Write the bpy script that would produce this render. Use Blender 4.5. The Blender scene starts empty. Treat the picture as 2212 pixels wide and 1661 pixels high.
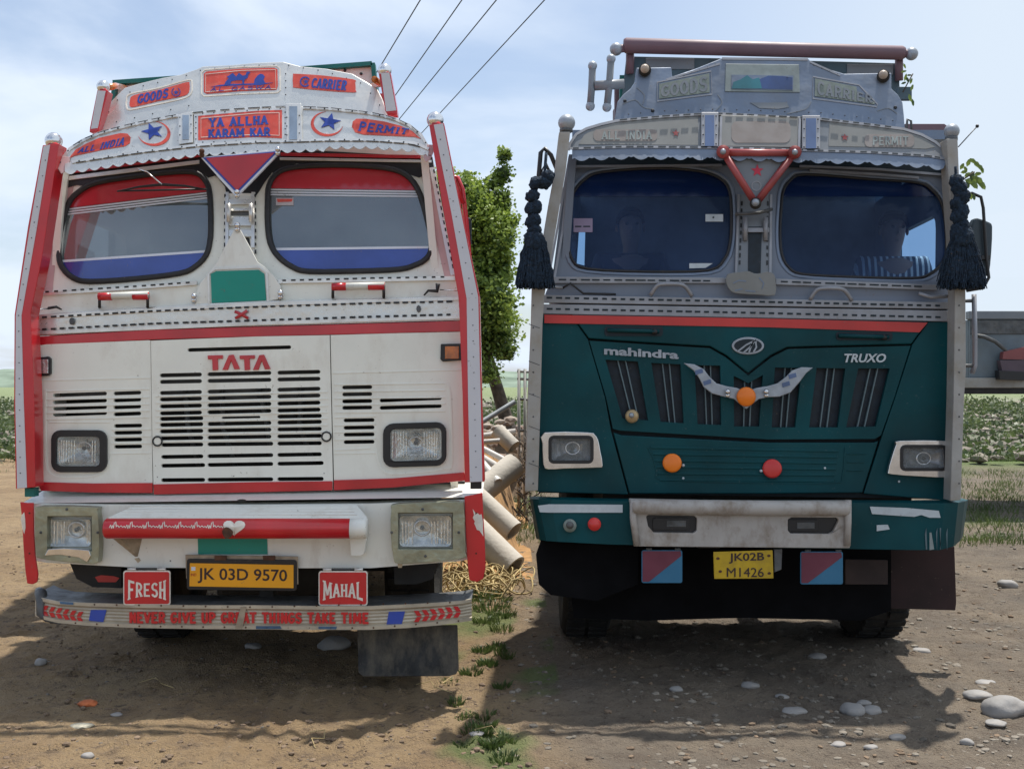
import bpy, bmesh, math, random
from mathutils import Vector, noise
from mathutils.geometry import tessellate_polygon
R = random.Random(7)
S = bpy.context.scene
# ------------------------------------------------------------------ camera, sky, sun, exposure
CAMD, F, CX, CY, EYE = 6.0, 2472.0, 1106.0, 830.5, 1.6
cam = bpy.data.objects.new('camera', bpy.data.cameras.new('camera'))
S.collection.objects.link(cam); S.camera = cam
cam.location = (0, -CAMD, EYE); cam.rotation_euler = (math.radians(90), 0, 0)
cam.data.sensor_width = 36; cam.data.lens = 36 * F / 2212; cam.data.clip_end = 3000; cam.data.clip_start = .05
S.view_settings.view_transform = 'Standard'; S.view_settings.look = 'None'
S.view_settings.exposure = 0.56; S.view_settings.gamma = 1; S.view_settings.use_curve_mapping = False
SUNDIR = Vector((0.17, 0.27, 1)).normalized()          # towards the sun: behind the trucks, high, a little right
sun = bpy.data.objects.new('sun', bpy.data.lights.new('sun', 'SUN'))
S.collection.objects.link(sun); sun.data.energy = 4.0; sun.data.angle = math.radians(.9); sun.data.color = (1, .955, .88)
sun.rotation_euler = (-SUNDIR).to_track_quat('-Z', 'Y').to_euler(); sun.location = (5, 10, 30)
W = bpy.data.worlds.new('World'); S.world = W; W.use_nodes = True
nt = W.node_tree; nt.nodes.clear()
def N(t, **k):
    n = nt.nodes.new(t)
    for a, b in k.items(): setattr(n, a, b)
    return n
def mth(op, a, b=None, clamp=False):
    n = N('ShaderNodeMath', operation=op); n.use_clamp = clamp
    for i, v in enumerate((a, b)):
        if v is None: continue
        if isinstance(v, (int, float)): n.inputs[i].default_value = v
        else: nt.links.new(v, n.inputs[i])
    return n.outputs[0]
sky = N('ShaderNodeTexSky', sky_type='NISHITA', sun_disc=False)
sky.sun_elevation = math.asin(SUNDIR.z); sky.sun_rotation = math.atan2(SUNDIR.x, SUNDIR.y)
sky.air_density = 1.0; sky.dust_density = 1.5; sky.ozone_density = 1.6
tc = N('ShaderNodeTexCoord'); sp = N('ShaderNodeSeparateXYZ'); nt.links.new(tc.outputs['Generated'], sp.inputs[0])
zz = mth('MAXIMUM', sp.outputs[2], 0.0); den = mth('ADD', zz, .22)
cmb = N('ShaderNodeCombineXYZ')
nt.links.new(mth('DIVIDE', sp.outputs[0], den), cmb.inputs[0]); nt.links.new(mth('DIVIDE', sp.outputs[1], den), cmb.inputs[1])
cn = N('ShaderNodeTexNoise'); cn.inputs['Scale'].default_value = 1.15; cn.inputs['Detail'].default_value = 7; cn.inputs['Roughness'].default_value = .52
cn.inputs['Distortion'].default_value = .35
nt.links.new(cmb.outputs[0], cn.inputs['Vector'])
cr = N('ShaderNodeMapRange'); cr.inputs[1].default_value = .40; cr.inputs[2].default_value = .66; cr.interpolation_type = 'SMOOTHSTEP'
nt.links.new(cn.outputs[0], cr.inputs[0])
hz = mth('POWER', mth('SUBTRACT', 1.0, zz, True), 9.0)                      # thin air near the horizon
side = mth('MULTIPLY', mth('ADD', sp.outputs[0], .02), 2.6, True)           # hazier towards the sun's side
fac = mth('ADD', mth('MULTIPLY', cr.outputs[0], .80), mth('ADD', mth('MULTIPLY', hz, .25), .20), True)
fac = mth('MAXIMUM', fac, mth('MULTIPLY', side, .93), True)
cc = N('ShaderNodeMix', data_type='RGBA'); cc.inputs[6].default_value = (5.7, 6.4, 7.4, 1); cc.inputs[7].default_value = (5.2, 5.9, 6.7, 1)
nt.links.new(side, cc.inputs[0])
mx = N('ShaderNodeMix', data_type='RGBA'); nt.links.new(fac, mx.inputs[0])
nt.links.new(sky.outputs[0], mx.inputs[6]); nt.links.new(cc.outputs[2], mx.inputs[7])
bg = N('ShaderNodeBackground'); bg.inputs[1].default_value = .1; nt.links.new(mx.outputs[2], bg.inputs[0])
wo = N('ShaderNodeOutputWorld'); nt.links.new(bg.outputs[0], wo.inputs[0])

# ------------------------------------------------------------------ materials
def lin(r, g, b, k=1.0):
    f = lambda c: ((c / 255 + .055) / 1.055) ** 2.4 if c > 10 else c / 255 / 12.92
    return (f(r) * k, f(g) * k, f(b) * k)
MC = {}
def mat(name, col, rough=.5, metal=0., var=.12, scale=6, dirt=0., dcol=(.22, .17, .12), dscale=3, bump=0., bscale=30, spec=.5,
        trans=0., tcol=(1, 1, 1), ior=1.5, dlow=.45, streak=1., coat=0., emit=None, col2=None, rvar=0., fleck=.55, fcol=(.16, .12, .09)):
    m = bpy.data.materials.new(name); m.use_nodes = True; t = m.node_tree; b = t.nodes['Principled BSDF']
    L = t.links.new; n = t.nodes.new
    tcx = n('ShaderNodeTexCoord'); mp = n('ShaderNodeMapping'); L(tcx.outputs['Object'], mp.inputs[0])
    n1 = n('ShaderNodeTexNoise'); n1.inputs['Scale'].default_value = scale; n1.inputs['Detail'].default_value = 5; L(mp.outputs[0], n1.inputs[0])
    mixv = n('ShaderNodeMix'); mixv.data_type = 'RGBA'; mixv.inputs[6].default_value = (*[c * (1 - var) for c in col], 1)
    mixv.inputs[7].default_value = (*(col2 or [min(c * (1 + var), .95) for c in col]), 1)
    r1 = n('ShaderNodeMapRange'); r1.inputs[1].default_value = .32; r1.inputs[2].default_value = .68; L(n1.outputs[0], r1.inputs[0]); L(r1.outputs[0], mixv.inputs[0])
    out = mixv.outputs[2]; rr_ = None
    if dirt > 0:
        mp2 = n('ShaderNodeMapping'); mp2.inputs['Scale'].default_value = (streak, streak, 1); L(tcx.outputs['Object'], mp2.inputs[0])
        n2 = n('ShaderNodeTexNoise'); n2.inputs['Scale'].default_value = dscale; n2.inputs['Detail'].default_value = 9; n2.inputs['Roughness'].default_value = .68
        L(mp2.outputs[0], n2.inputs[0])
        r2 = n('ShaderNodeMapRange'); r2.inputs[1].default_value = dlow; r2.inputs[2].default_value = dlow + .3; r2.inputs[4].default_value = dirt
        L(n2.outputs[0], r2.inputs[0])
        md = n('ShaderNodeMix'); md.data_type = 'RGBA'; L(r2.outputs[0], md.inputs[0]); L(out, md.inputs[6]); md.inputs[7].default_value = (*dcol, 1); out = md.outputs[2]
        ra = n('ShaderNodeMapRange'); ra.inputs[3].default_value = rough; ra.inputs[4].default_value = min(1, rough + .45); L(r2.outputs[0], ra.inputs[0]); rr_ = ra.outputs[0]
    if fleck > 0:
        n4 = n('ShaderNodeTexNoise'); n4.inputs['Scale'].default_value = 55; n4.inputs['Detail'].default_value = 3; n4.inputs['Roughness'].default_value = .7; L(mp.outputs[0], n4.inputs[0])
        n5 = n('ShaderNodeTexNoise'); n5.inputs['Scale'].default_value = 4; n5.inputs['Detail'].default_value = 6; L(mp.outputs[0], n5.inputs[0])
        r4 = n('ShaderNodeMapRange'); r4.inputs[1].default_value = .655; r4.inputs[2].default_value = .69; r4.inputs[4].default_value = fleck; L(n4.outputs[0], r4.inputs[0])
        r5 = n('ShaderNodeMapRange'); r5.inputs[1].default_value = .42; r5.inputs[2].default_value = .6; L(n5.outputs[0], r5.inputs[0])
        m4 = n('ShaderNodeMath'); m4.operation = 'MULTIPLY'; L(r4.outputs[0], m4.inputs[0]); L(r5.outputs[0], m4.inputs[1])
        mf = n('ShaderNodeMix'); mf.data_type = 'RGBA'; L(m4.outputs[0], mf.inputs[0]); L(out, mf.inputs[6]); mf.inputs[7].default_value = (*fcol, 1); out = mf.outputs[2]
    L(out, b.inputs['Base Color'])
    if rr_: L(rr_, b.inputs['Roughness'])
    else: b.inputs['Roughness'].default_value = rough
    b.inputs['Metallic'].default_value = metal; b.inputs['IOR'].default_value = ior
    if coat: b.inputs['Coat Weight'].default_value = coat; b.inputs['Coat Roughness'].default_value = .08
    if bump > 0:
        n3 = n('ShaderNodeTexNoise'); n3.inputs['Scale'].default_value = bscale; n3.inputs['Detail'].default_value = 4; L(mp.outputs[0], n3.inputs[0])
        bp = n('ShaderNodeBump'); bp.inputs['Strength'].default_value = bump; bp.inputs['Distance'].default_value = .02; L(n3.outputs[0], bp.inputs['Height']); L(bp.outputs[0], b.inputs['Normal'])
    if trans > 0:
        tr = n('ShaderNodeBsdfTransparent'); tr.inputs[0].default_value = (*tcol, 1); ms = n('ShaderNodeMixShader'); ms.inputs[0].default_value = trans
        L(b.outputs[0], ms.inputs[1]); L(tr.outputs[0], ms.inputs[2]); L(ms.outputs[0], t.nodes['Material Output'].inputs[0])
    MC[name] = m
    return m
DUST = (.30, .24, .18)
M_WHITE = mat('white paint', (.82, .82, .74), .34, var=.03, dirt=.5, dcol=(.50, .42, .32), dscale=2.2, dlow=.50, coat=.3, bump=.10, bscale=3, streak=2.2)
M_WHITE2 = mat('white bumper paint', (.79, .79, .73), .35, var=.03, dirt=.6, dcol=(.40, .31, .22), dscale=2.6, dlow=.52, streak=2.5, coat=.3, bump=.05, bscale=4)
M_SILV = mat('polished aluminium sheet', (.70, .70, .67), .27, .6, var=.08, scale=3, dirt=.45, dcol=(.45, .42, .38), dscale=3, dlow=.48, bump=.6, bscale=3.2)
M_TRIM = mat('aluminium trim', (.72, .71, .68), .3, .6, var=.1, scale=9, dirt=.4, dcol=(.35, .31, .26), dscale=7, dlow=.5)
M_RED = mat('red paint', (.50, .012, .022), .28, var=.15, scale=4, dirt=.2, dcol=(.4, .1, .08), dscale=4, dlow=.52, coat=.5)
M_RED2 = mat('bright red paint', (.56, .012, .02), .3, var=.1, scale=5, dirt=.15, dcol=(.5, .12, .1), dscale=4, dlow=.52, coat=.4)
M_STICK = mat('salmon red sticker', (.66, .075, .05), .35, var=.12, scale=14, dirt=.35, dcol=(.75, .35, .27), dscale=18, dlow=.5)
M_BLUE = mat('blue lettering', (.018, .055, .33), .4, var=.15, scale=20)
M_BLUEST = mat('blue glass band', (.035, .07, .33), .1, var=.3, scale=3, ior=1.9)
M_SUNST = mat('red glass band', (.52, .035, .05), .12, var=.1, scale=3, ior=1.8)
M_WLINE = mat('white film', (.72, .75, .82), .3, var=.05)
M_BLACK = mat('black rubber', (.014, .014, .017), .5, var=.3, scale=30, dirt=.25, dcol=(.08, .07, .06), dscale=8)
M_BLACKP = mat('black plastic', (.012, .012, .014), .38, var=.2)
M_DARK = mat('dark underbody', (.022, .021, .02), .75, var=.4, scale=8, dirt=.4, dcol=(.07, .055, .04), dscale=5)
M_TYRE = mat('tyre rubber', (.013, .013, .013), .9, var=.3, scale=20, dirt=.4, dcol=(.05, .04, .03), dscale=5, bump=.4)
M_FLAP = mat('dusty rubber', (.035, .036, .037), .8, var=.4, scale=7, dirt=.95, dcol=(.19, .165, .125), dscale=5, streak=2.2, dlow=.4, bump=.2, bscale=40)
M_GREEN = mat('green paint patch', (.0, .26, .20), .4, var=.06, scale=3)
M_GREEND = mat('green body paint', (.0, .14, .12), .5, var=.2, dirt=.3, dcol=(.1, .12, .1))
M_CHROME = mat('chrome', (.75, .75, .76), .14, .95, var=.08, scale=20, dirt=.3, dcol=(.25, .2, .15), dscale=10, dlow=.55)
M_LAMPG = mat('tarnished lamp frame', (.33, .34, .25), .3, .5, var=.25, scale=9, dirt=.5, dcol=(.2, .17, .11), dscale=12, dlow=.45, bump=.3, bscale=18)
M_REFL = mat('lamp reflector', (.66, .68, .66), .18, .8, var=.25, scale=25, bump=.15, bscale=60)
M_LENS = mat('lamp glass', (.5, .54, .53), .05, .0, var=.2, scale=18, trans=.86, ior=1.6)
M_AMBER = mat('amber lens', (.50, .14, .01), .2, var=.3, scale=30, coat=.5)
M_ORANGE = mat('orange reflector', (.85, .20, .01), .3, var=.05)
M_REDREF = mat('red reflector', (.62, .04, .035), .3, var=.08)
M_YEL = mat('yellow plate', (.86, .38, .008), .35, var=.04, dirt=.15, dcol=(.5, .25, .05), dscale=12)
M_YEL2 = mat('dull yellow plate', (.52, .34, .01), .45, var=.12, dirt=.5, dcol=(.2, .13, .03), dscale=14)
M_LETD = mat('dark lettering', (.03, .013, .015), .5, var=.1)
M_LETW = mat('white lettering', (.78, .74, .66), .5, var=.1, scale=20, dirt=.4, dcol=(.5, .3, .2), dscale=22)
M_RUST = mat('rust', (.09, .04, .022), .85, var=.4, scale=30)
M_BACKB = mat('plate backing', (.35, .28, .2), .6, var=.3, scale=20)
M_ALRIB = mat('ribbed aluminium', (.50, .44, .34), .45, .25, var=.14, scale=8, dirt=.55, dcol=(.22, .17, .12), dscale=6, dlow=.48)
M_DGREY = mat('dark grey bumper steel', (.085, .09, .095), .45, .2, var=.4, scale=10, dirt=.5, dcol=(.2, .18, .15), dscale=7, bump=.3)
M_BLUEP = mat('blue patch paint', (.03, .07, .42), .45, var=.1, dirt=.3, dcol=(.1, .12, .2), dscale=10)
M_BLUEW = mat('worn blue paint', (.07, .14, .24), .6, var=.3, scale=20)
M_GLASSL = mat('windscreen glass pale', (.15, .18, .185), .02, var=.35, scale=2.2, trans=.25, tcol=(.75, .85, .88), ior=3.0, fleck=.3)
M_GLASSR = mat('windscreen glass blue', (.055, .085, .165), .05, var=.3, scale=2, trans=.74, tcol=(.62, .8, 1.0), ior=1.38)
M_INT = mat('cab interior', (.12, .12, .12), .8, var=.3)
M_INTD = mat('cab interior dark', (.26, .27, .28), .8, var=.3)
M_SEAT = mat('seat cloth', (.10, .06, .05), .9, var=.3, scale=10)
# right truck: its darker, bluish shade is put into the grey sheet and trim colours
M_TEAL = mat('teal paint', (.0, .050, .060), .45, var=.3, scale=2.5, dirt=.3, dcol=(.03, .06, .06), dscale=3.5, dlow=.48, ior=1.3, fcol=(.09, .12, .12), bump=.03, bscale=4)
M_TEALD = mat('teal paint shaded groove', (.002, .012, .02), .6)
M_RGREY = mat('shade toned blue grey sheet', (.16, .205, .285), .42, .2, var=.15, scale=3, dirt=.6, dcol=(.22, .23, .24), dscale=3.5, dlow=.45, bump=.7, bscale=3.5)
M_RGREY2 = mat('shade toned grey sheet', (.19, .21, .235), .45, .15, var=.1, scale=4, dirt=.4, dcol=(.26, .24, .21), dscale=4, dlow=.47, bump=.3, bscale=3)
M_RTRIM = mat('shade toned aluminium trim', (.29, .30, .33), .38, .3, var=.12, scale=9, dirt=.4, dcol=(.25, .23, .21), dscale=6)
M_RLIL = mat('lilac grey paint', (.16, .19, .245), .4, var=.12, scale=3, dirt=.3, dcol=(.2, .2, .22), dscale=4)
M_RPOST = mat('cream grey post', (.34, .33, .31), .5, var=.12, scale=6, dirt=.55, dcol=(.24, .19, .11), dscale=8, dlow=.45)
M_RCREAM = mat('cream bumper paint', (.40, .375, .35), .5, var=.08, dirt=.9, dcol=(.17, .115, .065), dscale=6, streak=1.6, dlow=.46, bump=.2, bscale=10)
M_RBEIGE = mat('beige sign sheet', (.20, .205, .20), .5, var=.1, scale=7, dirt=.4, dcol=(.2, .21, .2), dscale=5)
M_RPEACH = mat('faded peach print', (.235, .205, .19), .5, var=.15, scale=12, dirt=.4, dcol=(.22, .23, .24), dscale=12)
M_RLET = mat('faded grey green letters', (.19, .225, .20), .5, var=.2, scale=20)
M_RLET2 = mat('pale grey green sign', (.235, .275, .27), .5, var=.2, scale=12)
M_RBLUE = mat('blue insert', (.09, .14, .27), .3, var=.2, scale=5)
M_MAROON = mat('maroon pipe paint', (.165, .095, .115), .5, var=.12, scale=4, dirt=.3, dcol=(.16, .13, .15), dscale=5)
M_HEADB = mat('slate cargo board', (.055, .10, .13), .6, var=.2, dirt=.4, dcol=(.15, .15, .14), dscale=4)
M_RSTRIPE = mat('orange red stripe', (.50, .035, .03), .4, var=.2, scale=2.5)
M_TRIRED = mat('triangle red', (.32, .06, .06), .4, var=.25, scale=7)
M_STAR = mat('red star', (.50, .015, .05), .4)
M_SILVR = mat('silver ornament', (.33, .36, .40), .4, .3, var=.15, scale=20)
M_BRASS = mat('brass knob', (.45, .33, .18), .35, .4, var=.2, scale=20)
M_NAVYG = mat('dark grille mesh', (.006, .014, .024), .6, var=.4, scale=30)
M_BARG = mat('grille bar', (.10, .15, .17), .4, var=.1)
M_SQR = mat('plum red paint', (.15, .025, .05), .5, var=.2, dirt=.3, dcol=(.1, .06, .06))
M_SQB = mat('sky blue paint', (.02, .15, .28), .5, var=.15, dirt=.3, dcol=(.1, .15, .18))
M_TASS = mat('black blue wool', (.010, .024, .045), .95, var=.5, scale=60, bump=.8, bscale=90)
M_CREAMP = mat('pale reflective tape', (.50, .55, .58), .4, var=.08, dirt=.4, dcol=(.2, .22, .22), dscale=20, dlow=.5)
M_LILST = mat('lilac sticker', (.26, .20, .30), .5)
M_TEALPIC = mat('teal mountain print', (.02, .16, .20), .5, var=.3, scale=6)
M_BLUPIC = mat('blue mountain print', (.03, .07, .20), .5, var=.3, scale=6)
M_CANVAS = mat('grey tipper sheet', (.15, .19, .22), .6, var=.12, dirt=.4, dcol=(.22, .2, .18), dscale=2)
M_BROWNF = mat('brown black flap', (.028, .012, .012), .8, var=.3)
M_BARK = mat('bark', (.08, .06, .045), .9, var=.4, scale=12, bump=.6)
def leafmat(name, a, b):
    m = mat(name, a, .5, var=.3, scale=1.2, col2=b); t = m.node_tree
    tl = t.nodes.new('ShaderNodeBsdfTranslucent'); ms = t.nodes.new('ShaderNodeMixShader'); ms.inputs[0].default_value = .35
    bs = t.nodes['Principled BSDF']; src = bs.inputs['Base Color'].links[0].from_socket
    t.links.new(src, tl.inputs[0]); t.links.new(bs.outputs[0], ms.inputs[1]); t.links.new(tl.outputs[0], ms.inputs[2])
    t.links.new(ms.outputs[0], t.nodes['Material Output'].inputs[0]); return m
M_LEAF = leafmat('tree leaves', (.10, .18, .04), (.34, .44, .08))
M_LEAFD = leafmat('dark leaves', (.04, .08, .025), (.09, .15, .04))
M_SCRUB = leafmat('scrub leaves', (.05, .085, .03), (.13, .17, .06))
M_GRASS = leafmat('grass blades', (.06, .11, .025), (.13, .17, .05))
M_STONE = mat('river stone', (.27, .26, .25), .75, var=.35, scale=3, dirt=.4, dcol=(.30, .23, .16), dscale=5, bump=.2)
M_PEB = mat('pebble', (.11, .092, .072), .85, var=.4, scale=1.7, col2=(.27, .235, .19), bump=.2)
M_CLOD = mat('dirt clod', (.17, .12, .08), .95, var=.35, scale=8, bump=.6)
M_PIPE = mat('concrete pipe', (.55, .51, .45), .8, var=.15, scale=5, dirt=.4, dcol=(.24, .18, .13), dscale=5, bump=.2)
M_PVC = mat('pale plastic pipe', (.58, .56, .54), .45, var=.08, dirt=.4, dcol=(.3, .22, .15), dscale=6)
M_ORSOIL = mat('orange soil', (.34, .19, .075), .95, var=.3, scale=8, bump=.7, bscale=14)
M_ROPE = mat('straw rope', (.42, .32, .15), .85, var=.4, scale=9)
M_BRICKR = mat('broken brick', (.24, .13, .09), .9, var=.4, scale=3, col2=(.42, .37, .31))
M_VOID = mat('underbody shade black', (.006, .006, .007), .95, var=.3, ior=1.2, fleck=0)  # near-black: deep underbody shade put into the colour
M_LAMPD = mat('small lamp dome', (.42, .34, .27), .35)
M_CABLE = mat('cable sheath', (.02, .022, .03), .6)

# ------------------------------------------------------------------ geometry helpers
def at(x, y, Y=0.0):                                    # traced point at its own distance, in metres
    d = CAMD + Y
    return Vector(((x - CX) * d / F, Y, EYE - (y - CY) * d / F))
def link(name, me, parent=None, mats=()):
    o = bpy.data.objects.new(name, me); S.collection.objects.link(o)
    for m in mats: me.materials.append(m)
    if parent is not None: o.parent = parent
    return o
def root_loc(p):
    v = Vector((0, 0, 0))
    while p is not None: v += p.location; p = p.parent
    return v
def build(name, vs, fs, m, parent=None, smooth=False, bevel=0, base=None, seg=2, mi=None, fix=True):
    off = root_loc(parent) if parent is not None else (Vector(base) if base is not None else Vector((0, 0, 0)))
    me = bpy.data.meshes.new(name); me.from_pydata([tuple(Vector(v) - off) for v in vs], [], fs)
    ms = m if isinstance(m, (list, tuple)) else [m]
    o = link(name, me, parent, ms)
    if parent is None and base is not None: o.location = base
    if fix:
        b = bmesh.new(); b.from_mesh(me); bmesh.ops.recalc_face_normals(b, faces=b.faces); b.to_mesh(me); b.free()
    if mi:
        for p, k in zip(me.polygons, mi): p.material_index = k
    if smooth:
        for p in me.polygons: p.use_smooth = True
    if bevel:
        md = o.modifiers.new('bevel', 'BEVEL'); md.width = bevel; md.segments = seg; md.limit_method = 'ANGLE'; md.angle_limit = math.radians(35)
    return o
def poly(name, outer, Yf, t, m, parent=None, holes=(), bevel=.002, mp=None, tv=None, base=None, stuff=False):
    if mp is None:
        mp = (lambda p: at(p[0], p[1], Yf(p[0], p[1]))) if callable(Yf) else (lambda p: at(p[0], p[1], Yf))
    tv = tv or Vector((0, t, 0))
    loops = [list(outer)] + [list(h) for h in holes]
    flat = [p for l in loops for p in l]
    tris = tessellate_polygon([[Vector((p[0], p[1], 0)) for p in l] for l in loops])
    n = len(flat); vs = [mp(p) for p in flat]; vs += [v + tv for v in vs]
    if not holes: fs = [tuple(range(n)), tuple(reversed(range(n, 2 * n)))]
    else: fs = [tuple(a) for a in tris] + [tuple(n + i for i in reversed(a)) for a in tris]
    k = 0
    for l in loops:
        c = len(l)
        for i in range(c):
            a, b = k + i, k + (i + 1) % c; fs.append((a, b, n + b, n + a))
        k += c
    o = build(name, vs, fs, m, parent, bevel=bevel, base=base)
    if holes:                                           # triangulated flats: merge coplanar so bevel sees only real edges
        b = bmesh.new(); b.from_mesh(o.data); bmesh.ops.recalc_face_normals(b, faces=b.faces); b.to_mesh(o.data); b.free()
    return o
def rect(x0, y0, x1, y1): return [(x0, y0), (x1, y0), (x1, y1), (x0, y1)]
def rr(x0, y0, x1, y1, r, n=4):
    out = []
    for cx, cy, a in ((x1 - r, y0 + r, -90), (x1 - r, y1 - r, 0), (x0 + r, y1 - r, 90), (x0 + r, y0 + r, 180)):
        for i in range(n + 1):
            t = math.radians(a + 90 * i / n); out.append((cx + r * math.cos(t), cy + r * math.sin(t)))
    return out
def circ(cx, cy, r, n=16, ry=None): return [(cx + r * math.cos(2 * math.pi * i / n), cy + (ry or r) * math.sin(2 * math.pi * i / n)) for i in range(n)]
def crom(pts, n=4, closed=True):
    out = []; c = len(pts)
    rng = range(c if closed else c - 1)
    for i in rng:
        g = lambda k: pts[k % c] if closed else pts[min(max(k, 0), c - 1)]
        p0, p1, p2, p3 = g(i - 1), g(i), g(i + 1), g(i + 2)
        for j in range(n):
            t = j / n
            out.append(tuple(.5 * (2 * b + (c_ - a) * t + (2 * a - 5 * b + 4 * c_ - d) * t * t + (-a + 3 * b - 3 * c_ + d) * t ** 3) for a, b, c_, d in zip(p0, p1, p2, p3)))
    if not closed: out.append(tuple(pts[-1]))
    return out
def clip(pl, keep):                                     # keep(p) >= 0 half plane
    out = []
    for i in range(len(pl)):
        a, b = pl[i], pl[(i + 1) % len(pl)]; fa, fb = keep(a), keep(b)
        if fa >= 0: out.append(a)
        if (fa >= 0) != (fb >= 0):
            t = fa / (fa - fb); out.append((a[0] + (b[0] - a[0]) * t, a[1] + (b[1] - a[1]) * t))
    return out
def line_y(x0, y0, x1, y1): return lambda x: y0 + (y1 - y0) * (x - x0) / (x1 - x0)
def tube(name, pts, r, m, parent=None, seg=8, closed=False, base=None, flat=1.0, caps=True):
    pts = [Vector(p) for p in pts]; rs = r if isinstance(r, (list, tuple)) else [r] * len(pts)
    vs, fs = [], []; c = len(pts)
    up0 = None
    for i, p in enumerate(pts):
        a = pts[(i - 1) % c] if closed or i else p; b = pts[(i + 1) % c] if closed or i < c - 1 else p
        d = (b - a).normalized()
        ref = up0 if up0 is not None else (Vector((0, 1, 0)) if abs(d.y) < .9 else Vector((1, 0, 0)))
        s = d.cross(ref).normalized(); u = s.cross(d).normalized(); up0 = u
        for k in range(seg):
            t = 2 * math.pi * k / seg; vs.append(p + s * math.cos(t) * rs[i] + u * math.sin(t) * rs[i] * flat)
    for i in range(c if closed else c - 1):
        j = (i + 1) % c
        for k in range(seg):
            k2 = (k + 1) % seg; fs.append((i * seg + k, i * seg + k2, j * seg + k2, j * seg + k))
    if not closed and caps: fs.append(tuple(range(seg))); fs.append(tuple((c - 1) * seg + k for k in range(seg)))
    if name is None: return vs, fs
    return build(name, vs, fs, m, parent, smooth=True, base=base)
def autos(o):
    for p in o.data.polygons: p.use_smooth = len(p.vertices) == 4
def ball(name, c, r, m, parent=None, sc=(1, 1, 1), seg=16, base=None):
    b = bmesh.new(); bmesh.ops.create_uvsphere(b, u_segments=seg, v_segments=seg // 2 + 2, radius=r)
    vs = [Vector(c) + Vector((v.co.x * sc[0], v.co.y * sc[1], v.co.z * sc[2])) for v in b.verts]; fs = [tuple(v.index for v in f.verts) for f in b.faces]; b.free()
    return build(name, vs, fs, m, parent, smooth=True, base=base)
class Bag:                                              # gathers tiny pieces into one mesh
    def __init__(s): s.v, s.f = [], []
    def add(s, vs, fs):
        k = len(s.v); s.v += list(vs); s.f += [tuple(i + k for i in f) for f in fs]
    def box(s, a, b):
        x0, y0, z0 = a; x1, y1, z1 = b
        s.add([(x0, y0, z0), (x1, y0, z0), (x1, y1, z0), (x0, y1, z0), (x0, y0, z1), (x1, y0, z1), (x1, y1, z1), (x0, y1, z1)],
              [(0, 3, 2, 1), (4, 5, 6, 7), (0, 1, 5, 4), (1, 2, 6, 5), (2, 3, 7, 6), (3, 0, 4, 7)])
    def quadbar(s, p0, p1, w, Y, t):                    # px segment of width w
        dx, dy = p1[0] - p0[0], p1[1] - p0[1]; l = math.hypot(dx, dy) or 1; nx, ny = -dy / l * w / 2, dx / l * w / 2
        q = [(p0[0] + nx, p0[1] + ny), (p1[0] + nx, p1[1] + ny), (p1[0] - nx, p1[1] - ny), (p0[0] - nx, p0[1] - ny)]
        g = Y if callable(Y) else (lambda x, y: Y)
        vs = [at(a, b, g(a, b)) for a, b in q]; vs += [v + Vector((0, t, 0)) for v in vs]
        s.add(vs, [(0, 1, 2, 3), (7, 6, 5, 4), (0, 4, 5, 1), (1, 5, 6, 2), (2, 6, 7, 3), (3, 7, 4, 0)])
    def dome(s, c, r, h, n=6):
        vs = [Vector(c) + Vector((r * math.cos(2 * math.pi * i / n), 0, r * math.sin(2 * math.pi * i / n))) for i in range(n)]
        vs += [Vector(c) + Vector((.6 * r * math.cos(2 * math.pi * i / n), -h, .6 * r * math.sin(2 * math.pi * i / n))) for i in range(n)]
        s.add(vs, [(i, (i + 1) % n, n + (i + 1) % n, n + i) for i in range(n)] + [tuple(range(n, 2 * n))])
    def out(s, name, m, parent=None, stuff=True, smooth=False, bevel=0, base=None):
        if not s.v: return None
        o = build(name, s.v, s.f, m, parent, smooth=smooth, bevel=bevel, base=base)
        if stuff: o['kind'] = 'stuff'
        return o
def along(pts, step, phase=.5):
    out = []; acc = step * phase
    for a, b in zip(pts, pts[1:]):
        l = math.hypot(b[0] - a[0], b[1] - a[1]); t = acc
        while t < l: out.append((a[0] + (b[0] - a[0]) * t / l, a[1] + (b[1] - a[1]) * t / l)); t += step
        acc = t - l
    return out
def rivets(name, pts, r, Y, m, parent, h=.003):
    b = Bag(); g = Y if callable(Y) else (lambda x, y: Y)
    for x, y in pts: b.dome(at(x, y, g(x, y)), r, h)
    return b.out(name, m, parent)
def dashes(name, lines, Y, m, parent, on=9, off=6, w=3.2, t=.004):
    b = Bag()
    for pts in lines:
        s = along(pts, (on + off), .3)
        for i in range(len(s) - 1):
            a, c = s[i], s[i + 1]; k = on / (on + off) * R.uniform(.8, 1.15); b.quadbar(a, (a[0] + (c[0] - a[0]) * k, a[1] + (c[1] - a[1]) * k), w, Y, t)
    return b.out(name, m, parent)
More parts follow.
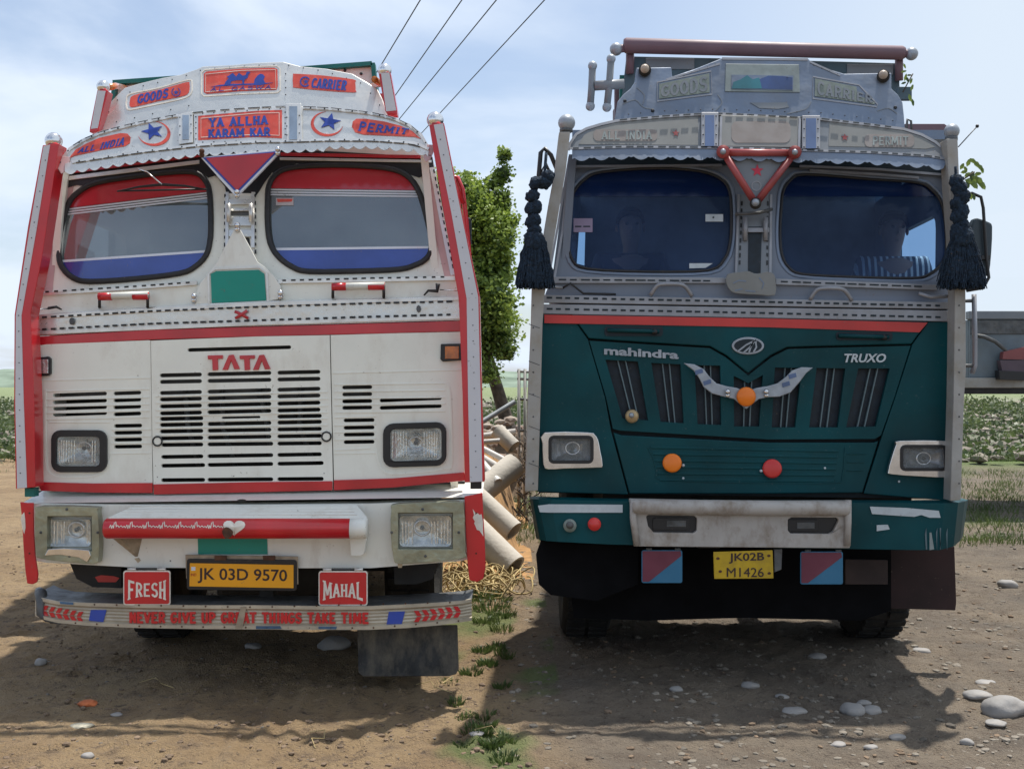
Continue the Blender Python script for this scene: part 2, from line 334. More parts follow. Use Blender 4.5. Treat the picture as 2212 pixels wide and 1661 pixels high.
def ribbon(name, pts, w, Y, t, m, parent, closed=False):
    b = Bag(); p = list(pts) + ([pts[0]] if closed else [])
    g = Y if callable(Y) else (lambda x, y: Y)
    L_, R_ = [], []
    for i, q in enumerate(p):
        a = p[i - 1] if i else (p[-2] if closed else q); c = p[i + 1] if i < len(p) - 1 else (p[1] if closed else q)
        dx, dy = c[0] - a[0], c[1] - a[1]; l = math.hypot(dx, dy) or 1; nx, ny = -dy / l * w / 2, dx / l * w / 2
        L_.append((q[0] + nx, q[1] + ny)); R_.append((q[0] - nx, q[1] - ny))
    n = len(p); vs = [at(a, c, g(a, c)) for a, c in L_ + R_]; vs += [v + Vector((0, t, 0)) for v in vs]
    fs = []
    for i in range(n - 1): fs += [(i, i + 1, n + i + 1, n + i), (2 * n + i, 3 * n + i, 3 * n + i + 1, 2 * n + i + 1), (i, 2 * n + i, 2 * n + i + 1, i + 1), (n + i, n + i + 1, 3 * n + i + 1, 3 * n + i)]
    if not closed: fs += [(0, n, 3 * n, 2 * n), (n - 1, 3 * n - 1, 4 * n - 1, 2 * n - 1)]
    b.add(vs, fs); return b.out(name, m, parent, stuff=False)
def tag(o, label, cat, group=None, kind=None):
    if label: o['label'] = label
    if cat: o['category'] = cat
    if group: o['group'] = group
    if kind: o['kind'] = kind
    return o
def empty(name, loc, label, cat, group=None):
    o = bpy.data.objects.new(name, None); S.collection.objects.link(o); o.location = loc; o.empty_display_size = .2
    return tag(o, label, cat, group)
# ---- lettering
def letters(s, box, Y, t, m, parent, bold=0., shear=0., warp=None, name='lettering', aspect=None):
    c = bpy.data.curves.new('text', 'FONT'); c.body = s; c.offset = bold; c.shear = shear; c.extrude = .05; c.resolution_u = 3
    o = bpy.data.objects.new('text', c); S.collection.objects.link(o); bpy.context.view_layer.update()
    me = bpy.data.meshes.new_from_object(o.evaluated_get(bpy.context.evaluated_depsgraph_get())); bpy.data.objects.remove(o); bpy.data.curves.remove(c)
    xs = [v.co.x for v in me.vertices]; ys = [v.co.y for v in me.vertices]; x0, x1, y0, y1 = min(xs), max(xs), min(ys), max(ys)
    bx0, by0, bx1, by1 = box; g = Y if callable(Y) else (lambda x, y: Y); off = root_loc(parent)
    for v in me.vertices:
        u, w = (v.co.x - x0) / (x1 - x0), (v.co.y - y0) / (y1 - y0)
        px, py = bx0 + u * (bx1 - bx0), by1 + w * (by0 - by1)
        if warp: px, py = warp(u, w)
        q = at(px, py, g(px, py)); q.y += (0 if v.co.z > 0 else t); v.co = q - off
    me.name = name; o = link(name, me, parent, [m]); o['kind'] = 'stuff'; return o
A_ = math.pi
def arc(cx, cy, rx, ry, a0, a1, n=8): return [(cx + rx * math.cos(math.radians(a0 + (a1 - a0) * i / n)), cy + ry * math.sin(math.radians(a0 + (a1 - a0) * i / n))) for i in range(n + 1)]
G = {'A': ([[(.1, 0), (.5, 1)], [(.5, 1), (.9, 0)], [(.25, .32), (.75, .32)]], [.1, .9], []),
     'B': ([[(.2, 0), (.2, 1)], [(.2, 1)] + arc(.5, .75, .32, .25, 90, -90) + [(.2, .5)], [(.2, .5)] + arc(.52, .25, .36, .25, 90, -90) + [(.2, 0)]], [], []),
     'C': ([arc(.55, .5, .42, .5, 50, 310, 12)], [], []), 'D': ([[(.2, 0), (.2, 1)], [(.2, 1)] + arc(.42, .5, .46, .5, 90, -90) + [(.2, 0)]], [], []),
     'E': ([[(.2, 0), (.2, 1)], [(.2, 1), (.85, 1)], [(.2, .5), (.7, .5)], [(.2, 0), (.88, 0)]], [], []),
     'F': ([[(.2, 0), (.2, 1)], [(.2, 1), (.88, 1)], [(.2, .52), (.7, .52)]], [.2], []),
     'G': ([arc(.55, .5, .42, .5, 50, 350, 12) + [(.6, .42)]], [], []), 'H': ([[(.18, 0), (.18, 1)], [(.82, 0), (.82, 1)], [(.18, .5), (.82, .5)]], [.18, .82], [.18, .82]),
     'I': ([[(.5, 0), (.5, 1)]], [.5], [.5]), 'K': ([[(.2, 0), (.2, 1)], [(.2, .42), (.85, 1)], [(.4, .6), (.88, 0)]], [.2, .85], [.2, .82]),
     'L': ([[(.2, 0), (.2, 1)], [(.2, 0), (.88, 0)]], [], [.2]), 'M': ([[(.12, 0), (.18, 1)], [(.18, 1), (.5, .25)], [(.5, .25), (.82, 1)], [(.82, 1), (.88, 0)]], [.12, .88], [.12, .88]),
     'N': ([[(.16, 0), (.16, 1)], [(.16, 1), (.84, 0)], [(.84, 0), (.84, 1)]], [.16], [.84]), 'O': ([arc(.5, .5, .4, .5, 0, 360, 14)], [], []),
     'P': ([[(.2, 0), (.2, 1)], [(.2, 1)] + arc(.5, .74, .36, .26, 90, -90) + [(.2, .48)]], [.2], []),
     'Q': ([arc(.5, .5, .4, .5, 0, 360, 14), [(.55, .25), (.9, -.08)]], [], []),
     'R': ([[(.2, 0), (.2, 1)], [(.2, 1)] + arc(.5, .74, .34, .26, 90, -90) + [(.2, .48)], [(.45, .48), (.88, 0)]], [.2, .86], []),
     'S': ([arc(.5, .75, .34, .25, 30, 270, 8) + arc(.5, .25, .36, .25, 90, -150, 8)], [], []), 'T': ([[(.5, 0), (.5, 1)], [(.08, 1), (.92, 1)]], [.5], []),
     'U': ([[(.15, 1), (.15, .35)] + arc(.5, .35, .35, .35, 180, 360, 8) + [(.85, 1)]], [], [.15, .85]), 'V': ([[(.1, 1), (.5, 0)], [(.5, 0), (.9, 1)]], [], [.1, .9]),
     'W': ([[(.08, 1), (.3, 0)], [(.3, 0), (.5, .7)], [(.5, .7), (.7, 0)], [(.7, 0), (.92, 1)]], [], [.08, .92]), 'Y': ([[(.5, 0), (.5, .5)], [(.5, .5), (.12, 1)], [(.5, .5), (.88, 1)]], [.5], [.12, .88])}
def slab(s, box, Y, t, m, parent, wt=.2, serif=.16, warp=None, name='lettering', gap=.16):
    wd = {'I': .5, ' ': .55, 'M': 1.2, 'W': 1.2}
    tot = sum(wd.get(c, .9) for c in s) + gap * (len(s) - 1)
    bx0, by0, bx1, by1 = box; hx = (bx1 - bx0) / tot; hy = by1 - by0
    wp = warp or (lambda u, v: (bx0 + u * (bx1 - bx0), by1 - v * (by1 - by0)))
    g = Y if callable(Y) else (lambda x, y: Y); b = Bag(); cur = 0; k = 0
    d_ = lambda a, c: math.hypot(a[0] - c[0], a[1] - c[1])
    asp = d_(wp(.5, 1), wp(.5, 0)) / (d_(wp(1, .5), wp(0, .5)) / tot)      # glyph height in glyph width units
    def stroke(pl, w):
        nonlocal k
        pl2 = []
        for a, c in zip(pl, pl[1:]):
            n = 1 if len(pl) > 3 else 4
            for i in range(n): pl2.append((a[0] + (c[0] - a[0]) * i / n, a[1] + (c[1] - a[1]) * i / n))
        pl2.append(pl[-1]); k += 1; dz = -.00012 * (k % 9); L_, R_ = [], []
        for i, q in enumerate(pl2):
            a = pl2[max(i - 1, 0)]; c = pl2[min(i + 1, len(pl2) - 1)]
            dx, dy = (c[0] - a[0]), (c[1] - a[1]) * asp; l = math.hypot(dx, dy) or 1
            nx, ny = -dy / l * w * asp / 2, dx / l * w / 2
            ex, ey = (0, 0)
            if i == 0: ex, ey = -dx / l * w * .3 * asp, -dy / l * w * .3
            if i == len(pl2) - 1: ex, ey = dx / l * w * .3 * asp, dy / l * w * .3
            L_.append((q[0] + nx + ex, q[1] + ny + ey)); R_.append((q[0] - nx + ex, q[1] - ny + ey))
        vs = []
        for x, y in L_ + R_:
            px, py = wp(x / tot, .06 + .88 * y); v = at(px, py, g(px, py)); v.y += dz; vs.append(v)
        n = len(pl2); vs += [v + Vector((0, t - dz, 0)) for v in vs]; fs = []
        for i in range(n - 1): fs += [(i, i + 1, n + i + 1, n + i), (i, 2 * n + i, 2 * n + i + 1, i + 1), (n + i, n + i + 1, 3 * n + i + 1, 3 * n + i)]
        fs += [(0, n, 3 * n, 2 * n), (n - 1, 3 * n - 1, 4 * n - 1, 2 * n - 1)]; b.add(vs, fs)
    for c in s:
        w = wd.get(c, .9)
        if c in G:
            st, lo, hi = G[c]
            for pl in st: stroke([(cur + x * w, y) for x, y in pl], wt)
            if serif:
                for x in lo: stroke([(cur + x * w - serif, 0), (cur + x * w + serif, 0)], wt * .55)
                for x in hi: stroke([(cur + x * w - serif, 1), (cur + x * w + serif, 1)], wt * .55)
        cur += w + gap
    return b.out(name, m, parent, stuff=True)
def star(cx, cy, r, n=5, a0=-90, k=.42, ry=None):
    return [(cx + (r if i % 2 == 0 else r * k) * math.cos(math.radians(a0 + 180 * i / n)), cy + (ry or r) / r * (r if i % 2 == 0 else r * k) * math.sin(math.radians(a0 + 180 * i / n))) for i in range(2 * n)]
def crescent(cx, cy, r, rot, k=.82, d=.14):
    a = [(math.cos(t), math.sin(t)) for t in [math.radians(52 + 256 * i / 20) for i in range(21)]]
    e = a[0]; b = []
    r2 = k; cx2 = d; a1 = math.atan2(a[-1][1], a[-1][0] - cx2); a2 = math.atan2(e[1], e[0] - cx2)
    rr2 = math.hypot(e[0] - cx2, e[1]);
    a1 = a1 % (2 * math.pi); a2 = a2 % (2 * math.pi)
    for i in range(1, 20):
        t = a1 + (a2 - a1) * i / 20; b.append((cx2 + rr2 * math.cos(t), rr2 * math.sin(t)))
    c, s_ = math.cos(math.radians(rot)), math.sin(math.radians(rot))
    return [(cx + r * (x * c - y * s_), cy + r * (x * s_ + y * c)) for x, y in a + b]
#==PARTS==
# ------------------------------------------------------------------ the white and red truck
def lampwheel(parent, cx, y, rad, wd, mt, hubm):
    vs, fs = [], []; n = 36; prof = [(rad * .56, 0), (rad * .9, -.01), (rad, .03), (rad, wd - .03), (rad * .9, wd + .01), (rad * .56, wd)]
    for i in range(n):
        a = 2 * math.pi * i / n
        for r_, x_ in prof: vs.append((cx + x_ - wd / 2, y + r_ * math.cos(a), rad + r_ * math.sin(a)))
    k = len(prof)
    for i in range(n):
        j = (i + 1) % n
        for q in range(k): fs.append((i * k + q, i * k + (q + 1) % k, j * k + (q + 1) % k, j * k + q))
    w = build('wheel', [(cx + s * (wd / 2 - .03), y + rad * .56 * math.cos(2 * math.pi * i / 24), rad + rad * .56 * math.sin(2 * math.pi * i / 24)) for s in (-1, 1) for i in range(24)],
              [tuple(range(24)), tuple(range(24, 48))] + [(i, (i + 1) % 24, 24 + (i + 1) % 24, 24 + i) for i in range(24)], hubm, parent)
    build('tyre', vs, fs, mt, w, smooth=True)
    b = Bag()
    for i in range(40):
        a = 2 * math.pi * i / 40
        for s in (-1, 1):
            c = Vector((cx + s * wd * .24, y + (rad + .004) * math.cos(a), rad + (rad + .004) * math.sin(a)))
            b.add([c + Vector((dx * wd * .2, -math.sin(a) * dt, math.cos(a) * dt)) + Vector((0, math.cos(a), math.sin(a))) * dr for dx in (-1, 1) for dt in (-.022, .022) for dr in (-.01, .008)],
                  [(0, 1, 3, 2), (4, 6, 7, 5), (0, 4, 5, 1), (2, 3, 7, 6), (1, 5, 7, 3), (0, 2, 6, 4)])
    b.out('tread', mt, w)
    return w
def side_wall(name, bx, tx, Y0, Y1, zb, zt, shift, m, parent, hole=True, thick=.04):
    # bx/tx: world X at bottom/top of the front corner; shift: X drift per metre back
    mp = lambda p: Vector((bx + (tx - bx) * (p[1] - zb) / (zt - zb) + shift * (p[0] - Y0), p[0], p[1]))
    zw0, zw1 = zb + (zt - zb) * .56, zb + (zt - zb) * .84
    hl = [rr(Y0 + .22, zw0, Y0 + 1.12, zw1, .08, 3)] if hole else []
    return poly(name, rect(Y0, zb, Y1, zt), 0, 0, m, parent, holes=hl, mp=mp, tv=Vector((thick, 0, 0)), bevel=0)
TA = empty('truck', (-1.40, 1.3, 0), 'white goods truck with red side posts, red stripes and an aluminium name board', 'truck', 'goods trucks parked side by side')
YU = lambda x, y: .10 + (640 - y) * .0005              # windscreen wall leans back
YV = lambda x, y: -.04 + (350 - y) * .0011             # visor band
YC = lambda x, y: .10 + (290 - y) * .0011              # crown board
sh = -.075
# --- body front
lw = crom([(123, 552), (127, 500), (143, 442), (165, 414), (207, 392), (300, 377), (385, 368), (428, 371), (449, 391), (457, 422), (459, 484), (457, 522), (448, 554), (424, 579), (389, 594), (290, 606), (192, 612), (155, 604), (131, 581)], 3)
rw = crom([(574, 431), (577, 399), (592, 374), (622, 360), (690, 354), (779, 355), (852, 363), (889, 383), (911, 419), (929, 484), (936, 522), (933, 549), (919, 566), (899, 576), (866, 585), (779, 589), (666, 590), (629, 580), (598, 557), (580, 527), (574, 484)], 3)
wall = poly('cab_front', [(80, 690), (84, 640), (126, 366), (200, 340), (553, 300), (880, 318), (934, 338), (984, 600), (992, 660)], YU, .03, M_WHITE, TA, holes=[lw, rw], bevel=.002)
# red painted flanks of the windscreen wall
for pl in ([(88, 640), (130, 400), (160, 400), (120, 560), (112, 640)], [(905, 360), (934, 350), (985, 604), (962, 606)]):
    poly('painted_flank', pl, lambda x, y: YU(x, y) - .003, .003, mat('pale pink paint', (.55, .36, .36), .35, var=.15, dirt=.3, dcol=(.4, .3, .28)) if 'pale pink paint' not in MC else MC['pale pink paint'], TA, bevel=0)
# dark header below the visor
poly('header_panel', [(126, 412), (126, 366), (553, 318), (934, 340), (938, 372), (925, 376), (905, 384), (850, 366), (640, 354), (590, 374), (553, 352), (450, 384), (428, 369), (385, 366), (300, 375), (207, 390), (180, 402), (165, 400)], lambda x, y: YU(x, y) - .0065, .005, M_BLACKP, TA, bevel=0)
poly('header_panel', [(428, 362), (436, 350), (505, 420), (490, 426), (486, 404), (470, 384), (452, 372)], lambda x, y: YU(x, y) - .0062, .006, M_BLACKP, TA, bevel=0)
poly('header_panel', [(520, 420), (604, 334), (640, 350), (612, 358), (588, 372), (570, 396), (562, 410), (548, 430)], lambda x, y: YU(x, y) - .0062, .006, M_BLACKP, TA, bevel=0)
poly('header_strip', [(150, 369), (430, 335), (432, 339), (150, 375)], lambda x, y: YU(x, y) - .02, .01, M_RED, TA, bevel=0)
poly('header_strip', [(606, 330), (930, 336), (930, 343), (606, 337)], lambda x, y: YU(x, y) - .02, .01, M_RED, TA, bevel=0)
poly('header_rail', [(146, 381), (430, 346), (430, 354), (146, 390)], lambda x, y: YU(x, y) - .016, .012, M_TRIM, TA)
poly('header_rail', [(604, 340), (932, 346), (932, 352), (604, 346)], lambda x, y: YU(x, y) - .016, .012, M_TRIM, TA)
def windscreen(out, glass, sun, wl, bl, tr, yg):
    g = poly('windscreen', out, lambda x, y: yg(x, y) + .012, .006, glass, tr, bevel=0)
    f = lambda x, y: yg(x, y) + .009
    if sun:
        q = line_y(*sun)
        poly('sun_strip', clip(out, lambda p: q(p[0]) - p[1]), f, .002, M_SUNST, g, bevel=0)
        for k in range(3):
            a = (lambda k: lambda p: p[1] - q(p[0]) - 1.5 - 5.4 * k)(k); b_ = (lambda k: lambda p: q(p[0]) + 4.6 + 5.4 * k - p[1])(k)
            poly('film_line', clip(clip(out, a), b_), f, .002, M_WLINE, g, bevel=0)
        q2 = line_y(*bl)
        poly('film_line', clip(clip(out, lambda p: p[1] - q2(p[0]) + 2), lambda p: q2(p[0]) + 3 - p[1]), f, .002, M_WLINE, g, bevel=0)
        poly('blue_band', clip(out, lambda p: p[1] - q2(p[0]) - 3.2), f, .002, M_BLUEST, g, bevel=0)
    return g
g1 = windscreen(lw, M_GLASSL, (150, 449, 448, 414), None, (134, 564, 441, 543), TA, YU)
g2 = windscreen(rw, M_GLASSL, (586, 407, 901, 411), None, (592, 538, 924, 534), TA, YU)
poly('windscreen_sticker', rect(596, 428, 634, 444), lambda x, y: YU(x, y) + .007, .002, mat('white paper', (.55, .5, .52), .6), g2, bevel=0)
poly('windscreen_sticker', [(598, 430), (632, 430), (630, 436), (600, 437)], lambda x, y: YU(x, y) + .0055, .002, M_STICK, g2, bevel=0)
for o_ in (lw, rw):
    cxm = sum(p[0] for p in o_) / len(o_); cym = sum(p[1] for p in o_) / len(o_)
    inn = [(p[0] + (cxm - p[0]) * .022, p[1] + (cym - p[1]) * .03) for p in o_]
    tube('window_gasket', [at(x, y, YU(x, y) - .007) for x, y in inn], .0155, M_BLACK, TA, closed=True, seg=10, flat=.8)
# wiper on the left windscreen
wp_ = tube('wiper', [at(253, 414, .10), at(300, 404, .085), at(350, 399, .08), at(400, 402, .085), at(445, 410, .10)], [.004, .006, .008, .006, .004], M_BLACKP, TA)
tube('wiper_blade', [at(254, 413, .10), at(350, 411, .11), at(446, 409, .11)], .005, M_BLACKP, wp_)
tube('wiper_arm', [at(350, 399, .075), at(318, 372, .13), at(300, 366, .14)], .004, M_CHROME, wp_)
# --- visor band and its plates
arc_top = [(125, 362), (135, 339), (150, 319), (175, 302), (217, 284), (283, 267), (375, 248), (425, 242), (490, 236), (553, 232), (614, 229), (655, 230), (716, 233), (799, 242), (849, 253), (884, 268), (909, 288), (924, 314), (929, 334)]
arc_low = [(155, 350), (300, 328), (425, 314), (553, 306), (616, 305), (710, 302), (804, 302), (896, 309), (926, 322)]
lowf = lambda x: next(a[1] + (b[1] - a[1]) * (x - a[0]) / (b[0] - a[0]) for a, b in zip(arc_low, arc_low[1:]) if x <= b[0] or b is arc_low[-1])
# banding: visor face
vis = poly('visor_band', arc_top + list(reversed(arc_low)) + [(135, 366)], YV, .03, M_SILV, TA, bevel=.003)
sc_ = []
xx = 140.0; pts_sc = []
while xx < 926:
    yb = lowf(max(xx, 155)) + 19 if xx > 155 else 372
    for i in range(6):
        t = i / 6; x_ = xx + 26 * t
        pts_sc.append((x_, lowf(max(x_, 155)) + (14 if x_ > 700 else 19) + 7 * math.sin(math.pi * t) - (0 if x_ > 170 else (170 - x_) * -.05)))
    xx += 26
pts_sc = [p for p in pts_sc if p[0] < 928]
top_sc = [(p[0], lowf(max(p[0], 155)) + 1) for p in pts_sc[::6]]
poly('scalloped_fringe', [(pts_sc[0][0], lowf(155) + 3)] + top_sc[1:] + [(927, 322)] + list(reversed(pts_sc)), lambda x, y: YV(x, y) - .012, .006, M_SILV, TA, bevel=0)
ribbon('visor_edge_trim', [(p[0], p[1] + 3) for p in arc_top], 6, lambda x, y: YV(x, y) - .006, .008, M_TRIM, TA)
ribbon('visor_edge_trim', arc_low, 6, lambda x, y: YV(x, y) - .018, .008, M_TRIM, TA)
rivets('rivet', along(arc_low, 32), .0045, lambda x, y: YV(x, y) - .0185, M_BLACKP, TA)
rivets('rivet', along([(p[0], p[1] + 3) for p in arc_top], 30), .0045, lambda x, y: YV(x, y) - .0065, M_BLACKP, TA)
rivets('rivet', [(x, lowf(max(x, 155)) + 11) for x in range(190, 925, 26)], .004, lambda x, y: YV(x, y) - .0125, M_CHROME, TA)
dashes('trim_dash', [[(p[0], p[1] + .5) for p in arc_top[2:-1]], [(p[0], p[1] + 2.5) for p in arc_low]], lambda x, y: YV(x, y) - .0195, M_BLACKP, TA, on=24, off=6, w=1.3)
# centre plate
cp = poly('name_plate', [(418, 243), (553, 232), (654, 231), (652, 309), (553, 306), (420, 312)], lambda x, y: YV(x, y) - .012, .01, M_TRIM, TA)
poly('red_sign', [(428, 251), (553, 240), (609, 238), (609, 299), (553, 296), (428, 303)], lambda x, y: YV(x, y) - .015, .004, M_STICK, cp, bevel=0)
ribbon('sign_border', [(434, 256), (553, 245), (603, 244), (603, 293), (553, 291), (434, 297)], 1.3, lambda x, y: YV(x, y) - .0165, .002, M_LETW, cp, closed=True)
rivets('rivet', along([(423, 247), (423, 308)], 12) + along([(616, 237), (616, 302)], 12) + along([(426, 246), (614, 234)], 24) + along([(426, 308), (614, 303)], 24), .004, lambda x, y: YV(x, y) - .0125, M_BLACKP, cp)
slab('YA ALLHA', (450, 256, 578, 277), lambda x, y: YV(x, y) - .017, .002, M_BLUE, cp, wt=.25, warp=lambda u, v: (452 + 126 * u, 275 - 6 * u - v * 19))
slab('KARAM KAR', (449, 278, 583, 298), lambda x, y: YV(x, y) - .017, .002, M_BLUE, cp, wt=.25, warp=lambda u, v: (450 + 133 * u, 298 - 4 * u - v * 18))
for x0, x1 in ((385, 416), (616, 650)):
    st = poly('visor_strap', [(x0, 245 - (x0 > 500) * 25 + 2), (x1, 241 - (x0 > 500) * 20), (x1, 308), (x0, 312)] if x0 < 500 else [(617, 224), (650, 224), (653, 306), (619, 307)], lambda x, y: YV(x, y) - .02, .012, M_TRIM, TA)
    poly('strap_insert', rect(x0 + 9, 249 - (x0 > 500) * 19, x1 - 8, 302), lambda x, y: YV(x, y) - .023, .004, mat('blue grey mirror strip', (.34, .40, .46), .15, .7, var=.2, scale=10) if 'blue grey mirror strip' not in MC else MC['blue grey mirror strip'], st, bevel=0)
    rivets('rivet', [(x0 + 3.5, y) for y in range(254, 306, 19)] + [(x1 - 3.5, y) for y in range(250, 306, 19)], .004, lambda x, y: YV(x, y) - .0205, M_BLACKP, st)
VF = lambda x, y: YV(x, y) - .004
s_ = poly('red_sign', [(152, 338), (163, 324), (185, 311), (215, 298), (260, 288), (275, 289), (282, 297), (280, 309), (270, 316), (220, 324), (160, 337), (150, 342)], VF, .004, M_STICK, vis, bevel=0)
slab('ALL INDIA', (0, 0, 1, 1), lambda x, y: YV(x, y) - .006, .002, M_BLUE, s_, wt=.2, warp=lambda u, v: (168 + 98 * u + 6 * v, 331 - 17 * u - v * (11 + 7 * u)))
s_ = poly('red_sign', [(762, 263), (770, 257), (790, 257), (830, 263), (865, 272), (890, 283), (909, 300), (895, 296), (850, 294), (785, 291), (767, 286), (760, 274)], VF, .004, M_STICK, vis, bevel=0)
slab('PERMIT', (0, 0, 1, 1), lambda x, y: YV(x, y) - .006, .002, M_BLUE, s_, wt=.24, warp=lambda u, v: (773 + 106 * u + 5 * v, 283 + 8 * u - v * (20 - 8 * u)))
for cx, cy, sx, rot in ((333, 289, 1, 205), (706, 268, 1, -25)):
    poly('crescent_emblem', [(cx + (p[0] - cx) * (-1 if cx < 500 else 1), cy + (p[1] - cy) * .76) for p in crescent(cx, cy, 35, -42)], VF, .004, M_STICK, vis, bevel=0)
    poly('star_emblem', star(cx + (-4 if cx < 500 else 6), cy - 5, 25, 5, -90 + (12 if cx > 500 else -18), .42, 19), lambda x, y: YV(x, y) - .006, .003, M_BLUE, vis, bevel=0)
# torn corner pieces of the visor
for px, py in ((138, 352), (926, 326)):
    poly('corner_patch', [(px - 12, py + 14), (px - 3, py - 14), (px + 14, py - 12), (px + 10, py + 4), (px + 4, py + 18), (px - 6, py + 24)], lambda x, y: YV(x, y) - .008, .006, MC['pale pink paint'], TA)
# --- crown board above the visor
crown = [(214, 287), (217, 262), (222, 239), (250, 209), (270, 190), (300, 181), (350, 169), (390, 162), (425, 150), (438, 144), (500, 141), (553, 136), (612, 134), (630, 139), (649, 144), (704, 149), (761, 160), (794, 179), (816, 194), (826, 214), (832, 232), (836, 250), (716, 236), (655, 232), (553, 234), (425, 245), (283, 270)]
cb = poly('crown_board', crown, YC, .025, M_SILV, TA, bevel=.004)
CF = lambda k: (lambda x, y: YC(x, y) - k)
def sign(pl, txt, wf, m=M_STICK, par=cb, **k):
    s = poly('red_sign', pl, CF(.004), .004, m, par, bevel=0)
    slab(txt, (0, 0, 1, 1), CF(.006), .002, M_BLUE, s, warp=wf, **k); return s
def tilt(x0, y0, x1, y1, h): return lambda o, p: None
s1 = poly('red_sign', crom([(281, 216), (284, 209), (300, 203), (350, 193), (402, 178), (409, 181), (409, 194), (405, 203), (390, 209), (340, 219), (290, 231), (280, 229)], 2), CF(.004), .004, M_STICK, cb, bevel=0)
slab('GOODS', (0, 0, 1, 1), CF(.006), .002, M_BLUE, s1, wt=.2, warp=lambda u, v: (296 + 66 * u + 3 * v, 225 - 14 * u - v * 20))
poly('star_emblem', star(380, 200, 6), CF(.006), .002, M_BLUE, s1, bevel=0)
ribbon('ring_emblem', [(p[0], p[1]) for p in arc(380, 199, 9, 9, -60, 240, 14)], 1.6, CF(.007), .002, M_BLUE, s1)
s2 = poly('red_sign', [(440, 160), (446, 155), (520, 149), (592, 147), (599, 150), (600, 186), (597, 194), (520, 197), (446, 203), (440, 199)], CF(.004), .004, M_STICK, cb, bevel=0)
ribbon('sign_border', [(444, 161), (520, 153), (595, 151), (596, 192), (520, 193), (444, 199)], 1.1, CF(.006), .002, M_LETW, s2, closed=True)
camel = [(483, 186), (488, 176), (494, 170), (490, 166), (494, 164), (503, 158), (510, 166), (516, 158), (524, 164), (530, 163), (533, 156), (538, 155), (541, 158), (537, 160), (535, 169), (529, 172), (527, 178), (528, 184), (524, 184), (523, 174), (512, 174), (500, 176), (496, 184)]
poly('camel_emblem', camel, CF(.0065), .003, M_BLUE, s2, bevel=0)
poly('bird_emblem', [(548, 184), (550, 172), (556, 164), (562, 160), (568, 161), (572, 166), (569, 172), (574, 182), (562, 185)], CF(.0065), .003, M_BLUE, s2, bevel=0)
poly('dune_emblem', [(455, 188), (475, 184), (500, 182), (540, 181), (590, 179), (570, 183), (520, 185)], CF(.0055), .002, M_BLUE, s2, bevel=0)
slab('AL QASWA', (0, 0, 1, 1), CF(.0065), .002, M_BLUE, s2, wt=.15, serif=.0, warp=lambda u, v: (453 + 132 * u + 3 * v, 198 - 5 * u - v * 9))
s3 = poly('red_sign', crom([(633, 163), (640, 160), (700, 164), (763, 172), (767, 178), (768, 195), (764, 200), (700, 196), (640, 190), (633, 186)], 2), CF(.004), .004, M_STICK, cb, bevel=0)
slab('CARRIER', (0, 0, 1, 1), CF(.006), .002, M_BLUE, s3, wt=.2, warp=lambda u, v: (672 + 74 * u + 4 * v, 190 + 6 * u - v * 21))
poly('star_emblem', star(661, 177, 7), CF(.006), .002, M_BLUE, s3, bevel=0)
ribbon('ring_emblem', arc(659, 177, 10, 10, -30, -320, 14), 3, CF(.007), .002, M_BLUE, s3)
for pl in (crom([(273, 217), (281, 203), (340, 191), (406, 173), (414, 181), (412, 203), (390, 214), (330, 227), (281, 237), (273, 231)], 3), [(435, 158), (442, 151), (520, 145), (598, 143), (604, 148), (605, 195), (600, 200), (520, 203), (440, 208), (435, 203)]):
    ribbon('embossed_border', pl, 2.6, CF(.004), .004, M_LETW, cb, closed=True)
rivets('rivet', along([(225, 255), (255, 215), (300, 188), (390, 168), (440, 150), (553, 142), (612, 140), (704, 155), (785, 182), (822, 230)], 32) + [(617, y) for y in (160, 175, 190, 205)] + along([(232, 268), (420, 226)], 40), .0038, CF(.001), M_BLACKP, cb)
# --- corner guard posts with ball tips
def guard(side, strip, ballc, br, y0, parent=TA, Yp=-.10, d=.11, m=M_RED2, ms=None, name='guard_post'):
    p = poly(name, side, Yp, d, m, parent, bevel=.003)
    if strip: poly('post_face', strip, Yp - .003, .004, ms or mat('post white strip', (.62, .62, .66), .4, var=.04, dirt=.2, dcol=(.4, .38, .36)) if 'post white strip' not in MC else (ms or MC['post white strip']), p, bevel=0)
    bl = ball('ball_finial', at(ballc[0], ballc[1], Yp + d / 2), br * 1.08 * (6 + Yp + d / 2) / F, M_CHROME, p)
    return p
gp = guard([(92, 314), (127, 311), (90, 560), (66, 678), (74, 870), (76, 1052), (34, 1056), (30, 870), (31, 680), (60, 490)], [(94, 316), (108, 313), (78, 500), (46, 682), (51, 870), (58, 1053), (37, 1055), (33, 870), (34, 682), (63, 500)], (116, 305), 17, 0)
gp2 = guard([(927, 270), (959, 266), (1000, 470), (1036, 640), (1041, 850), (1047, 1040), (1004, 1042), (999, 850), (991, 645), (955, 440)], [(937, 270), (957, 267), (998, 470), (1033, 642), (1038, 850), (1042, 1040), (1015, 1041), (1011, 850), (1008, 645), (975, 460)], (940, 260), 17, 0)
for q, x0, x1, y0, y1, xa, xb in ((gp, 101, 40, 330, 672, 46, 48), (gp2, 948, 1020, 285, 636, 1027, 1029)):
    rivets('rivet', along([(x0, y0), (x1, y1), (xb if q is gp2 else 44, 1040)], 34), .0035, -.1035, M_DGREY, q)
guard([(210, 195), (233, 196), (229, 215), (220, 245), (213, 281), (209, 285), (193, 286), (194, 276)], [(211, 196), (228, 197), (211, 277), (196, 279)], (223, 188), 13, 0, Yp=.06, d=.08, name='crown_post')
guard([(818, 160), (843, 156), (858, 240), (858, 248), (836, 246), (832, 240)], [(823, 158), (841, 157), (856, 239), (834, 241)], (831, 153), 14, 0, Yp=.06, d=.08, name='crown_post')
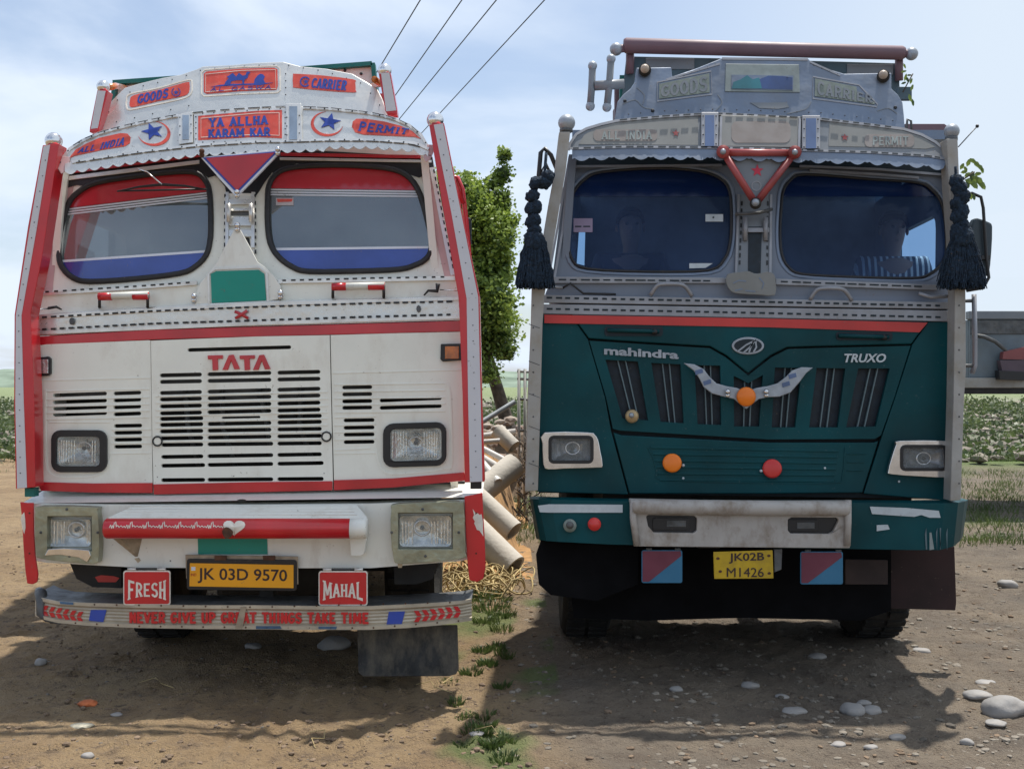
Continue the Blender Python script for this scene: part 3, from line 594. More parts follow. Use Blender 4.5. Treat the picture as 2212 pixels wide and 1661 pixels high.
for a, b_ in (((233, 190), (250, 186)), ((809, 172), (822, 182))):
    tube('crown_post_arm', [at(a[0], a[1], .12), at(b_[0], b_[1], .5), at(b_[0] + (20 if a[0] < 500 else -20), b_[1] + 4, 2.3)], .018, M_AMBER, TA)
poly('post_foot', rect(53, 1054, 74, 1073), -.06, .06, M_GREEND, TA); poly('post_foot', rect(1016, 1040, 1040, 1056), -.06, .06, M_BLACKP, TA)
# --- trim between windscreen and bonnet
YT = lambda x, y: .075
poly('trim_ledge', [(86, 640), (86, 633), (425, 607), (425, 616)], YT, .02, M_TRIM, TA)
poly('trim_ledge', [(600, 604), (982, 597), (984, 606), (601, 613)], YT, .02, M_TRIM, TA)
poly('cowl_panel', [(76, 680), (84, 640), (553, 607), (984, 600), (992, 655), (553, 668)], .088, .02, M_WHITE, TA, bevel=0)
band = [(66, 727), (70, 680), (330, 663), (457, 655), (575, 650), (800, 645), (991, 640), (995, 692), (800, 698), (553, 705), (322, 712)]
poly('silver_band', band, .055, .03, M_SILV, TA, bevel=.003)
poly('band_ridge', [(68, 690), (69, 681), (553, 653), (991, 641), (991, 649), (553, 662)], .046, .012, M_TRIM, TA)
poly('band_ridge', [(66, 724), (66, 716), (553, 694), (994, 681), (994, 689), (553, 703)], .046, .012, M_TRIM, TA)
dashes('trim_dash', [[(66, 687), (330, 672), (553, 663), (800, 655), (991, 651)], [(66, 713), (330, 699), (553, 692), (800, 684), (993, 679)]], .0425, M_BLACKP, TA, on=11, off=8, w=4.2)
dashes('trim_dash', [[(92, 631), (300, 618), (425, 609)], [(604, 606), (800, 601), (978, 598)]], .072, M_BLACKP, TA, on=9, off=10, w=3.6)
for pts in ([(90, 627), (108, 520), (132, 398)], [(932, 362), (955, 480), (978, 594)]):
    ribbon('pillar_trim', pts, 9, lambda x, y: YU(x, y) - .012, .012, M_TRIM, TA)
    dashes('trim_dash', [[(p[0] + (4 if p[0] > 500 else -4), p[1]) for p in pts]], lambda x, y: YU(x, y) - .0135, M_BLACKP, TA, on=8, off=8, w=3.2)
for x in (492, 545):
    ribbon('pillar_trim', [(x - (2 if x < 500 else -2), 415), (x, 560)], 8, lambda x, y: YU(x, y) - .014, .014, M_TRIM, TA)
    dashes('trim_dash', [[(x + (6 if x < 500 else -6) - 12 * (x < 500) + 12 * (x > 500) , 415), (x + (-7 if x < 500 else 7), 560)]], lambda x, y: YU(x, y) - .0155, M_BLACKP, TA, on=8, off=7, w=3.2)
xs_ = tube('red_cross_mark', [at(507, 673, .036), at(521, 679, .036), at(536, 688, .036)], .008, M_RED, TA, flat=.5)
tube('cross_bar', [at(508, 688, .034), at(521, 680, .034), at(534, 671, .034)], .008, M_RED, xs_, flat=.5)
poly('red_stripe', [(64, 728), (322, 713), (553, 706), (800, 699), (995, 693), (995, 716), (800, 721), (553, 727), (322, 734), (76, 746)], .045, .02, M_RED, TA, bevel=.003)
# --- front panels with their slots
YP = .045
slots_c = [((345, 435), (448, 586), (599, 692))]
rows = [(811, 803), (825, 818), (849, 839.5), (863, 854), (878, 869.5), (893, 884.5), (905, 898), (918, 911), (932, 926), (947, 941), (961, 957), (987, 981), (1006, 1000), (1037, 1034)]
def slot(x0, y0, x1, y1, h): r = h / 2; return [(p[0], p[1]) for p in [(x1 + r * math.cos(math.radians(a)), y1 + r * math.sin(math.radians(a))) for a in (-90, -45, 0, 45, 90)] + [(x0 + r * math.cos(math.radians(a)), y0 + r * math.sin(math.radians(a))) for a in (90, 135, 180, 225, 270)]]
hl = [slot(409, 756, 625, 750, 8)]
for i, (ya, yb) in enumerate(rows):
    f = line_y(345, ya, 692, yb); dx = 4 if i > 9 else 0; dx2 = 7 if i > 11 else (3 if i > 5 else 0)
    for a, b_ in ((349 + min(dx, 3), 432 + dx2), (452, 582 + dx), (603, 688 + dx2)):
        if i == 6 and a == 452: a, b_ = 481, 560
        hl.append(slot(a, f(a), b_, f(b_), 5 if (i == 6 and a == 481) else 8.5))
gr = poly('grille_panel', [(326, 736), (553, 727), (712, 724), (716, 900), (719, 1040), (719, 1058), (553, 1062), (332, 1067), (329, 950)], YP - .004, .02, M_WHITE, TA, holes=hl, bevel=.0022)
lrows_ = [(853, 849), (868, 864), (882, 879), (895, 894)]
hl = []
for a, b_ in lrows_: hl += [slot(118, a + 1, 227, a - 3, 8), slot(249, b_ + 1, 301, b_ - 1, 8)]
hl += [slot(250, y, 303, y - 1, 8) for y in (920, 935, 950, 965)] + [rr(118, 940, 219, 1011, 14)]
pl_ = poly('corner_panel', [(74, 748), (100, 744), (322, 735), (325, 736), (328, 950), (330, 1064), (200, 1063), (84, 1058), (78, 1040), (74, 900)], YP, .02, M_WHITE, TA, holes=hl, bevel=.0022)
hl = [slot(743, y, 800, y - 1, 8) for y in (837, 852, 867, 881)] + [slot(746, y, 805, y - 1, 8) for y in (908, 924, 939, 955)] + [slot(824, 865, 950, 860, 8), slot(824, 881, 950, 877, 8), rr(843, 924, 950, 994, 14)]
pr_ = poly('corner_panel', [(714, 724), (850, 720), (996, 717), (999, 850), (1003, 1022), (1003, 1038), (850, 1052), (722, 1057), (718, 900)], YP, .02, M_WHITE, TA, holes=hl, bevel=.0022)
# pressed ribs between slots
rb = Bag()
for i in range(2, 11):
    a = (rows[i][0] + rows[i + 1][0]) / 2; b_ = (rows[i][1] + rows[i + 1][1]) / 2
    if abs(rows[i][0] - rows[i + 1][0]) < 17: rb.quadbar((336, a), (708, b_ - .5), 3, YP - .0075, .006)
rb.out('pressed_rib', M_WHITE, gr, bevel=.0015)
rb = Bag()
for y in (842, 860, 875, 889, 903): rb.quadbar((100, y + 3), (322, y - 2), 3, YP - .0035, .006)
for y in (928, 943, 958): rb.quadbar((240, y), (326, y - 1), 3, YP - .0035, .006)
for p0, p1 in (((82, 822), (326, 816)), ((104, 912), (236, 912)), ((236, 980), (326, 978))): rb.quadbar(p0, p1, 3, YP - .003, .005)
rb.out('pressed_rib', M_WHITE, pl_, bevel=.0015)
rb = Bag()
for y in (829, 844, 859, 873, 889, 900, 917, 932, 948): rb.quadbar((722, y + 2), (812 if y > 895 else 962, y - 1), 3, YP - .0035, .006)
for p0, p1 in (((718, 806), (996, 799)), ((722, 972), (800, 968)), ((722, 980), (812, 978))): rb.quadbar(p0, p1, 3, YP - .003, .005)
rb.out('pressed_rib', M_WHITE, pr_, bevel=.0015)
for pts, q in (([(98, 842), (97, 900), (99, 1000), (110, 1024), (140, 1030), (200, 1028), (228, 1014), (240, 985)], pl_), ([(812, 970), (818, 1000), (838, 1022), (900, 1020), (960, 1012), (976, 996), (972, 850), (962, 832)], pr_)):
    ribbon('pressed_edge', crom(pts, 4, False), 4, YP - .004, .006, M_WHITE, q)
poly('black_backing', [(90, 745), (990, 735), (998, 1058), (90, 1062)], .30, .02, M_DARK, TA, bevel=0)
en = poly('engine_block', rect(360, 850, 690, 1010), .25, .15, M_DARK, TA, bevel=.02)
for x in (400, 480, 560, 650): tube('engine_hose', [at(x, 840, .2), at(x + R.uniform(-20, 20), 920, .17), at(x + 30, 1010, .22)], .014, M_DGREY, en)
# red sills
for pl, q in (([(80, 1041), (200, 1044), (329, 1043), (329, 1065), (200, 1064), (88, 1060)], pl_), ([(331, 1046), (553, 1041), (718, 1039), (718, 1059), (553, 1063), (332, 1068)], gr), ([(721, 1037), (850, 1033), (1003, 1020), (1005, 1038), (850, 1053), (721, 1059)], pr_)):
    poly('red_sill', pl, YP - .012, .01, M_RED, q, bevel=.003)
# TATA
for x0 in (448, 517):
    poly('lettering', [(x0, 768), (x0 + 33, 767), (x0 + 33, 775), (x0 + 22, 775), (x0 + 23, 799), (x0 + 11, 800), (x0 + 10, 776), (x0 + 1, 776)], YP - .014, .012, M_RED, gr, bevel=.002)
for x0 in (480, 546):
    poly('lettering', [(x0, 799), (x0 + 14, 767), (x0 + 24, 766), (x0 + 38, 797), (x0 + 26, 798), (x0 + 19, 779), (x0 + 12, 799)], YP - .014, .012, M_RED, gr, bevel=.002)
for x, y in ((340, 953), (705, 943)):
    l_ = tube('bonnet_latch', [at(p[0], p[1], YP - .012) for p in circ(x, y, 10, 20)], .004, M_BLACKP, gr, closed=True)
    poly('latch_button', circ(x, y, 8), YP - .012, .01, M_WHITE, l_)
rivets('screw', [(556, 907), (536, 903), (340, 1030), (505, 1028), (700, 1022)], .003, YP - .005, M_DGREY, gr)
# lamps
def lamp(parent, bez, lens, Yb, mb, ml=M_LENS, depth=.05, bt=.02, name='headlight', reflector=M_REFL, bulb=None, ribs=True):
    h = poly(name, bez, Yb, bt, mb, parent, holes=[lens], bevel=.005)
    c = (sum(p[0] for p in lens) / len(lens), sum(p[1] for p in lens) / len(lens)); bc = bulb or c
    n = len(lens); rings = []
    for k, dd in ((1, .006), (.86, .03), (.5, .055), (.22, .065)):
        rings.append([at(bc[0] * (1 - k) + p[0] * k, bc[1] * (1 - k) + p[1] * k, Yb + bt * .5 + dd) for p in lens])
    vs = [v for r_ in rings for v in r_]; fs = [(k * n + i, k * n + (i + 1) % n, (k + 1) * n + (i + 1) % n, (k + 1) * n + i) for k in range(3) for i in range(n)] + [tuple(3 * n + i for i in range(n))]
    build('reflector', vs, fs, reflector, h, smooth=True)
    poly('lens', lens, Yb + bt * .5, .004, ml, h, bevel=0)
    ball('bulb', at(bc[0], bc[1], Yb + .05), .012, M_BLACKP, h, seg=10)
    tube('bulb_ring', [at(bc[0] + 15 * math.cos(a), bc[1] + 13 * math.sin(a), Yb + .045) for a in [2 * math.pi * i / 20 for i in range(20)]], .004, M_CHROME, h, closed=True, seg=6)
    if ribs:
        b = Bag(); x0 = min(p[0] for p in lens); x1 = max(p[0] for p in lens); y0 = min(p[1] for p in lens); y1 = max(p[1] for p in lens)
        x = x0 + 6
        while x < x1 - 5:
            if abs(x - bc[0]) > 16: b.quadbar((x, y0 + 8), (x + R.uniform(-2, 2), y1 - 9), 1.4, Yb + bt * .5 - .001, .002)
            x += 5.6
        b.out('lens_rib', M_REFL, h)
    return h
lamp(TA, rr(110, 929, 230, 1020, 20), rr(121, 943, 215, 1007, 9), YP - .02, M_BLACKP, bulb=(182, 968), depth=.06)
lamp(TA, [(p[0], p[1] - (p[0] - 895) * .03) for p in rr(827, 913, 964, 1008, 22)], [(p[0], p[1] - (p[0] - 895) * .03) for p in rr(843, 926, 954, 995, 10)], YP - .02, M_BLACKP, bulb=(898, 957))
for fr, m_ in (([(66, 774), (104, 770), (109, 775), (109, 808), (103, 812), (66, 813)], M_REFL), ([(952, 743), (998, 742), (999, 778), (956, 781), (951, 776)], M_AMBER)):
    i_ = poly('side_indicator', fr, YP - .02, .03, M_BLACKP, TA, bevel=.004)
    cx = sum(p[0] for p in fr) / len(fr) + (-4 if m_ is M_REFL else 5); poly('indicator_lens', rect(cx - 15, min(p[1] for p in fr) + 6, cx + 15, max(p[1] for p in fr) - 6), YP - .024, .01, m_, i_, bevel=.002)
# handles striped red and white
for x0, ya, yb in ((213, 632, 629), (717, 611, 609)):
    h_ = tube('grab_handle', [at(x0, ya + 9, .02), at(x0 + 108 + (6 if x0 > 500 else 0), yb + 8, .02)], .0195, mat('striped white', (.6, .6, .55), .4) if 'striped white' not in MC else MC['striped white'], TA, seg=14)
    for a, b_ in ((0, .27), (.69, 1)):
        w_ = 108 + (6 if x0 > 500 else 0)
        tube('red_sleeve', [at(x0 + w_ * a, ya + 9 - a * 1.5, .02), at(x0 + w_ * b_, ya + 9 - b_ * 1.5, .02)], .0205, M_RED2, h_, seg=14)
    for dx in (2, 106 + (6 if x0 > 500 else 0)): tube('handle_leg', [at(x0 + dx, ya + 5, .02), at(x0 + dx, ya + 31, .02), at(x0 + dx, ya + 32, .08)], .008, M_BLACKP, h_)
w_ = tube('wiper_spindle', [at(62, 668, -.02), at(104, 667, .03)], .004, M_CHROME, TA); tube('spindle_cap', [at(104, 666, .03), at(122, 663, .03), at(133, 669, .05)], [.008, .007, .004], M_BLACKP, w_)
w_ = tube('wiper_spindle', [at(950, 626, .03), at(992, 628, .0)], .003, M_CHROME, TA); tube('spindle_cap', [at(916, 638, .05), at(925, 628, .04), at(944, 629, .03), at(946, 613, .03)], [.004, .007, .011, .013], M_BLACKP, w_)
for x, y in ((154, 694), (904, 667)):
    q = poly('washer_jet', circ(x, y, 5, 8, 8), .035, .02, M_DGREY, TA)
# centre strut between the windscreens
YS = lambda x, y: YU(x, y) - .03
cs = poly('centre_strut', [(491, 418), (545, 418), (547, 545), (489, 545)], lambda x, y: YU(x, y) - .008, .02, M_WHITE2, TA, bevel=0)
for y0, y1 in ((430, 442), (450, 456), (468, 488), (496, 512)):
    poly('strut_rung', rr(494, y0, 543, y1, 3, 2), YS, .018, M_SILV, cs)
poly('strut_slot', rect(499, 457, 538, 466), lambda x, y: YU(x, y) - .012, .006, M_DGREY, cs, bevel=0)
for x in (490, 546): ribbon('strut_rail', [(x, 425), (x, 535)], 7, YS, .02, M_TRIM, cs)
poly('strut_window', [(499, 514), (538, 514), (541, 532), (497, 532)], lambda x, y: YU(x, y) - .011, .004, M_BLACKP, cs, bevel=0)
for x in (494, 542): tube('strut_bracket', [at(x, 440, .13), at(x, 462, .13), at(x, 480, .13)], .012, M_TRIM, cs)
nb = crom([(512, 494), (520, 500), (545, 545)], 1, False)
nose = [(505, 497), (512, 493), (519, 497), (543, 541), (556, 566), (572, 577), (592, 597), (606, 618), (610, 645), (577, 651), (420, 661), (421, 640), (432, 612), (452, 588), (463, 575), (478, 548)]
nz = poly('nose_board', nose, .06, .02, M_WHITE2, TA, bevel=.003)
ribbon('nose_frame', [(451, 657), (450, 592), (464, 581), (560, 577), (576, 589), (579, 652)], 4.5, .052, .012, M_TRIM, nz)
poly('green_panel', [(457, 655), (455, 592), (467, 586), (559, 583), (571, 592), (575, 649)], .054, .01, M_GREEN, nz, bevel=.002)
def knob(x, y, r, Y, m=M_CHROME, par=TA): 
    k_ = ball('round_knob', at(x, y, Y), r * (6 + Y) / F, m, par, seg=12); tube('knob_collar', [at(x, y + r * 1.0, Y + .01), at(x, y + r * 1.7, Y + .03)], r * .9 * 6 / F, m, k_); return k_
for x, y in ((419, 640), (606, 633), (513, 487)): knob(x, y, 6.5, .03)
# red pennant
pn = poly('pennant', [(433, 340), (515, 332), (604, 323), (604, 330), (513, 424), (508, 424)], -.035, .02, M_WLINE, TA, bevel=.002)
poly('pennant_border', [(438, 341), (515, 335), (601, 327), (512, 418)], -.038, .004, M_BLUEP, pn, bevel=0)
poly('pennant_face', [(445, 342), (515, 336), (593, 330), (512, 412)], -.041, .004, M_RED, pn, bevel=0)
for x, y, m_ in ((436, 327, M_RUST), (600, 323, M_CHROME), (512, 415, M_CHROME)): knob(x, y, 6, -.06, m_, pn)
# --- white bumper, built as a curved plan
def bumper(name, top, bot, Yf, m, parent, d, holes=(), lip=10, bevel=.006, endY=.25):
    # top/bot : px polylines with equal counts; ends curve back
    n = len(top); rowsY = []
    def yy(i): e = min(i, n - 1 - i); return {0: endY, 1: endY * .45, 2: endY * .12, 3: .0}.get(e, 0)
    rws = []
    for k, (pl, dy, off) in enumerate(((top, .10, -lip), (top, 0, 0), (bot, 0, 0), (bot, .05, 2))):
        r_ = []
        for i, p in enumerate(pl):
            q = at(p[0], p[1] + off, Yf + yy(i)); q = at(p[0], p[1] + (0 if k in (1, 2) else 0), Yf + yy(i))
            if k == 0: q = q + Vector((0, dy + .03, .002))
            if k == 3: q = q + Vector((0, dy, .0))
            r_.append(q)
        rws.append(r_)
    vs = [v for r_ in rws for v in r_]; fs = [(k * n + i, k * n + i + 1, (k + 1) * n + i + 1, (k + 1) * n + i) for k in range(3) for i in range(n - 1)]
    o = build(name, vs, fs, m, parent); s = o.modifiers.new('solid', 'SOLIDIFY'); s.thickness = .008; s.offset = -1
    b2 = o.modifiers.new('bevel', 'BEVEL'); b2.width = bevel; b2.segments = 3; b2.limit_method = 'ANGLE'; b2.angle_limit = math.radians(30)
    return o
bmp = bumper('bumper', [(46, 1088), (52, 1088), (66, 1088), (90, 1088), (300, 1090), (553, 1090), (800, 1088), (1000, 1080), (1022, 1078), (1036, 1076), (1042, 1074)],
             [(60, 1202), (66, 1206), (76, 1211), (100, 1215), (300, 1226), (553, 1227), (800, 1227), (990, 1212), (1015, 1208), (1030, 1200), (1036, 1196)], -.10, M_WHITE2, TA, .1, endY=.3)
poly('bumper_top', [(60, 1076), (553, 1071), (1030, 1062), (1036, 1073), (553, 1087), (56, 1086)], 0, .3, M_WHITE2, TA, bevel=0) if False else None
build('bumper_shelf', [at(46, 1088, -.09) + Vector((0, 0, .001)), at(1042, 1074, -.09) + Vector((0, 0, .001)), at(1042, 1074, -.09) + Vector((0, .32, .05)), at(46, 1088, -.09) + Vector((0, .32, .05))], [(0, 1, 2, 3)], M_WHITE2, TA)
def shelf(yv, t=.02): pass
poly('black_gap', [(80, 1060), (1004, 1040), (1004, 1066), (80, 1080)], .20, .03, M_BLACKP, TA, bevel=0)
poly('shelf_hole', circ(522, 1081, 10, 14, 3), -.103, .003, M_BLACKP, bmp, bevel=0)
for out, inn, lens, blb in ((crom([(86, 1093), (200, 1095), (210, 1103), (214, 1150), (213, 1205), (203, 1218), (150, 1214), (88, 1207), (77, 1196), (75, 1150), (76, 1104)], 2), rect(102, 1115, 198, 1190), rr(105, 1121, 196, 1180, 8), (165, 1144)),
                            (crom([(858, 1088), (985, 1083), (1002, 1094), (1004, 1150), (1006, 1195), (996, 1207), (870, 1218), (850, 1205), (844, 1150), (845, 1100)], 2), rect(860, 1108, 978, 1186), rr(863, 1113, 975, 1180, 9), (912, 1140))):
    fr = poly('fog_lamp', out, -.165, .062, M_LAMPG, TA, holes=[inn], bevel=.006)
    bx = [at(p[0], p[1], -.163) for p in inn] + [at(lens[0][0] * 0 + p[0] * .97 + .03 * sum(q[0] for q in inn) / 4, p[1] * .97 + .03 * sum(q[1] for q in inn) / 4, -.112) for p in inn]
    build('lamp_well', bx, [(i, (i + 1) % 4, 4 + (i + 1) % 4, 4 + i) for i in range(4)], M_LAMPG, fr)
    h = lamp(fr, [(p[0] + (blb[0] - p[0]) * -.01, p[1]) for p in rr(min(p[0] for p in lens) - 2, min(p[1] for p in lens) - 2, max(p[0] for p in lens) + 2, max(p[1] for p in lens) + 2, 8)], lens, -.095, M_REFL, name='lamp_rim', bulb=blb, bt=.012) if False else None
    n = len(lens); rings = [[at(blb[0] * (1 - k) + p[0] * k, blb[1] * (1 - k) + p[1] * k, -.122 + dd) for p in lens] for k, dd in ((1, 0), (.85, .008), (.5, .014), (.2, .017))]
    build('reflector', [v for r_ in rings for v in r_], [(k * n + i, k * n + (i + 1) % n, (k + 1) * n + (i + 1) % n, (k + 1) * n + i) for k in range(3) for i in range(n)] + [tuple(3 * n + i for i in range(n))], M_REFL, fr, smooth=True)
    poly('lens', lens, -.132, .004, M_LENS, fr, bevel=0)
    b = Bag(); x = min(p[0] for p in lens) + 6
    while x < max(p[0] for p in lens) - 5:
        if abs(x - blb[0]) > 19: b.quadbar((x, 1126), (x + R.uniform(-2, 3), 1174), 1.6, -.134, .002)
        x += 7
    b.out('lens_rib', M_REFL, fr)
    ball('bulb', at(blb[0], blb[1], -.118), .011, M_DGREY, fr, seg=10)
    tube('bulb_ring', [at(blb[0] + 17 * math.cos(a), blb[1] + 16 * math.sin(a), -.121) for a in [2 * math.pi * i / 20 for i in range(20)]], .005, M_CHROME, fr, closed=True, seg=6)
    rivets('screw', [((inn[0][0] + inn[1][0]) / 2 - 6, 1100), ((inn[0][0] + inn[1][0]) / 2, 1201), (inn[0][0] - 14, 1150), (inn[1][0] + 13, 1150)], .008, -.166, M_DGREY, fr)
poly('bent_metal', [(104, 1186), (140, 1184), (192, 1188), (196, 1200), (188, 1214), (170, 1204), (130, 1198), (96, 1200)], -.172, .008, M_CHROME, TA)
# red end flaps
for pl in ([(43, 1084), (58, 1086), (72, 1086), (73, 1150), (76, 1200), (82, 1240), (80, 1257), (70, 1262), (58, 1260), (54, 1230), (50, 1180), (47, 1120)], [(1003, 1072), (1025, 1068), (1042, 1064), (1044, 1110), (1047, 1160), (1049, 1225), (1044, 1250), (1030, 1257), (1014, 1253), (1010, 1220), (1006, 1150)]):
    f_ = poly('end_flap', pl, -.13, .012, M_RED2, TA, bevel=.004)
    if pl[0][0] > 500:
        w2 = poly('wing_sticker', [(1021, 1099), (1027, 1108), (1026, 1112), (1032, 1108), (1036, 1112), (1040, 1110), (1043, 1125), (1044, 1158), (1036, 1146), (1030, 1144), (1028, 1138), (1024, 1130), (1026, 1126), (1021, 1118), (1024, 1112)], -.1325, .003, M_LETW, f_, bevel=0)
    else:
        poly('wing_sticker', [(52, 1106), (54, 1120), (55, 1140), (52, 1153), (48, 1140), (45, 1122), (47, 1112)], -.1325, .003, M_LETW, f_, bevel=0)
    rivets('screw', [(sum(p[0] for p in pl) / len(pl), y) for y in (1108, 1195)], .005, -.131, M_RUST, f_)
# red step with its plate and brackets
stp = build('step_plate', [at(290, 1094, -.105), at(770, 1092, -.105), at(794, 1120, -.235), at(792, 1122, -.235), at(236, 1122, -.235), at(234, 1120, -.235)], [(0, 1, 2, 3, 4, 5)], M_WHITE2, TA)
sm = stp.modifiers.new('solid', 'SOLIDIFY'); sm.thickness = .006
b = Bag()
for k, (xa, xb, y) in enumerate(((276, 756, 1097), (270, 762, 1103), (264, 766, 1109), (256, 772, 1115))):
    t = (y - 1093) / 28; Y_ = -.105 - .13 * t; a = at(xa, y, Y_ + .004); c_ = at(xb, y - 1, Y_ + .004); b.box((a.x, a.y - .006, a.z + .001), (c_.x, a.y + .006, a.z + .009))
b.out('step_rib', M_TRIM, stp)
tb = tube('step_tube', [at(228, 1141, -.23), at(232, 1141, -.23), at(757, 1141, -.23)], [.046, .052, .052], M_RED2, stp, seg=24)
tube('step_tube_end', [at(757, 1141, -.2305), at(788, 1141, -.2305), at(794, 1141, -.2305)], [.0525, .0525, .049], M_WHITE2, stp, seg=24)
for xa in (240, 757):
    s = 1 if xa < 500 else -1; x1 = xa if s > 0 else xa + 36; 
    vs = [at(x1, 1160, -.22), at(x1 + s * 52, 1202, -.105), at(x1 + s * 62, 1160, -.105), at(x1 + s * 8, 1158, -.22)]
    build('step_bracket', [v for v in vs] + [v + Vector((s * .012, .004, 0)) for v in vs], [(0, 1, 2, 3), (7, 6, 5, 4), (0, 4, 5, 1), (1, 5, 6, 2), (2, 6, 7, 3), (3, 7, 4, 0)], M_BACKB if s > 0 else M_WHITE2, stp) if s > 0 else poly('step_bracket', [(755, 1160), (792, 1160), (786, 1196), (778, 1201), (758, 1200)], -.17, .06, M_WHITE2, stp)
hb = []; x = 236; R2 = random.Random(3)
while x < 488: 
    for k, (dx, dy) in enumerate(((3, 3), (2, -4), (2, 5), (2, -3), (2, 4), (1, -10), (2, 17), (1, -12), (3, 1), (3, -3), (4, 2), (4, -2), (3, 2), (3, -1))):
        hb.append((x, 1137 + dy * .9)); x += dx
YR = lambda x, y: -.23 - math.sqrt(max(.0525 ** 2 - ((y - 1141) * 5.77 / F) ** 2, 1e-6)) - .001
q = Bag()
for p0, p1 in zip(hb, hb[1:]): q.quadbar(p0, p1, 1.5, YR, .002)
q.out('heartbeat_print', M_LETW, tb)
heart = [(506, 1160)] + [(506 + 24 * (16 * math.sin(t) ** 3) / 16, 1138 - 20 * (13 * math.cos(t) - 5 * math.cos(2 * t) - 2 * math.cos(3 * t) - math.cos(4 * t)) / 17) for t in [math.pi + 2 * math.pi * i / 24 for i in range(1, 24)]]
vsH = [at(p[0], p[1], YR(*p) - .006) for p in heart]; c0 = at(506, 1138, YR(506, 1138) - .006)
build('heart_print', vsH + [c0], [(i, (i + 1) % len(heart), len(heart)) for i in range(len(heart))], M_LETW, tb)
rp = [(p[0] * 1, p[1]) for p in crom([(480, 1146), (488, 1138), (498, 1142), (504, 1150), (498, 1160), (488, 1163), (482, 1156)], 2)]
build('rust_patch', [at(p[0], p[1], -.23 - .0525 - .009) for p in rp], [tuple(range(len(rp)))], M_RUST, tb)
poly('green_patch', [(427, 1158), (577, 1158), (578, 1197), (428, 1197)], -.104, .003, M_GREEN, bmp, bevel=0)
M_STAIN = mat('rust stain', (.50, .40, .27), .6, var=.25, scale=30)
for pl in ([(478, 1212), (484, 1206), (488, 1218), (486, 1226), (479, 1226)], [(404, 1206), (412, 1204), (416, 1214), (414, 1226), (407, 1222)], [(858, 1206), (866, 1204), (870, 1216), (868, 1226), (860, 1226)], [(290, 1206), (300, 1204), (304, 1210), (298, 1216)]):
    poly('rust_stain', pl, -.102, .0015, M_STAIN, bmp, bevel=0)
rivets('bolt', [(368, 1211), (415, 1200), (565, 1204), (864, 1211), (950, 1178)], .004, -.101, M_DGREY, bmp)
# number plate
pb = poly('number_plate', [(400, 1198), (643, 1202), (644, 1262), (636, 1262), (402, 1250)], -.13, .012, M_BACKB, TA)
pf = poly('plate_frame', [(p[0], p[1] + (p[0] - 520) * .012) for p in rr(403, 1208, 641, 1275, 6)], -.14, .012, M_BLACKP, pb, bevel=.003)
pfm = [(410, 1216), (634, 1220), (634, 1270), (409, 1266)]
poly('plate_face', pfm, -.144, .006, M_YEL, pb, bevel=.001)
letters('JK 03D 9570', (0, 0, 1, 1), -.1455, .002, M_LETD, pb, bold=.012, warp=lambda u, v: (427 + 193 * u, 1259 + 4 * u - v * 33))
poly('hologram', rect(413, 1224, 422, 1232), -.1455, .002, M_WLINE, pb, bevel=0)
letters('IND', (412, 1238, 424, 1244), -.1455, .002, M_RED, pb)
for x in (475, 580): poly('plate_bolt', rect(x - 12, 1200, x + 14, 1210), -.147, .01, M_RUST, pb)
# hanging boards FRESH / MAHAL
def bow(x0, x1, ya, yb, up): return lambda u, v: (x0 + (x1 - x0) * u + (u - .5) * 6 * abs(v - .5) * 0, ya + (yb - ya) * (1 - v) if False else ((ya + yb) / 2 + (.5 - v) * (yb - ya) * (.62 + 1.5 * (u - .5) ** 2)) + up * (.25 - (u - .5) ** 2) * 0)
for x0, x1, y0, y1, txt, Yb in ((266, 368, 1232, 1307, 'FRESH', -.16), (688, 794, 1233, 1308, 'MAHAL', -.16)):
    fb = poly('hanging_board', rr(x0, y0, x1, y1, 5, 2), Yb, .008, M_LETW, TA, bevel=.002)
    poly('board_face', rr(x0 + 2.5, y0 + 3, x1 - 2.5, y1 - 3, 4, 2), Yb - .002, .003, M_RED2, fb, bevel=0)
    slab(txt, (0, 0, 1, 1), Yb - .004, .002, M_LETW, fb, wt=.15, serif=.15, warp=bow(x0 + 10, x1 - 10, y0 + 19, y1 - 10, 0))
    for xx_ in ((x0 + 10, x0 + 28), (x1 - 28, x1 - 10)): tube('hinge', [at(xx_[0], y0 - 3, Yb + .004), at(xx_[1], y0 - 3, Yb + .004)], .008, M_TRIM, fb)
    tube('hinge_rod', [at(x0 + 10, y0 - 4, Yb + .004), at(x1 - 10, y0 - 4, Yb + .004)], .004, M_DGREY, fb)
# lower ribbed bumper
tp = [(76, 1284), (92, 1292), (125, 1299), (190, 1302), (300, 1305), (420, 1307), (553, 1307), (700, 1309), (794, 1309), (880, 1305), (950, 1301), (1000, 1297), (1019, 1293)]
bt = [(76, 1330), (92, 1337), (125, 1345), (190, 1351), (300, 1356), (420, 1358), (553, 1359), (700, 1360), (780, 1360), (880, 1356), (950, 1350), (1000, 1343), (1019, 1340)]
yl = [.16, .07, .02, -.03, -.07, -.09, -.1, -.1, -.09, -.06, -.02, .05, .1]
YL = lambda x, y: -.12 + next((yl[i] + (yl[i + 1] - yl[i]) * (x - tp[i][0]) / (tp[i + 1][0] - tp[i][0]) for i in range(len(tp) - 1) if x <= tp[i + 1][0]), .1) * .6
n = len(tp); K = 14; vs = []
for k in range(K + 1):
    t = k / K
    for i in range(n):
        y = tp[i][1] + (bt[i][1] - tp[i][1]) * t; yy = YL(tp[i][0], y)
        if 3 <= k <= K - 3: yy += .012 + (.004 if k % 2 else 0)
        vs.append(at(tp[i][0], y, yy))
lbp = build('lower_bumper', vs, [(k * n + i, k * n + i + 1, (k + 1) * n + i + 1, (k + 1) * n + i) for k in range(K) for i in range(n - 1)], M_ALRIB, TA)
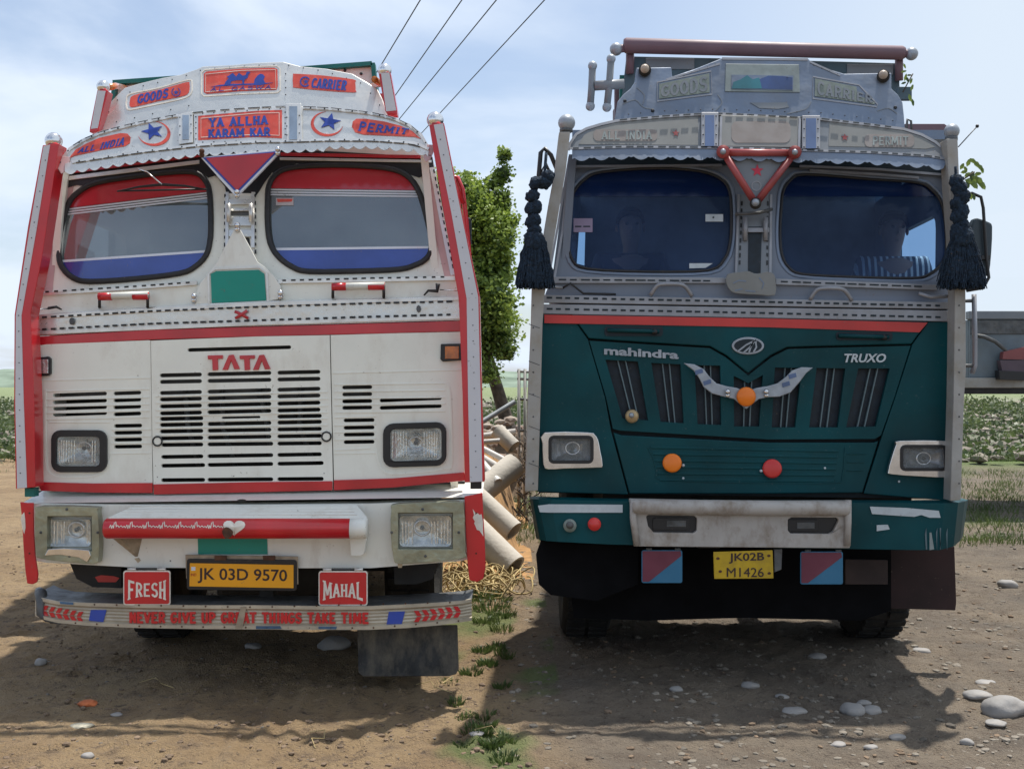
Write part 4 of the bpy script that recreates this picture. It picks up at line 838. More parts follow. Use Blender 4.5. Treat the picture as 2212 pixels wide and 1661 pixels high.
q = lbp.modifiers.new('solid', 'SOLIDIFY'); q.thickness = .01; q.offset = -1
tvs = [at(p[0], p[1], YL(*p) + .003) for p in tp]; tv2 = [v + Vector((0, .24, .008)) for v in tvs]
o_ = build('bumper_top_plate', tvs + tv2, [(i, i + 1, n + i + 1, n + i) for i in range(n - 1)], M_DGREY, lbp); o_.modifiers.new('solid', 'SOLIDIFY').thickness = .01
tube('dented_end', [at(84, 1276, .04), at(88, 1282, .0), at(90, 1300, -.06), at(88, 1326, -.06), at(100, 1338, -.07), at(130, 1346, -.1)], [.022, .032, .028, .022, .012, .006], M_DGREY, lbp, seg=10)
def onL(name, pl, m, par=lbp, k=.004, t=.003): return poly(name, pl, lambda x, y: YL(x, y) + .012 - k, t, m, par, bevel=0)
onL('blue_patch', [(196, 1317), (230, 1317), (223, 1343), (192, 1340)], M_BLUEP); onL('blue_patch', [(840, 1321), (875, 1320), (868, 1347), (835, 1348)], M_BLUEP)
for i in range(6):
    x = 894 + i * 17; y = line_y(894, 1331, 1000, 1319)(x)
    for s in (-1, 1): onL('chevron', [(x, y + s * 12), (x + 10, y + s * 12), (x + 17, y + s), (x + 7, y + s)], M_RED2)
    x = 180 - i * 15; y = line_y(180, 1332, 100, 1318)(x)
    for s in (-1, 1): onL('chevron', [(x, y + s * 11), (x - 9, y + s * 11), (x - 15, y + s), (x - 6, y + s)], M_RED2)
slab('NEVER GIVE UP GREAT THINGS TAKE TIME', (0, 0, 1, 1), lambda x, y: YL(x, y) + .005, .006, M_RED2, lbp, wt=.24, serif=.07, gap=.16, warp=lambda u, v: (280 + 516 * u, 1345 - v * 23 + u * 1.5))
rivets('bolt', along([(180, 1305), (553, 1311), (1000, 1300)], 48) + along([(140, 1344), (300, 1352), (553, 1355), (800, 1356), (1000, 1340)], 46), .005, lambda x, y: YL(x, y) - .001, M_RUST, lbp)
for pl, m_ in (([(129, 1299), (158, 1301), (158, 1306), (130, 1304)], M_BLUEW), ([(553, 1352), (605, 1352), (608, 1358), (553, 1358)], M_BLUEW), ([(688, 1353), (728, 1353), (726, 1359), (688, 1358)], M_BLUEW), ([(520, 1310), (532, 1310), (524, 1356), (508, 1356)], M_BACKB), ([(618, 1352), (680, 1352), (684, 1360), (612, 1360)], M_ALRIB)):
    poly('paint_patch', pl, lambda x, y: YL(x, y) - .004, .004, m_, lbp, bevel=0)
for x in (330, 560, 760): poly('bumper_bracket', rect(x, 1262, x + 30, 1310), .02, .12, M_DARK, TA)
# mud flap, underside, wheels
poly('mud_flap', [(771, 1352), (988, 1350), (991, 1445), (985, 1456), (970, 1460), (785, 1461), (774, 1452)], .02, .015, M_FLAP, TA, bevel=.004)
poly('inner_arch', [(150, 1215), (262, 1218), (262, 1270), (200, 1268), (165, 1250)], .10, .3, M_DARK, TA)
poly('reflector_smudge', [(205, 1246), (218, 1242), (245, 1244), (258, 1248), (250, 1257), (212, 1257)], .095, .005, M_RED, TA, bevel=0)
poly('inner_arch', [(850, 1215), (948, 1212), (935, 1250), (900, 1262), (852, 1262)], .10, .3, M_DARK, TA)
for cx in (-2.20, -.62): lampwheel(TA, cx, 1.35, .50, .28, M_TYRE, M_DARK)
for y_ in (5.2, 6.4):
    for cx in (-2.65, -1.35): lampwheel(TA, cx, y_, .50, .42, M_TYRE, M_DARK)
b = Bag(); b.box((-2.3, 1.25, .42), (-.6, 1.42, .56)); b.box((-1.9, .15, .72), (-1.78, 6.9, .95)); b.box((-1.05, .15, .72), (-.93, 6.9, .95)); b.box((-2.0, 5.1, .42), (-1.4, 6.5, .58)); b.box((-2.2, .3, .75), (-.6, 1.1, 1.0)); b.box((-1.8, .5, .45), (-1.0, 1.2, .8))
b.out('chassis', M_DARK, TA, stuff=False)
b = Bag(); b.box((-2.5, 1.9, .38), (-1.95, 3.4, .95)); b.box((-1.3, 2.2, .40), (-0.8, 3.6, .95)); b.box((-2.6, 3.9, .30), (-1.0, 4.1, 1.0)); b.box((-1.7, .55, .36), (-1.1, 1.2, .5))
b.out('underbody_light_blocker', M_DARK, TA, stuff=False, bevel=.04)  # unseen bulk added under the truck to block light
# cab shell: sides, roof, floor, back wall, dash, seats
X = lambda px, Y=.1: (px - CX) * (CAMD + Y) / F
zT = at(0, 345, .25).z; zB = at(0, 1060, .07).z
side_wall('cab_side', X(90), X(140, .25), .13, 1.75, zB, zT, -.02, M_WHITE, TA); side_wall('cab_side', X(990) - .04, X(928, .25) - .04, .13, 1.75, zB, zT, sh, M_WHITE, TA)
poly('cab_roof', [(0, 0), (1, 0), (1, 1), (0, 1)], 0, 0, M_RED, TA, mp=lambda p: Vector(((X(150, .25)) * (1 - p[0]) + X(910, .25) * p[0] + (sh * 1.5 * p[1] if p[0] < .5 else sh * 1.5 * p[1]), .33 + 1.4 * p[1], zT - .06)), tv=Vector((0, 0, .05)), bevel=0)
bx0 = X(100) + sh * 1.6; bw_ = X(980) - X(100); bh_ = zT - .03 - zB
qh = [((X(px, 1.72) - bx0) / bw_, (at(0, py, 1.72).z - zB) / bh_) for px, py in ((164, 576), (200, 574), (200, 544), (168, 528))]
poly('cab_back', [(0, 0), (1, 0), (1, 1), (0, 1)], 0, 0, M_INT, TA, holes=[qh], mp=lambda p: Vector((X(100) + sh * 1.6 + (X(980) - X(100)) * p[0], 1.72, zB + (zT - .03 - zB) * p[1])), tv=Vector((0, .04, 0)), bevel=0)
poly('cab_floor', [(0, 0), (1, 0), (1, 1), (0, 1)], 0, 0, M_DARK, TA, mp=lambda p: Vector((X(100) + (X(985) - X(100)) * p[0] + sh * 1.6 * p[1], .35 + 1.4 * p[1], zB + .12)), tv=Vector((0, 0, .05)), bevel=0)
poly('dashboard', [(0, 0), (1, 0), (1, 1), (0, 1)], 0, 0, M_INT, TA, mp=lambda p: Vector((X(105) + (X(980) - X(105)) * p[0], .2 + .4 * p[1], at(0, 640, .2).z - .06)), tv=Vector((0, 0, -.5)), bevel=.02)
for cx in (-2.0, -.85):
    s_ = Bag(); s_.box((cx - .25, .95, zB + .15), (cx + .25, 1.45, zB + .5)); st_ = s_.out('seat', M_SEAT, TA, stuff=False, bevel=.05)
    s_ = Bag(); s_.box((cx - .25, 1.4, zB + .5), (cx + .25, 1.52, zB + 1.15)); s_.out('seat_back', M_SEAT, st_, stuff=False, bevel=.05)
tube('steering_wheel', [Vector((-.85 + .22 * math.cos(a), .72 - .1 * math.sin(a), 2.06 + .2 * math.sin(a))) for a in [2 * math.pi * i / 24 for i in range(24)]], .014, M_BLACKP, TA, closed=True)
# mirror arm beside the right hand post
tube('mirror_arm', [at(1000, 440, .08), at(975, 376, .1), at(988, 384, .12), at(999, 410, .12), at(1006, 470, .12), at(1014, 560, .12), at(1020, 610, .1)], .013, M_RED2, TA)
poly('mirror', rr(1004, 470, 1018, 530, 5, 3), .14, .05, M_BLACKP, TA, bevel=.01)
# cargo body
hd = [(236, 640), (238, 240), (243, 176), (803, 134), (808, 170), (816, 640)]
hb_ = poly('headboard', hd, 2.3, .05, M_WHITE2, TA, bevel=.004)
for pts in ([(238, 640), (240, 240), (247, 180)], [(243, 178), (400, 167), (803, 137)], [(805, 136), (811, 200), (816, 640)]):
    ribbon('green_frame', pts, 9, 2.25, .08, M_GREEND, hb_)
rivets('bolt', [(304, 183), (385, 181), (697, 148), (780, 160), (745, 153)], .012, 2.295, M_BLACKP, hb_, h=.01)
xl, xr = at(236, 0, 2.3).x, at(816, 0, 2.3).x; zt = at(0, 150, 2.3).z - .12
for xa in (xl, xr - .05):
    sb = poly('body_side', [(0, 0), (1, 0), (1, 1), (0, 1)], 0, 0, M_GREEND, TA, mp=lambda p: Vector((xa + sh * 5.2 * p[0], 2.35 + 5.2 * p[0], 1.12 + (zt - 1.12) * p[1])), tv=Vector((.05, 0, 0)), bevel=0)
    for k in range(7):
        y_ = 2.6 + k * .78; b = Bag(); x_ = xa + sh * (y_ - 2.35); b.box((x_ - .03, y_, 1.0), (x_ + .08, y_ + .08, zt + .02)); b.out('body_post', M_RED, sb, stuff=False)
poly('body_floor', [(0, 0), (1, 0), (1, 1), (0, 1)], 0, 0, M_DARK, TA, mp=lambda p: Vector((xl + (xr - xl) * p[0] + sh * 5.2 * p[1], 2.3 + 5.2 * p[1], 1.0)), tv=Vector((0, 0, .12)), bevel=0)
poly('tailboard', [(0, 0), (1, 0), (1, 1), (0, 1)], 0, 0, M_GREEND, TA, mp=lambda p: Vector((xl + (xr - xl) * p[0] + sh * 5.2, 7.5, 1.12 + (zt - 1.12) * p[1])), tv=Vector((0, .05, 0)), bevel=0)
#==PARTS==
# ------------------------------------------------------------------ the teal truck
TB = empty('truck', (1.25, 1.3, 0), 'teal goods truck with faded grey name boards and a bull horn ornament on its grille', 'truck', 'goods trucks parked side by side')
YU = lambda x, y: .08 + (620 - y) * .0005
YV = lambda x, y: -.05 + (350 - y) * .0011
YC = lambda x, y: .10 + (290 - y) * .0009
sh = .075
lw = crom([(1224, 515), (1226, 450), (1238, 414), (1262, 386), (1300, 370), (1420, 362), (1510, 368), (1556, 384), (1577, 410), (1582, 465), (1579, 525), (1566, 562), (1531, 586), (1400, 589), (1270, 583), (1235, 564)], 3)
rw = crom([(1683, 500), (1686, 445), (1690, 412), (1706, 388), (1740, 375), (1885, 386), (1983, 393), (2013, 408), (2034, 434), (2043, 475), (2046, 543), (2034, 573), (2008, 595), (1971, 603), (1833, 600), (1733, 594), (1703, 580), (1687, 550)], 3)
poly('cab_front', [(1174, 650), (1192, 610), (1226, 350), (1400, 330), (1640, 320), (1900, 332), (2046, 345), (2062, 600), (2063, 660)], YU, .03, M_RLIL, TB, holes=[lw, rw], bevel=.003)
g3 = windscreen(lw, M_GLASSR, None, None, None, TB, YU); g4 = windscreen(rw, M_GLASSR, None, None, None, TB, YU)
for o_ in (lw, rw):
    cxm = sum(p[0] for p in o_) / len(o_); cym = sum(p[1] for p in o_) / len(o_)
    inn = [(p[0] + (cxm - p[0]) * .012, p[1] + (cym - p[1]) * .018) for p in o_]
    tube('window_gasket', [at(x, y, YU(x, y) - .001) for x, y in inn], .0075, M_BLACK, TB, closed=True, seg=8)
    tube('window_rim', [at(cxm + (x - cxm) * 1.028, cym + (y - cym) * 1.035, YU(x, y) - .003) for x, y in o_], .009, M_RGREY, TB, closed=True, seg=8, flat=.5)
    tinted = clip(o_, lambda p: 425 - p[1])
    poly('sun_strip', tinted, lambda x, y: YU(x, y) + .009, .002, mat('dark blue film', (.006, .02, .085), .15, trans=.25, var=.1) if 'dark blue film' not in MC else MC['dark blue film'], g3 if o_ is lw else g4, bevel=0)
for pl, m_, g in ((rect(1239, 472, 1280, 502), M_LILST, g3), (rect(1524, 463, 1562, 479), M_CREAMP, g3), ([(1489, 569), (1540, 569), (1524, 579), (1489, 580)], M_CREAMP, g3)):
    poly('windscreen_sticker', pl, lambda x, y: YU(x, y) + .006, .002, m_, g, bevel=0)
poly('sticker_mark', circ(1541, 470, 2.4, 6), lambda x, y: YU(x, y) + .005, .002, M_BLACKP, g3, bevel=0)
poly('sticker_mark', rect(1242, 488, 1256, 491), lambda x, y: YU(x, y) + .005, .002, M_NAVYG, g3, bevel=0); poly('sticker_mark', rect(1260, 488, 1275, 491), lambda x, y: YU(x, y) + .005, .002, M_NAVYG, g3, bevel=0)
# visor
arc_top = [(1228, 322), (1231, 308), (1245, 287), (1267, 275), (1297, 266), (1332, 258), (1432, 249), (1512, 244), (1552, 243), (1658, 248), (1771, 254), (1883, 267), (1953, 276), (1991, 288), (2021, 304), (2040, 320), (2048, 340)]
arc_low = [(1231, 321), (1357, 317), (1552, 319), (1658, 322), (1883, 329), (2008, 337), (2047, 344)]
vis = poly('visor_band', arc_top + list(reversed(arc_low)), YV, .03, M_RGREY2, TB, bevel=.003)
pts_sc = []; xx = 1236.0
while xx < 2040:
    for i in range(8):
        t = i / 8; x_ = xx + 42.5 * t
        pts_sc.append((x_, lowf(x_) + 17 + (11 * math.sin(math.pi * t) if .1 < t < .9 else 3 + 3 * (t == 0))))
    xx += 42.5
pts_sc = [p for p in pts_sc if p[0] < 2044]
poly('scalloped_fringe', [(p[0], lowf(p[0]) + 1) for p in pts_sc[::8]] + [(2046, 345)] + list(reversed(pts_sc)), lambda x, y: YV(x, y) - .012, .006, M_RGREY, TB, bevel=0)
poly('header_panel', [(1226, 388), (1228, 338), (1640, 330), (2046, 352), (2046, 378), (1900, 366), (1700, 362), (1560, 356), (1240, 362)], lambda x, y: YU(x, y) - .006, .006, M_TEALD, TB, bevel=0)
ribbon('header_rail', [(1230, 360), (1560, 357)], 5, lambda x, y: YU(x, y) - .02, .012, M_RTRIM, TB); ribbon('header_rail', [(1728, 359), (1900, 366), (2044, 378)], 5, lambda x, y: YU(x, y) - .02, .012, M_RTRIM, TB)
ribbon('header_rail', [(1750, 368), (1900, 377), (1985, 384)], 5, lambda x, y: YU(x, y) - .02, .012, M_RTRIM, TB)
ribbon('visor_edge_trim', [(p[0], p[1] + 3) for p in arc_top], 5.5, lambda x, y: YV(x, y) - .006, .008, M_RTRIM, TB)
ribbon('visor_edge_trim', arc_low, 5, lambda x, y: YV(x, y) - .018, .008, M_RTRIM, TB)
dashes('trim_dash', [[(p[0], p[1] + 2) for p in arc_top[5:13]], [(p[0], p[1] - .5) for p in arc_low]], lambda x, y: YV(x, y) - .0195, M_TEALD, TB, on=15, off=8, w=2.6)
for x0, x1, y0, y1 in ((1515, 1552, 243, 316), (1733, 1772, 250, 321)):
    st = poly('visor_strap', rect(x0, y0, x1, y1), lambda x, y: YV(x, y) - .022, .014, M_RTRIM, TB)
    poly('strap_insert', rect(x0 + 8, y0 + 6, x1 - 9, y1), lambda x, y: YV(x, y) - .025, .004, M_RBLUE, st, bevel=0)
    rivets('rivet', [(x, y) for x in (x0 + 4, x1 - 5) for y in range(y0 + 8, y1, 20)], .0045, lambda x, y: YV(x, y) - .0225, M_BLACKP, st)
cp = poly('name_plate', [(1557, 249), (1730, 253), (1728, 319), (1556, 316)], lambda x, y: YV(x, y) - .012, .01, M_RBEIGE, TB)
poly('faded_print', rr(1580, 262, 1708, 309, 14), lambda x, y: YV(x, y) - .014, .003, M_RPEACH, cp, bevel=0)
ribbon('plate_rail', [(1558, 252), (1556, 316)], 5, lambda x, y: YV(x, y) - .018, .008, M_RTRIM, cp); ribbon('plate_rail', [(1728, 255), (1726, 318)], 5, lambda x, y: YV(x, y) - .018, .008, M_RTRIM, cp)
VF = lambda x, y: YV(x, y) - .003
poly('sign_sheet', crom([(1250, 312), (1262, 292), (1290, 276), (1330, 266), (1420, 257), (1508, 252), (1508, 314)], 1, True), VF, .003, M_RBEIGE, vis, bevel=0)
poly('faded_print', rr(1282, 280, 1420, 305, 10), lambda x, y: YV(x, y) - .005, .003, M_RPEACH, vis, bevel=0)
poly('sign_sheet', [(1792, 262), (1880, 273), (1950, 283), (2000, 300), (2020, 318), (2000, 322), (1880, 318), (1790, 316)], VF, .003, M_RBEIGE, vis, bevel=0)
poly('faded_print', rr(1868, 290, 1975, 318, 10), lambda x, y: YV(x, y) - .005, .003, M_RPEACH, vis, bevel=0)
slab('ALL INDIA', (1300, 283, 1408, 302), lambda x, y: YV(x, y) - .007, .002, M_RLET2, vis, wt=.16); slab('PERMIT', (1885, 295, 1962, 314), lambda x, y: YV(x, y) - .007, .002, M_RLET2, vis, wt=.16)
for x, y in ((1460, 288), (1825, 297)): poly('star_emblem', star(x, y, 8), lambda x, y: YV(x, y) - .006, .003, M_TRIRED, vis, bevel=0)
# crown board
crown = [(1328, 260), (1331, 240), (1334, 220), (1347, 204), (1362, 192), (1371, 178), (1375, 147), (1450, 146), (1452, 166), (1500, 150), (1553, 129), (1562, 124), (1745, 126), (1756, 138), (1790, 150), (1824, 160), (1926, 158), (1926, 192), (1940, 205), (1950, 222), (1953, 250), (1955, 278), (1883, 269), (1771, 257), (1658, 252), (1552, 247), (1432, 252)]
cb = poly('crown_board', crown, YC, .02, M_RGREY, TB, bevel=.004)
for p0, p1 in (((1440, 172), (1555, 138)), ((1750, 134), (1815, 163))): ribbon('crown_fold', [p0, p1], 4, CF(.004), .006, M_RTRIM, cb)
ribbon('crown_edge', [(1560, 127), (1745, 129)], 5, CF(.004), .006, M_RTRIM, cb)
CFb = lambda k: (lambda x, y: YC(x, y) - k)
pc = poly('picture_frame', [(1568, 138), (1726, 140), (1728, 200), (1566, 198)], CFb(.006), .006, M_RLET2, cb, bevel=.002)
poly('picture', [(1580, 162), (1714, 164), (1713, 196), (1580, 193)], CFb(.009), .004, M_RGREY, pc, bevel=0)
poly('picture_hill', [(1581, 192), (1584, 178), (1600, 172), (1614, 163), (1626, 172), (1640, 168), (1646, 192)], CFb(.011), .003, M_TEALPIC, pc, bevel=0)
poly('picture_hill', [(1634, 192), (1640, 172), (1660, 164), (1690, 165), (1712, 168), (1712, 194)], CFb(.0105), .003, M_BLUPIC, pc, bevel=0)
sg = poly('sign_sheet', [(1424, 182), (1532, 159), (1533, 200), (1424, 214)], CFb(.005), .004, M_RLET, cb, bevel=0)
slab('GOODS', (0, 0, 1, 1), CFb(.008), .002, M_RGREY2, sg, wt=.2, warp=lambda u, v: (1428 + 100 * u, 210 - 13 * u - v * (24 + 9 * u)))
sg = poly('sign_sheet', [(1761, 170), (1800, 178), (1850, 188), (1852, 205), (1890, 222), (1890, 226), (1760, 208)], CFb(.005), .004, M_RLET, cb, bevel=0)
slab('CARRIER', (0, 0, 1, 1), CFb(.008), .002, M_RGREY2, sg, wt=.2, warp=lambda u, v: (1766 + 118 * u, 205 + 18 * u - v * (30 - 14 * u)))
poly('faded_print', [(1620, 222), (1700, 222), (1704, 232), (1680, 236), (1640, 234)], CFb(.004), .003, M_RGREY2, cb, bevel=0)
for x, y in ((1393, 149), (1908, 162)):
    k_ = tube('marker_lamp', [at(x, y + 4, YC(x, y) + .01), at(x, y + 3, YC(x, y) - .04)], .034, M_DARK, cb, seg=14); ball('lamp_dome', at(x, y, YC(x, y) - .045), .024, M_LAMPD, k_)
for pl in ([(1420, 178), (1536, 154), (1538, 204), (1420, 219)], [(1756, 166), (1856, 184), (1896, 226), (1894, 231), (1756, 213)]): ribbon('embossed_border', pl, 3, CFb(.004), .004, M_RTRIM, cb, closed=True)
for pl in ([(1345, 225), (1372, 216), (1390, 232), (1412, 236)], [(1376, 190), (1392, 206), (1388, 226)], [(1545, 240), (1560, 222), (1550, 205)], [(1700, 246), (1740, 236), (1752, 220)], [(1895, 240), (1920, 234), (1938, 246)]): ribbon('sheet_crease', crom(pl, 3, False), 2, CFb(.003), .004, M_RGREY2, cb)
rivets('rivet', along([(1345, 248), (1432, 240), (1552, 236), (1658, 240), (1771, 244), (1940, 262)], 26) + along([(1452, 172), (1553, 136)], 18) + along([(1750, 138), (1824, 166)], 18), .004, CFb(.001), M_DGREY, cb)
rivets('bolt', [(1350, 219), (1934, 233), (1410, 240), (1700, 160 + 10)], .011, CFb(.001), M_BLACKP, cb, h=.008)
# cargo headboard and roll bar behind
hb2 = poly('headboard', [(1335, 640), (1343, 220), (1354, 122), (1553, 126), (1940, 137), (1946, 220), (1950, 640)], 2.3, .05, M_HEADB, TB, bevel=.004)
poly('head_patch', rect(1395, 126, 1500, 150), 2.29, .02, M_RGREY2, hb2); poly('head_patch', rect(1830, 139, 1930, 162), 2.29, .02, M_RGREY2, hb2)
rbm = tube('roll_bar', [at(1347, 99, 2.2), at(1352, 99, 2.2), at(1948, 115, 2.2), at(1954, 115, 2.2)], [.044, .055, .05, .04], M_MAROON, TB, seg=20)
for x, y, r_ in ((1331, 107, 14), (1969, 117, 14)): ball('ball_finial', at(x, y, 2.2), r_ * 8.2 / F, M_SILVR, rbm)
for x, y in ((1361, 120), (1942, 135)): tube('bar_leg', [at(x, y - 16, 2.25), at(x, y + 40, 2.28)], .03, M_MAROON, rbm)
tube('bar_stub', [at(1335, 107, 2.2), at(1352, 104, 2.2)], .03, M_MAROON, rbm); tube('bar_stub', [at(1950, 116, 2.2), at(1966, 117, 2.2)], .03, M_MAROON, rbm)
hx = tube('cross_bracket', [at(1348, 182, 1.6), at(1284, 186, 1.6)], .033, M_RGREY2, TB, seg=10)
for pts in ([(1280, 143), (1278, 190), (1275, 230)], [(1320, 128), (1316, 185), (1311, 232)]):
    c_ = tube('bracket_post', [at(p[0], p[1], 1.6) for p in pts], .0235, M_RGREY2, hx, seg=10)
    for p in (pts[0], pts[-1]): ball('post_knob', at(p[0], p[1], 1.6), .032, M_SILVR, c_, seg=10)
poly('side_bracket', rect(1940, 188, 1970, 215), 1.6, .05, M_HEADB, TB)
poly('body_rail', [(1955, 268), (2040, 268), (2050, 275), (2050, 350), (2020, 330), (1955, 300)], 1.9, .06, M_MAROON, TB)
tube('rail_hook', [at(1958, 280, 1.2), at(1960, 258, 1.2), at(1968, 262, 1.2), at(1969, 280, 1.2)], .008, M_DGREY, TB)
xl, xr = at(1340, 0, 2.3).x, at(1948, 0, 2.3).x; zt = at(0, 135, 2.3).z - .08
for xa in (xl, xr - .05):
    sb = poly('body_side', [(0, 0), (1, 0), (1, 1), (0, 1)], 0, 0, M_GREEND, TB, mp=lambda p: Vector((xa + sh * 5.2 * p[0], 2.35 + 5.2 * p[0], 1.12 + (zt - 1.12) * p[1])), tv=Vector((.05, 0, 0)), bevel=0)
    for k in range(7):
        y_ = 2.6 + k * .78; b = Bag(); x_ = xa + sh * (y_ - 2.35); b.box((x_ - .03, y_, 1.0), (x_ + .08, y_ + .08, zt)); b.out('body_post', M_MAROON, sb, stuff=False)
poly('body_floor', [(0, 0), (1, 0), (1, 1), (0, 1)], 0, 0, M_DARK, TB, mp=lambda p: Vector((xl + (xr - xl) * p[0] + sh * 5.2 * p[1], 2.3 + 5.2 * p[1], 1.0)), tv=Vector((0, 0, .12)), bevel=0)
poly('tailboard', [(0, 0), (1, 0), (1, 1), (0, 1)], 0, 0, M_GREEND, TB, mp=lambda p: Vector((xl + (xr - xl) * p[0] + sh * 5.2, 7.5, 1.12 + (zt - 1.12) * p[1])), tv=Vector((0, .05, 0)), bevel=0)
# corner posts
for sd, bl, br in (([(1208, 285), (1232, 285), (1222, 370), (1205, 470), (1190, 560), (1176, 640), (1172, 700), (1168, 860), (1162, 1060), (1134, 1062), (1140, 860), (1147, 700), (1149, 620), (1165, 560), (1185, 440), (1198, 370)], (1224, 266), 17),
                   ([(2045, 300), (2069, 300), (2075, 450), (2086, 620), (2087, 800), (2083, 860), (2076, 1080), (2053, 1082), (2060, 860), (2063, 640), (2058, 500), (2050, 400)], (2056, 284), 15)):
    p_ = poly('guard_post', sd, -.10, .10, M_RPOST, TB, bevel=.004)
    ball('ball_finial', at(bl[0], bl[1], -.05), br * 6.5 / F, M_SILVR, p_); tube('post_collar', [at(bl[0] - 1, bl[1] + 13, -.05), at(bl[0] - 1, bl[1] + 20, -.05)], .034, M_DGREY, p_)
    rivets('bolt', [(s_[0], s_[1]) for s_ in ((((1152 if bl[0] < 1500 else 2072)), y) for y in range(660, 1050, 48))], .005, -.1005, M_DGREY, p_)
    for y in (700, 780, 850, 920, 1000): 
        if bl[0] < 1500: ribbon('post_seam', [(1142, y), (1166, y + 9)], 1.6, -.1008, .002, M_DGREY, p_)
for pts in ([(1185, 600), (1205, 490), (1230, 340)], [(1198, 600), (1215, 500), (1226, 372)]): ribbon('pillar_trim', pts, 5, lambda x, y: YU(x, y) - .014, .012, M_RTRIM, TB)
# side mirrors: loop on the left, mirror body on the right
la = tube('mirror_arm', [at(*p) for p in ((1196, 420, .05), (1205, 372, .05), (1190, 335, .05), (1176, 321, .05), (1168, 330, .05), (1162, 400, .05), (1168, 405, .05))], .012, M_BLACKP, TB)
tube('arm_strut', [at(*p) for p in ((1200, 400, .05), (1178, 352, .05), (1166, 380, .05))], .009, M_BLACKP, la)
ra = tube('mirror_arm', [at(*p) for p in ((2070, 420, .1), (2100, 418, .1), (2119, 426, .1), (2124, 450, .1), (2131, 560, .1), (2136, 600, .1), (2124, 622, .1), (2088, 628, .1))], .009, M_BLACKP, TB)
mb = poly('side_mirror', crom([(2104, 475), (2112, 471), (2138, 480), (2145, 490), (2143, 545), (2138, 592), (2132, 596), (2112, 592), (2098, 580), (2096, 540), (2098, 500)], 2), .12, .06, mat('dark slate plastic', (.035, .055, .07), .45, var=.1), TB, bevel=.012)
poly('mirror_clamp', rect(2120, 552, 2140, 561), .10, .02, M_BLACKP, mb)
# lower trim bands
YB = .03
poly('cowl_panel', [(1172, 650), (1192, 600), (1640, 600), (2062, 610), (2064, 655)], .07, .02, M_RLIL, TB, bevel=0)
poly('trim_ledge', [(1196, 598), (1568, 600), (1568, 612), (1196, 612)], .05, .02, M_RTRIM, TB); poly('trim_ledge', [(1676, 602), (2024, 615), (2024, 627), (1676, 615)], .05, .02, M_RTRIM, TB)
dashes('trim_dash', [[(1200, 604), (1565, 607)], [(1680, 608), (2020, 620)]], .047, M_TEALD, TB, on=18, off=6, w=3)
for p0, p1, p2, p3 in (((1172, 637), (2062, 653), (2062, 668), (1172, 654)), ((1172, 657), (2062, 671), (2062, 695), (1172, 678))):
    bd = poly('trim_band', [p0, p1, p2, p3], YB, .03, M_RTRIM, TB, bevel=.003)
dashes('trim_dash', [[(1175, 643), (1640, 652), (2058, 661)], [(1175, 667), (1640, 676), (2058, 686)]], YB - .003, M_TEALD, TB, on=12, off=8, w=4)
for x0, y0 in ((1405, 638), (1750, 647)):
    tube('grab_handle', crom([tuple(at(*p)) for p in ((x0, y0, .03), (x0 + 14, y0 - 20, .01), (x0 + 30, y0 - 24, .0), (x0 + 60, y0 - 24, .0), (x0 + 76, y0 - 18, .01), (x0 + 90, y0 + 2, .03))], 3, False), .011, M_RTRIM, TB)
w_ = tube('wiper_spindle', [at(1178, 618, .0), at(1215, 622, .02)], .008, M_RTRIM, TB); tube('spindle_arm', [at(1213, 624, .03), at(1232, 612, .03), at(1260, 634, .03), at(1330, 636, .04)], .006, M_BLACKP, w_)
tube('wiper_spindle', [at(1985, 634, .02), at(2010, 642, .02), at(2050, 640, .0)], .01, M_RTRIM, TB)
# teal front
body_l = [(1168, 678), (1232, 679), (1270, 733), (1307, 858), (1320, 930), (1357, 1068), (1160, 1062), (1163, 900), (1168, 700)]
body_r = [(2006, 695), (2064, 696), (2062, 860), (2056, 1082), (1866, 1066), (1905, 943), (1934, 858), (1971, 744)]
bonnet = [(1234, 679), (1640, 687), (2004, 695), (1969, 743), (1760, 748), (1700, 750), (1664, 768), (1616, 806), (1570, 768), (1534, 748), (1400, 740), (1272, 731)]
YF = .03
crn = M_TEAL
cl = poly('corner_panel', body_l, YF + .01, .02, M_TEAL, TB, holes=[[(1186, 943), (1276, 945), (1282, 998), (1188, 996)]], bevel=.004)
cr_ = poly('corner_panel', body_r, YF + .01, .02, M_TEAL, TB, holes=[[(1946, 966), (2040, 966), (2040, 1012), (1942, 1010)]], bevel=.004)
bn = poly('bonnet_panel', bonnet, YF, .02, M_TEAL, TB, bevel=.006)
poly('orange_stripe', [(1176, 680), (1640, 688), (2004, 697), (1986, 718), (1660, 707), (1176, 698)], YF - .006, .005, M_RSTRIPE, TB, bevel=0)
open_ = [[(1308, 777), (1378, 781), (1400, 908), (1345, 904)], [(1407, 784), (1470, 787), (1477, 914), (1427, 911)], [(1500, 789), (1556, 790), (1558, 918), (1507, 916)], [(1585, 812), (1598, 818), (1616, 828), (1634, 818), (1648, 810), (1640, 921), (1586, 921)], [(1674, 794), (1732, 795), (1718, 923), (1667, 923)], [(1764, 795), (1826, 796), (1810, 923), (1748, 923)], [(1854, 796), (1922, 796), (1892, 921), (1828, 923)]]
gp_out = [(1273, 736), (1400, 744), (1533, 752), (1568, 772), (1616, 811), (1666, 772), (1702, 754), (1760, 752), (1967, 747), (1932, 858), (1903, 940), (1890, 948), (1660, 949), (1340, 930), (1324, 926), (1309, 858)]
gp_ = poly('grille_panel', gp_out, YF + .008, .022, M_TEAL, TB, holes=open_, bevel=.004)
poly('grille_mesh', [(1290, 765), (1600, 780), (1940, 785), (1905, 935), (1640, 935), (1330, 920)], YF + .05, .01, M_NAVYG, TB, bevel=0)
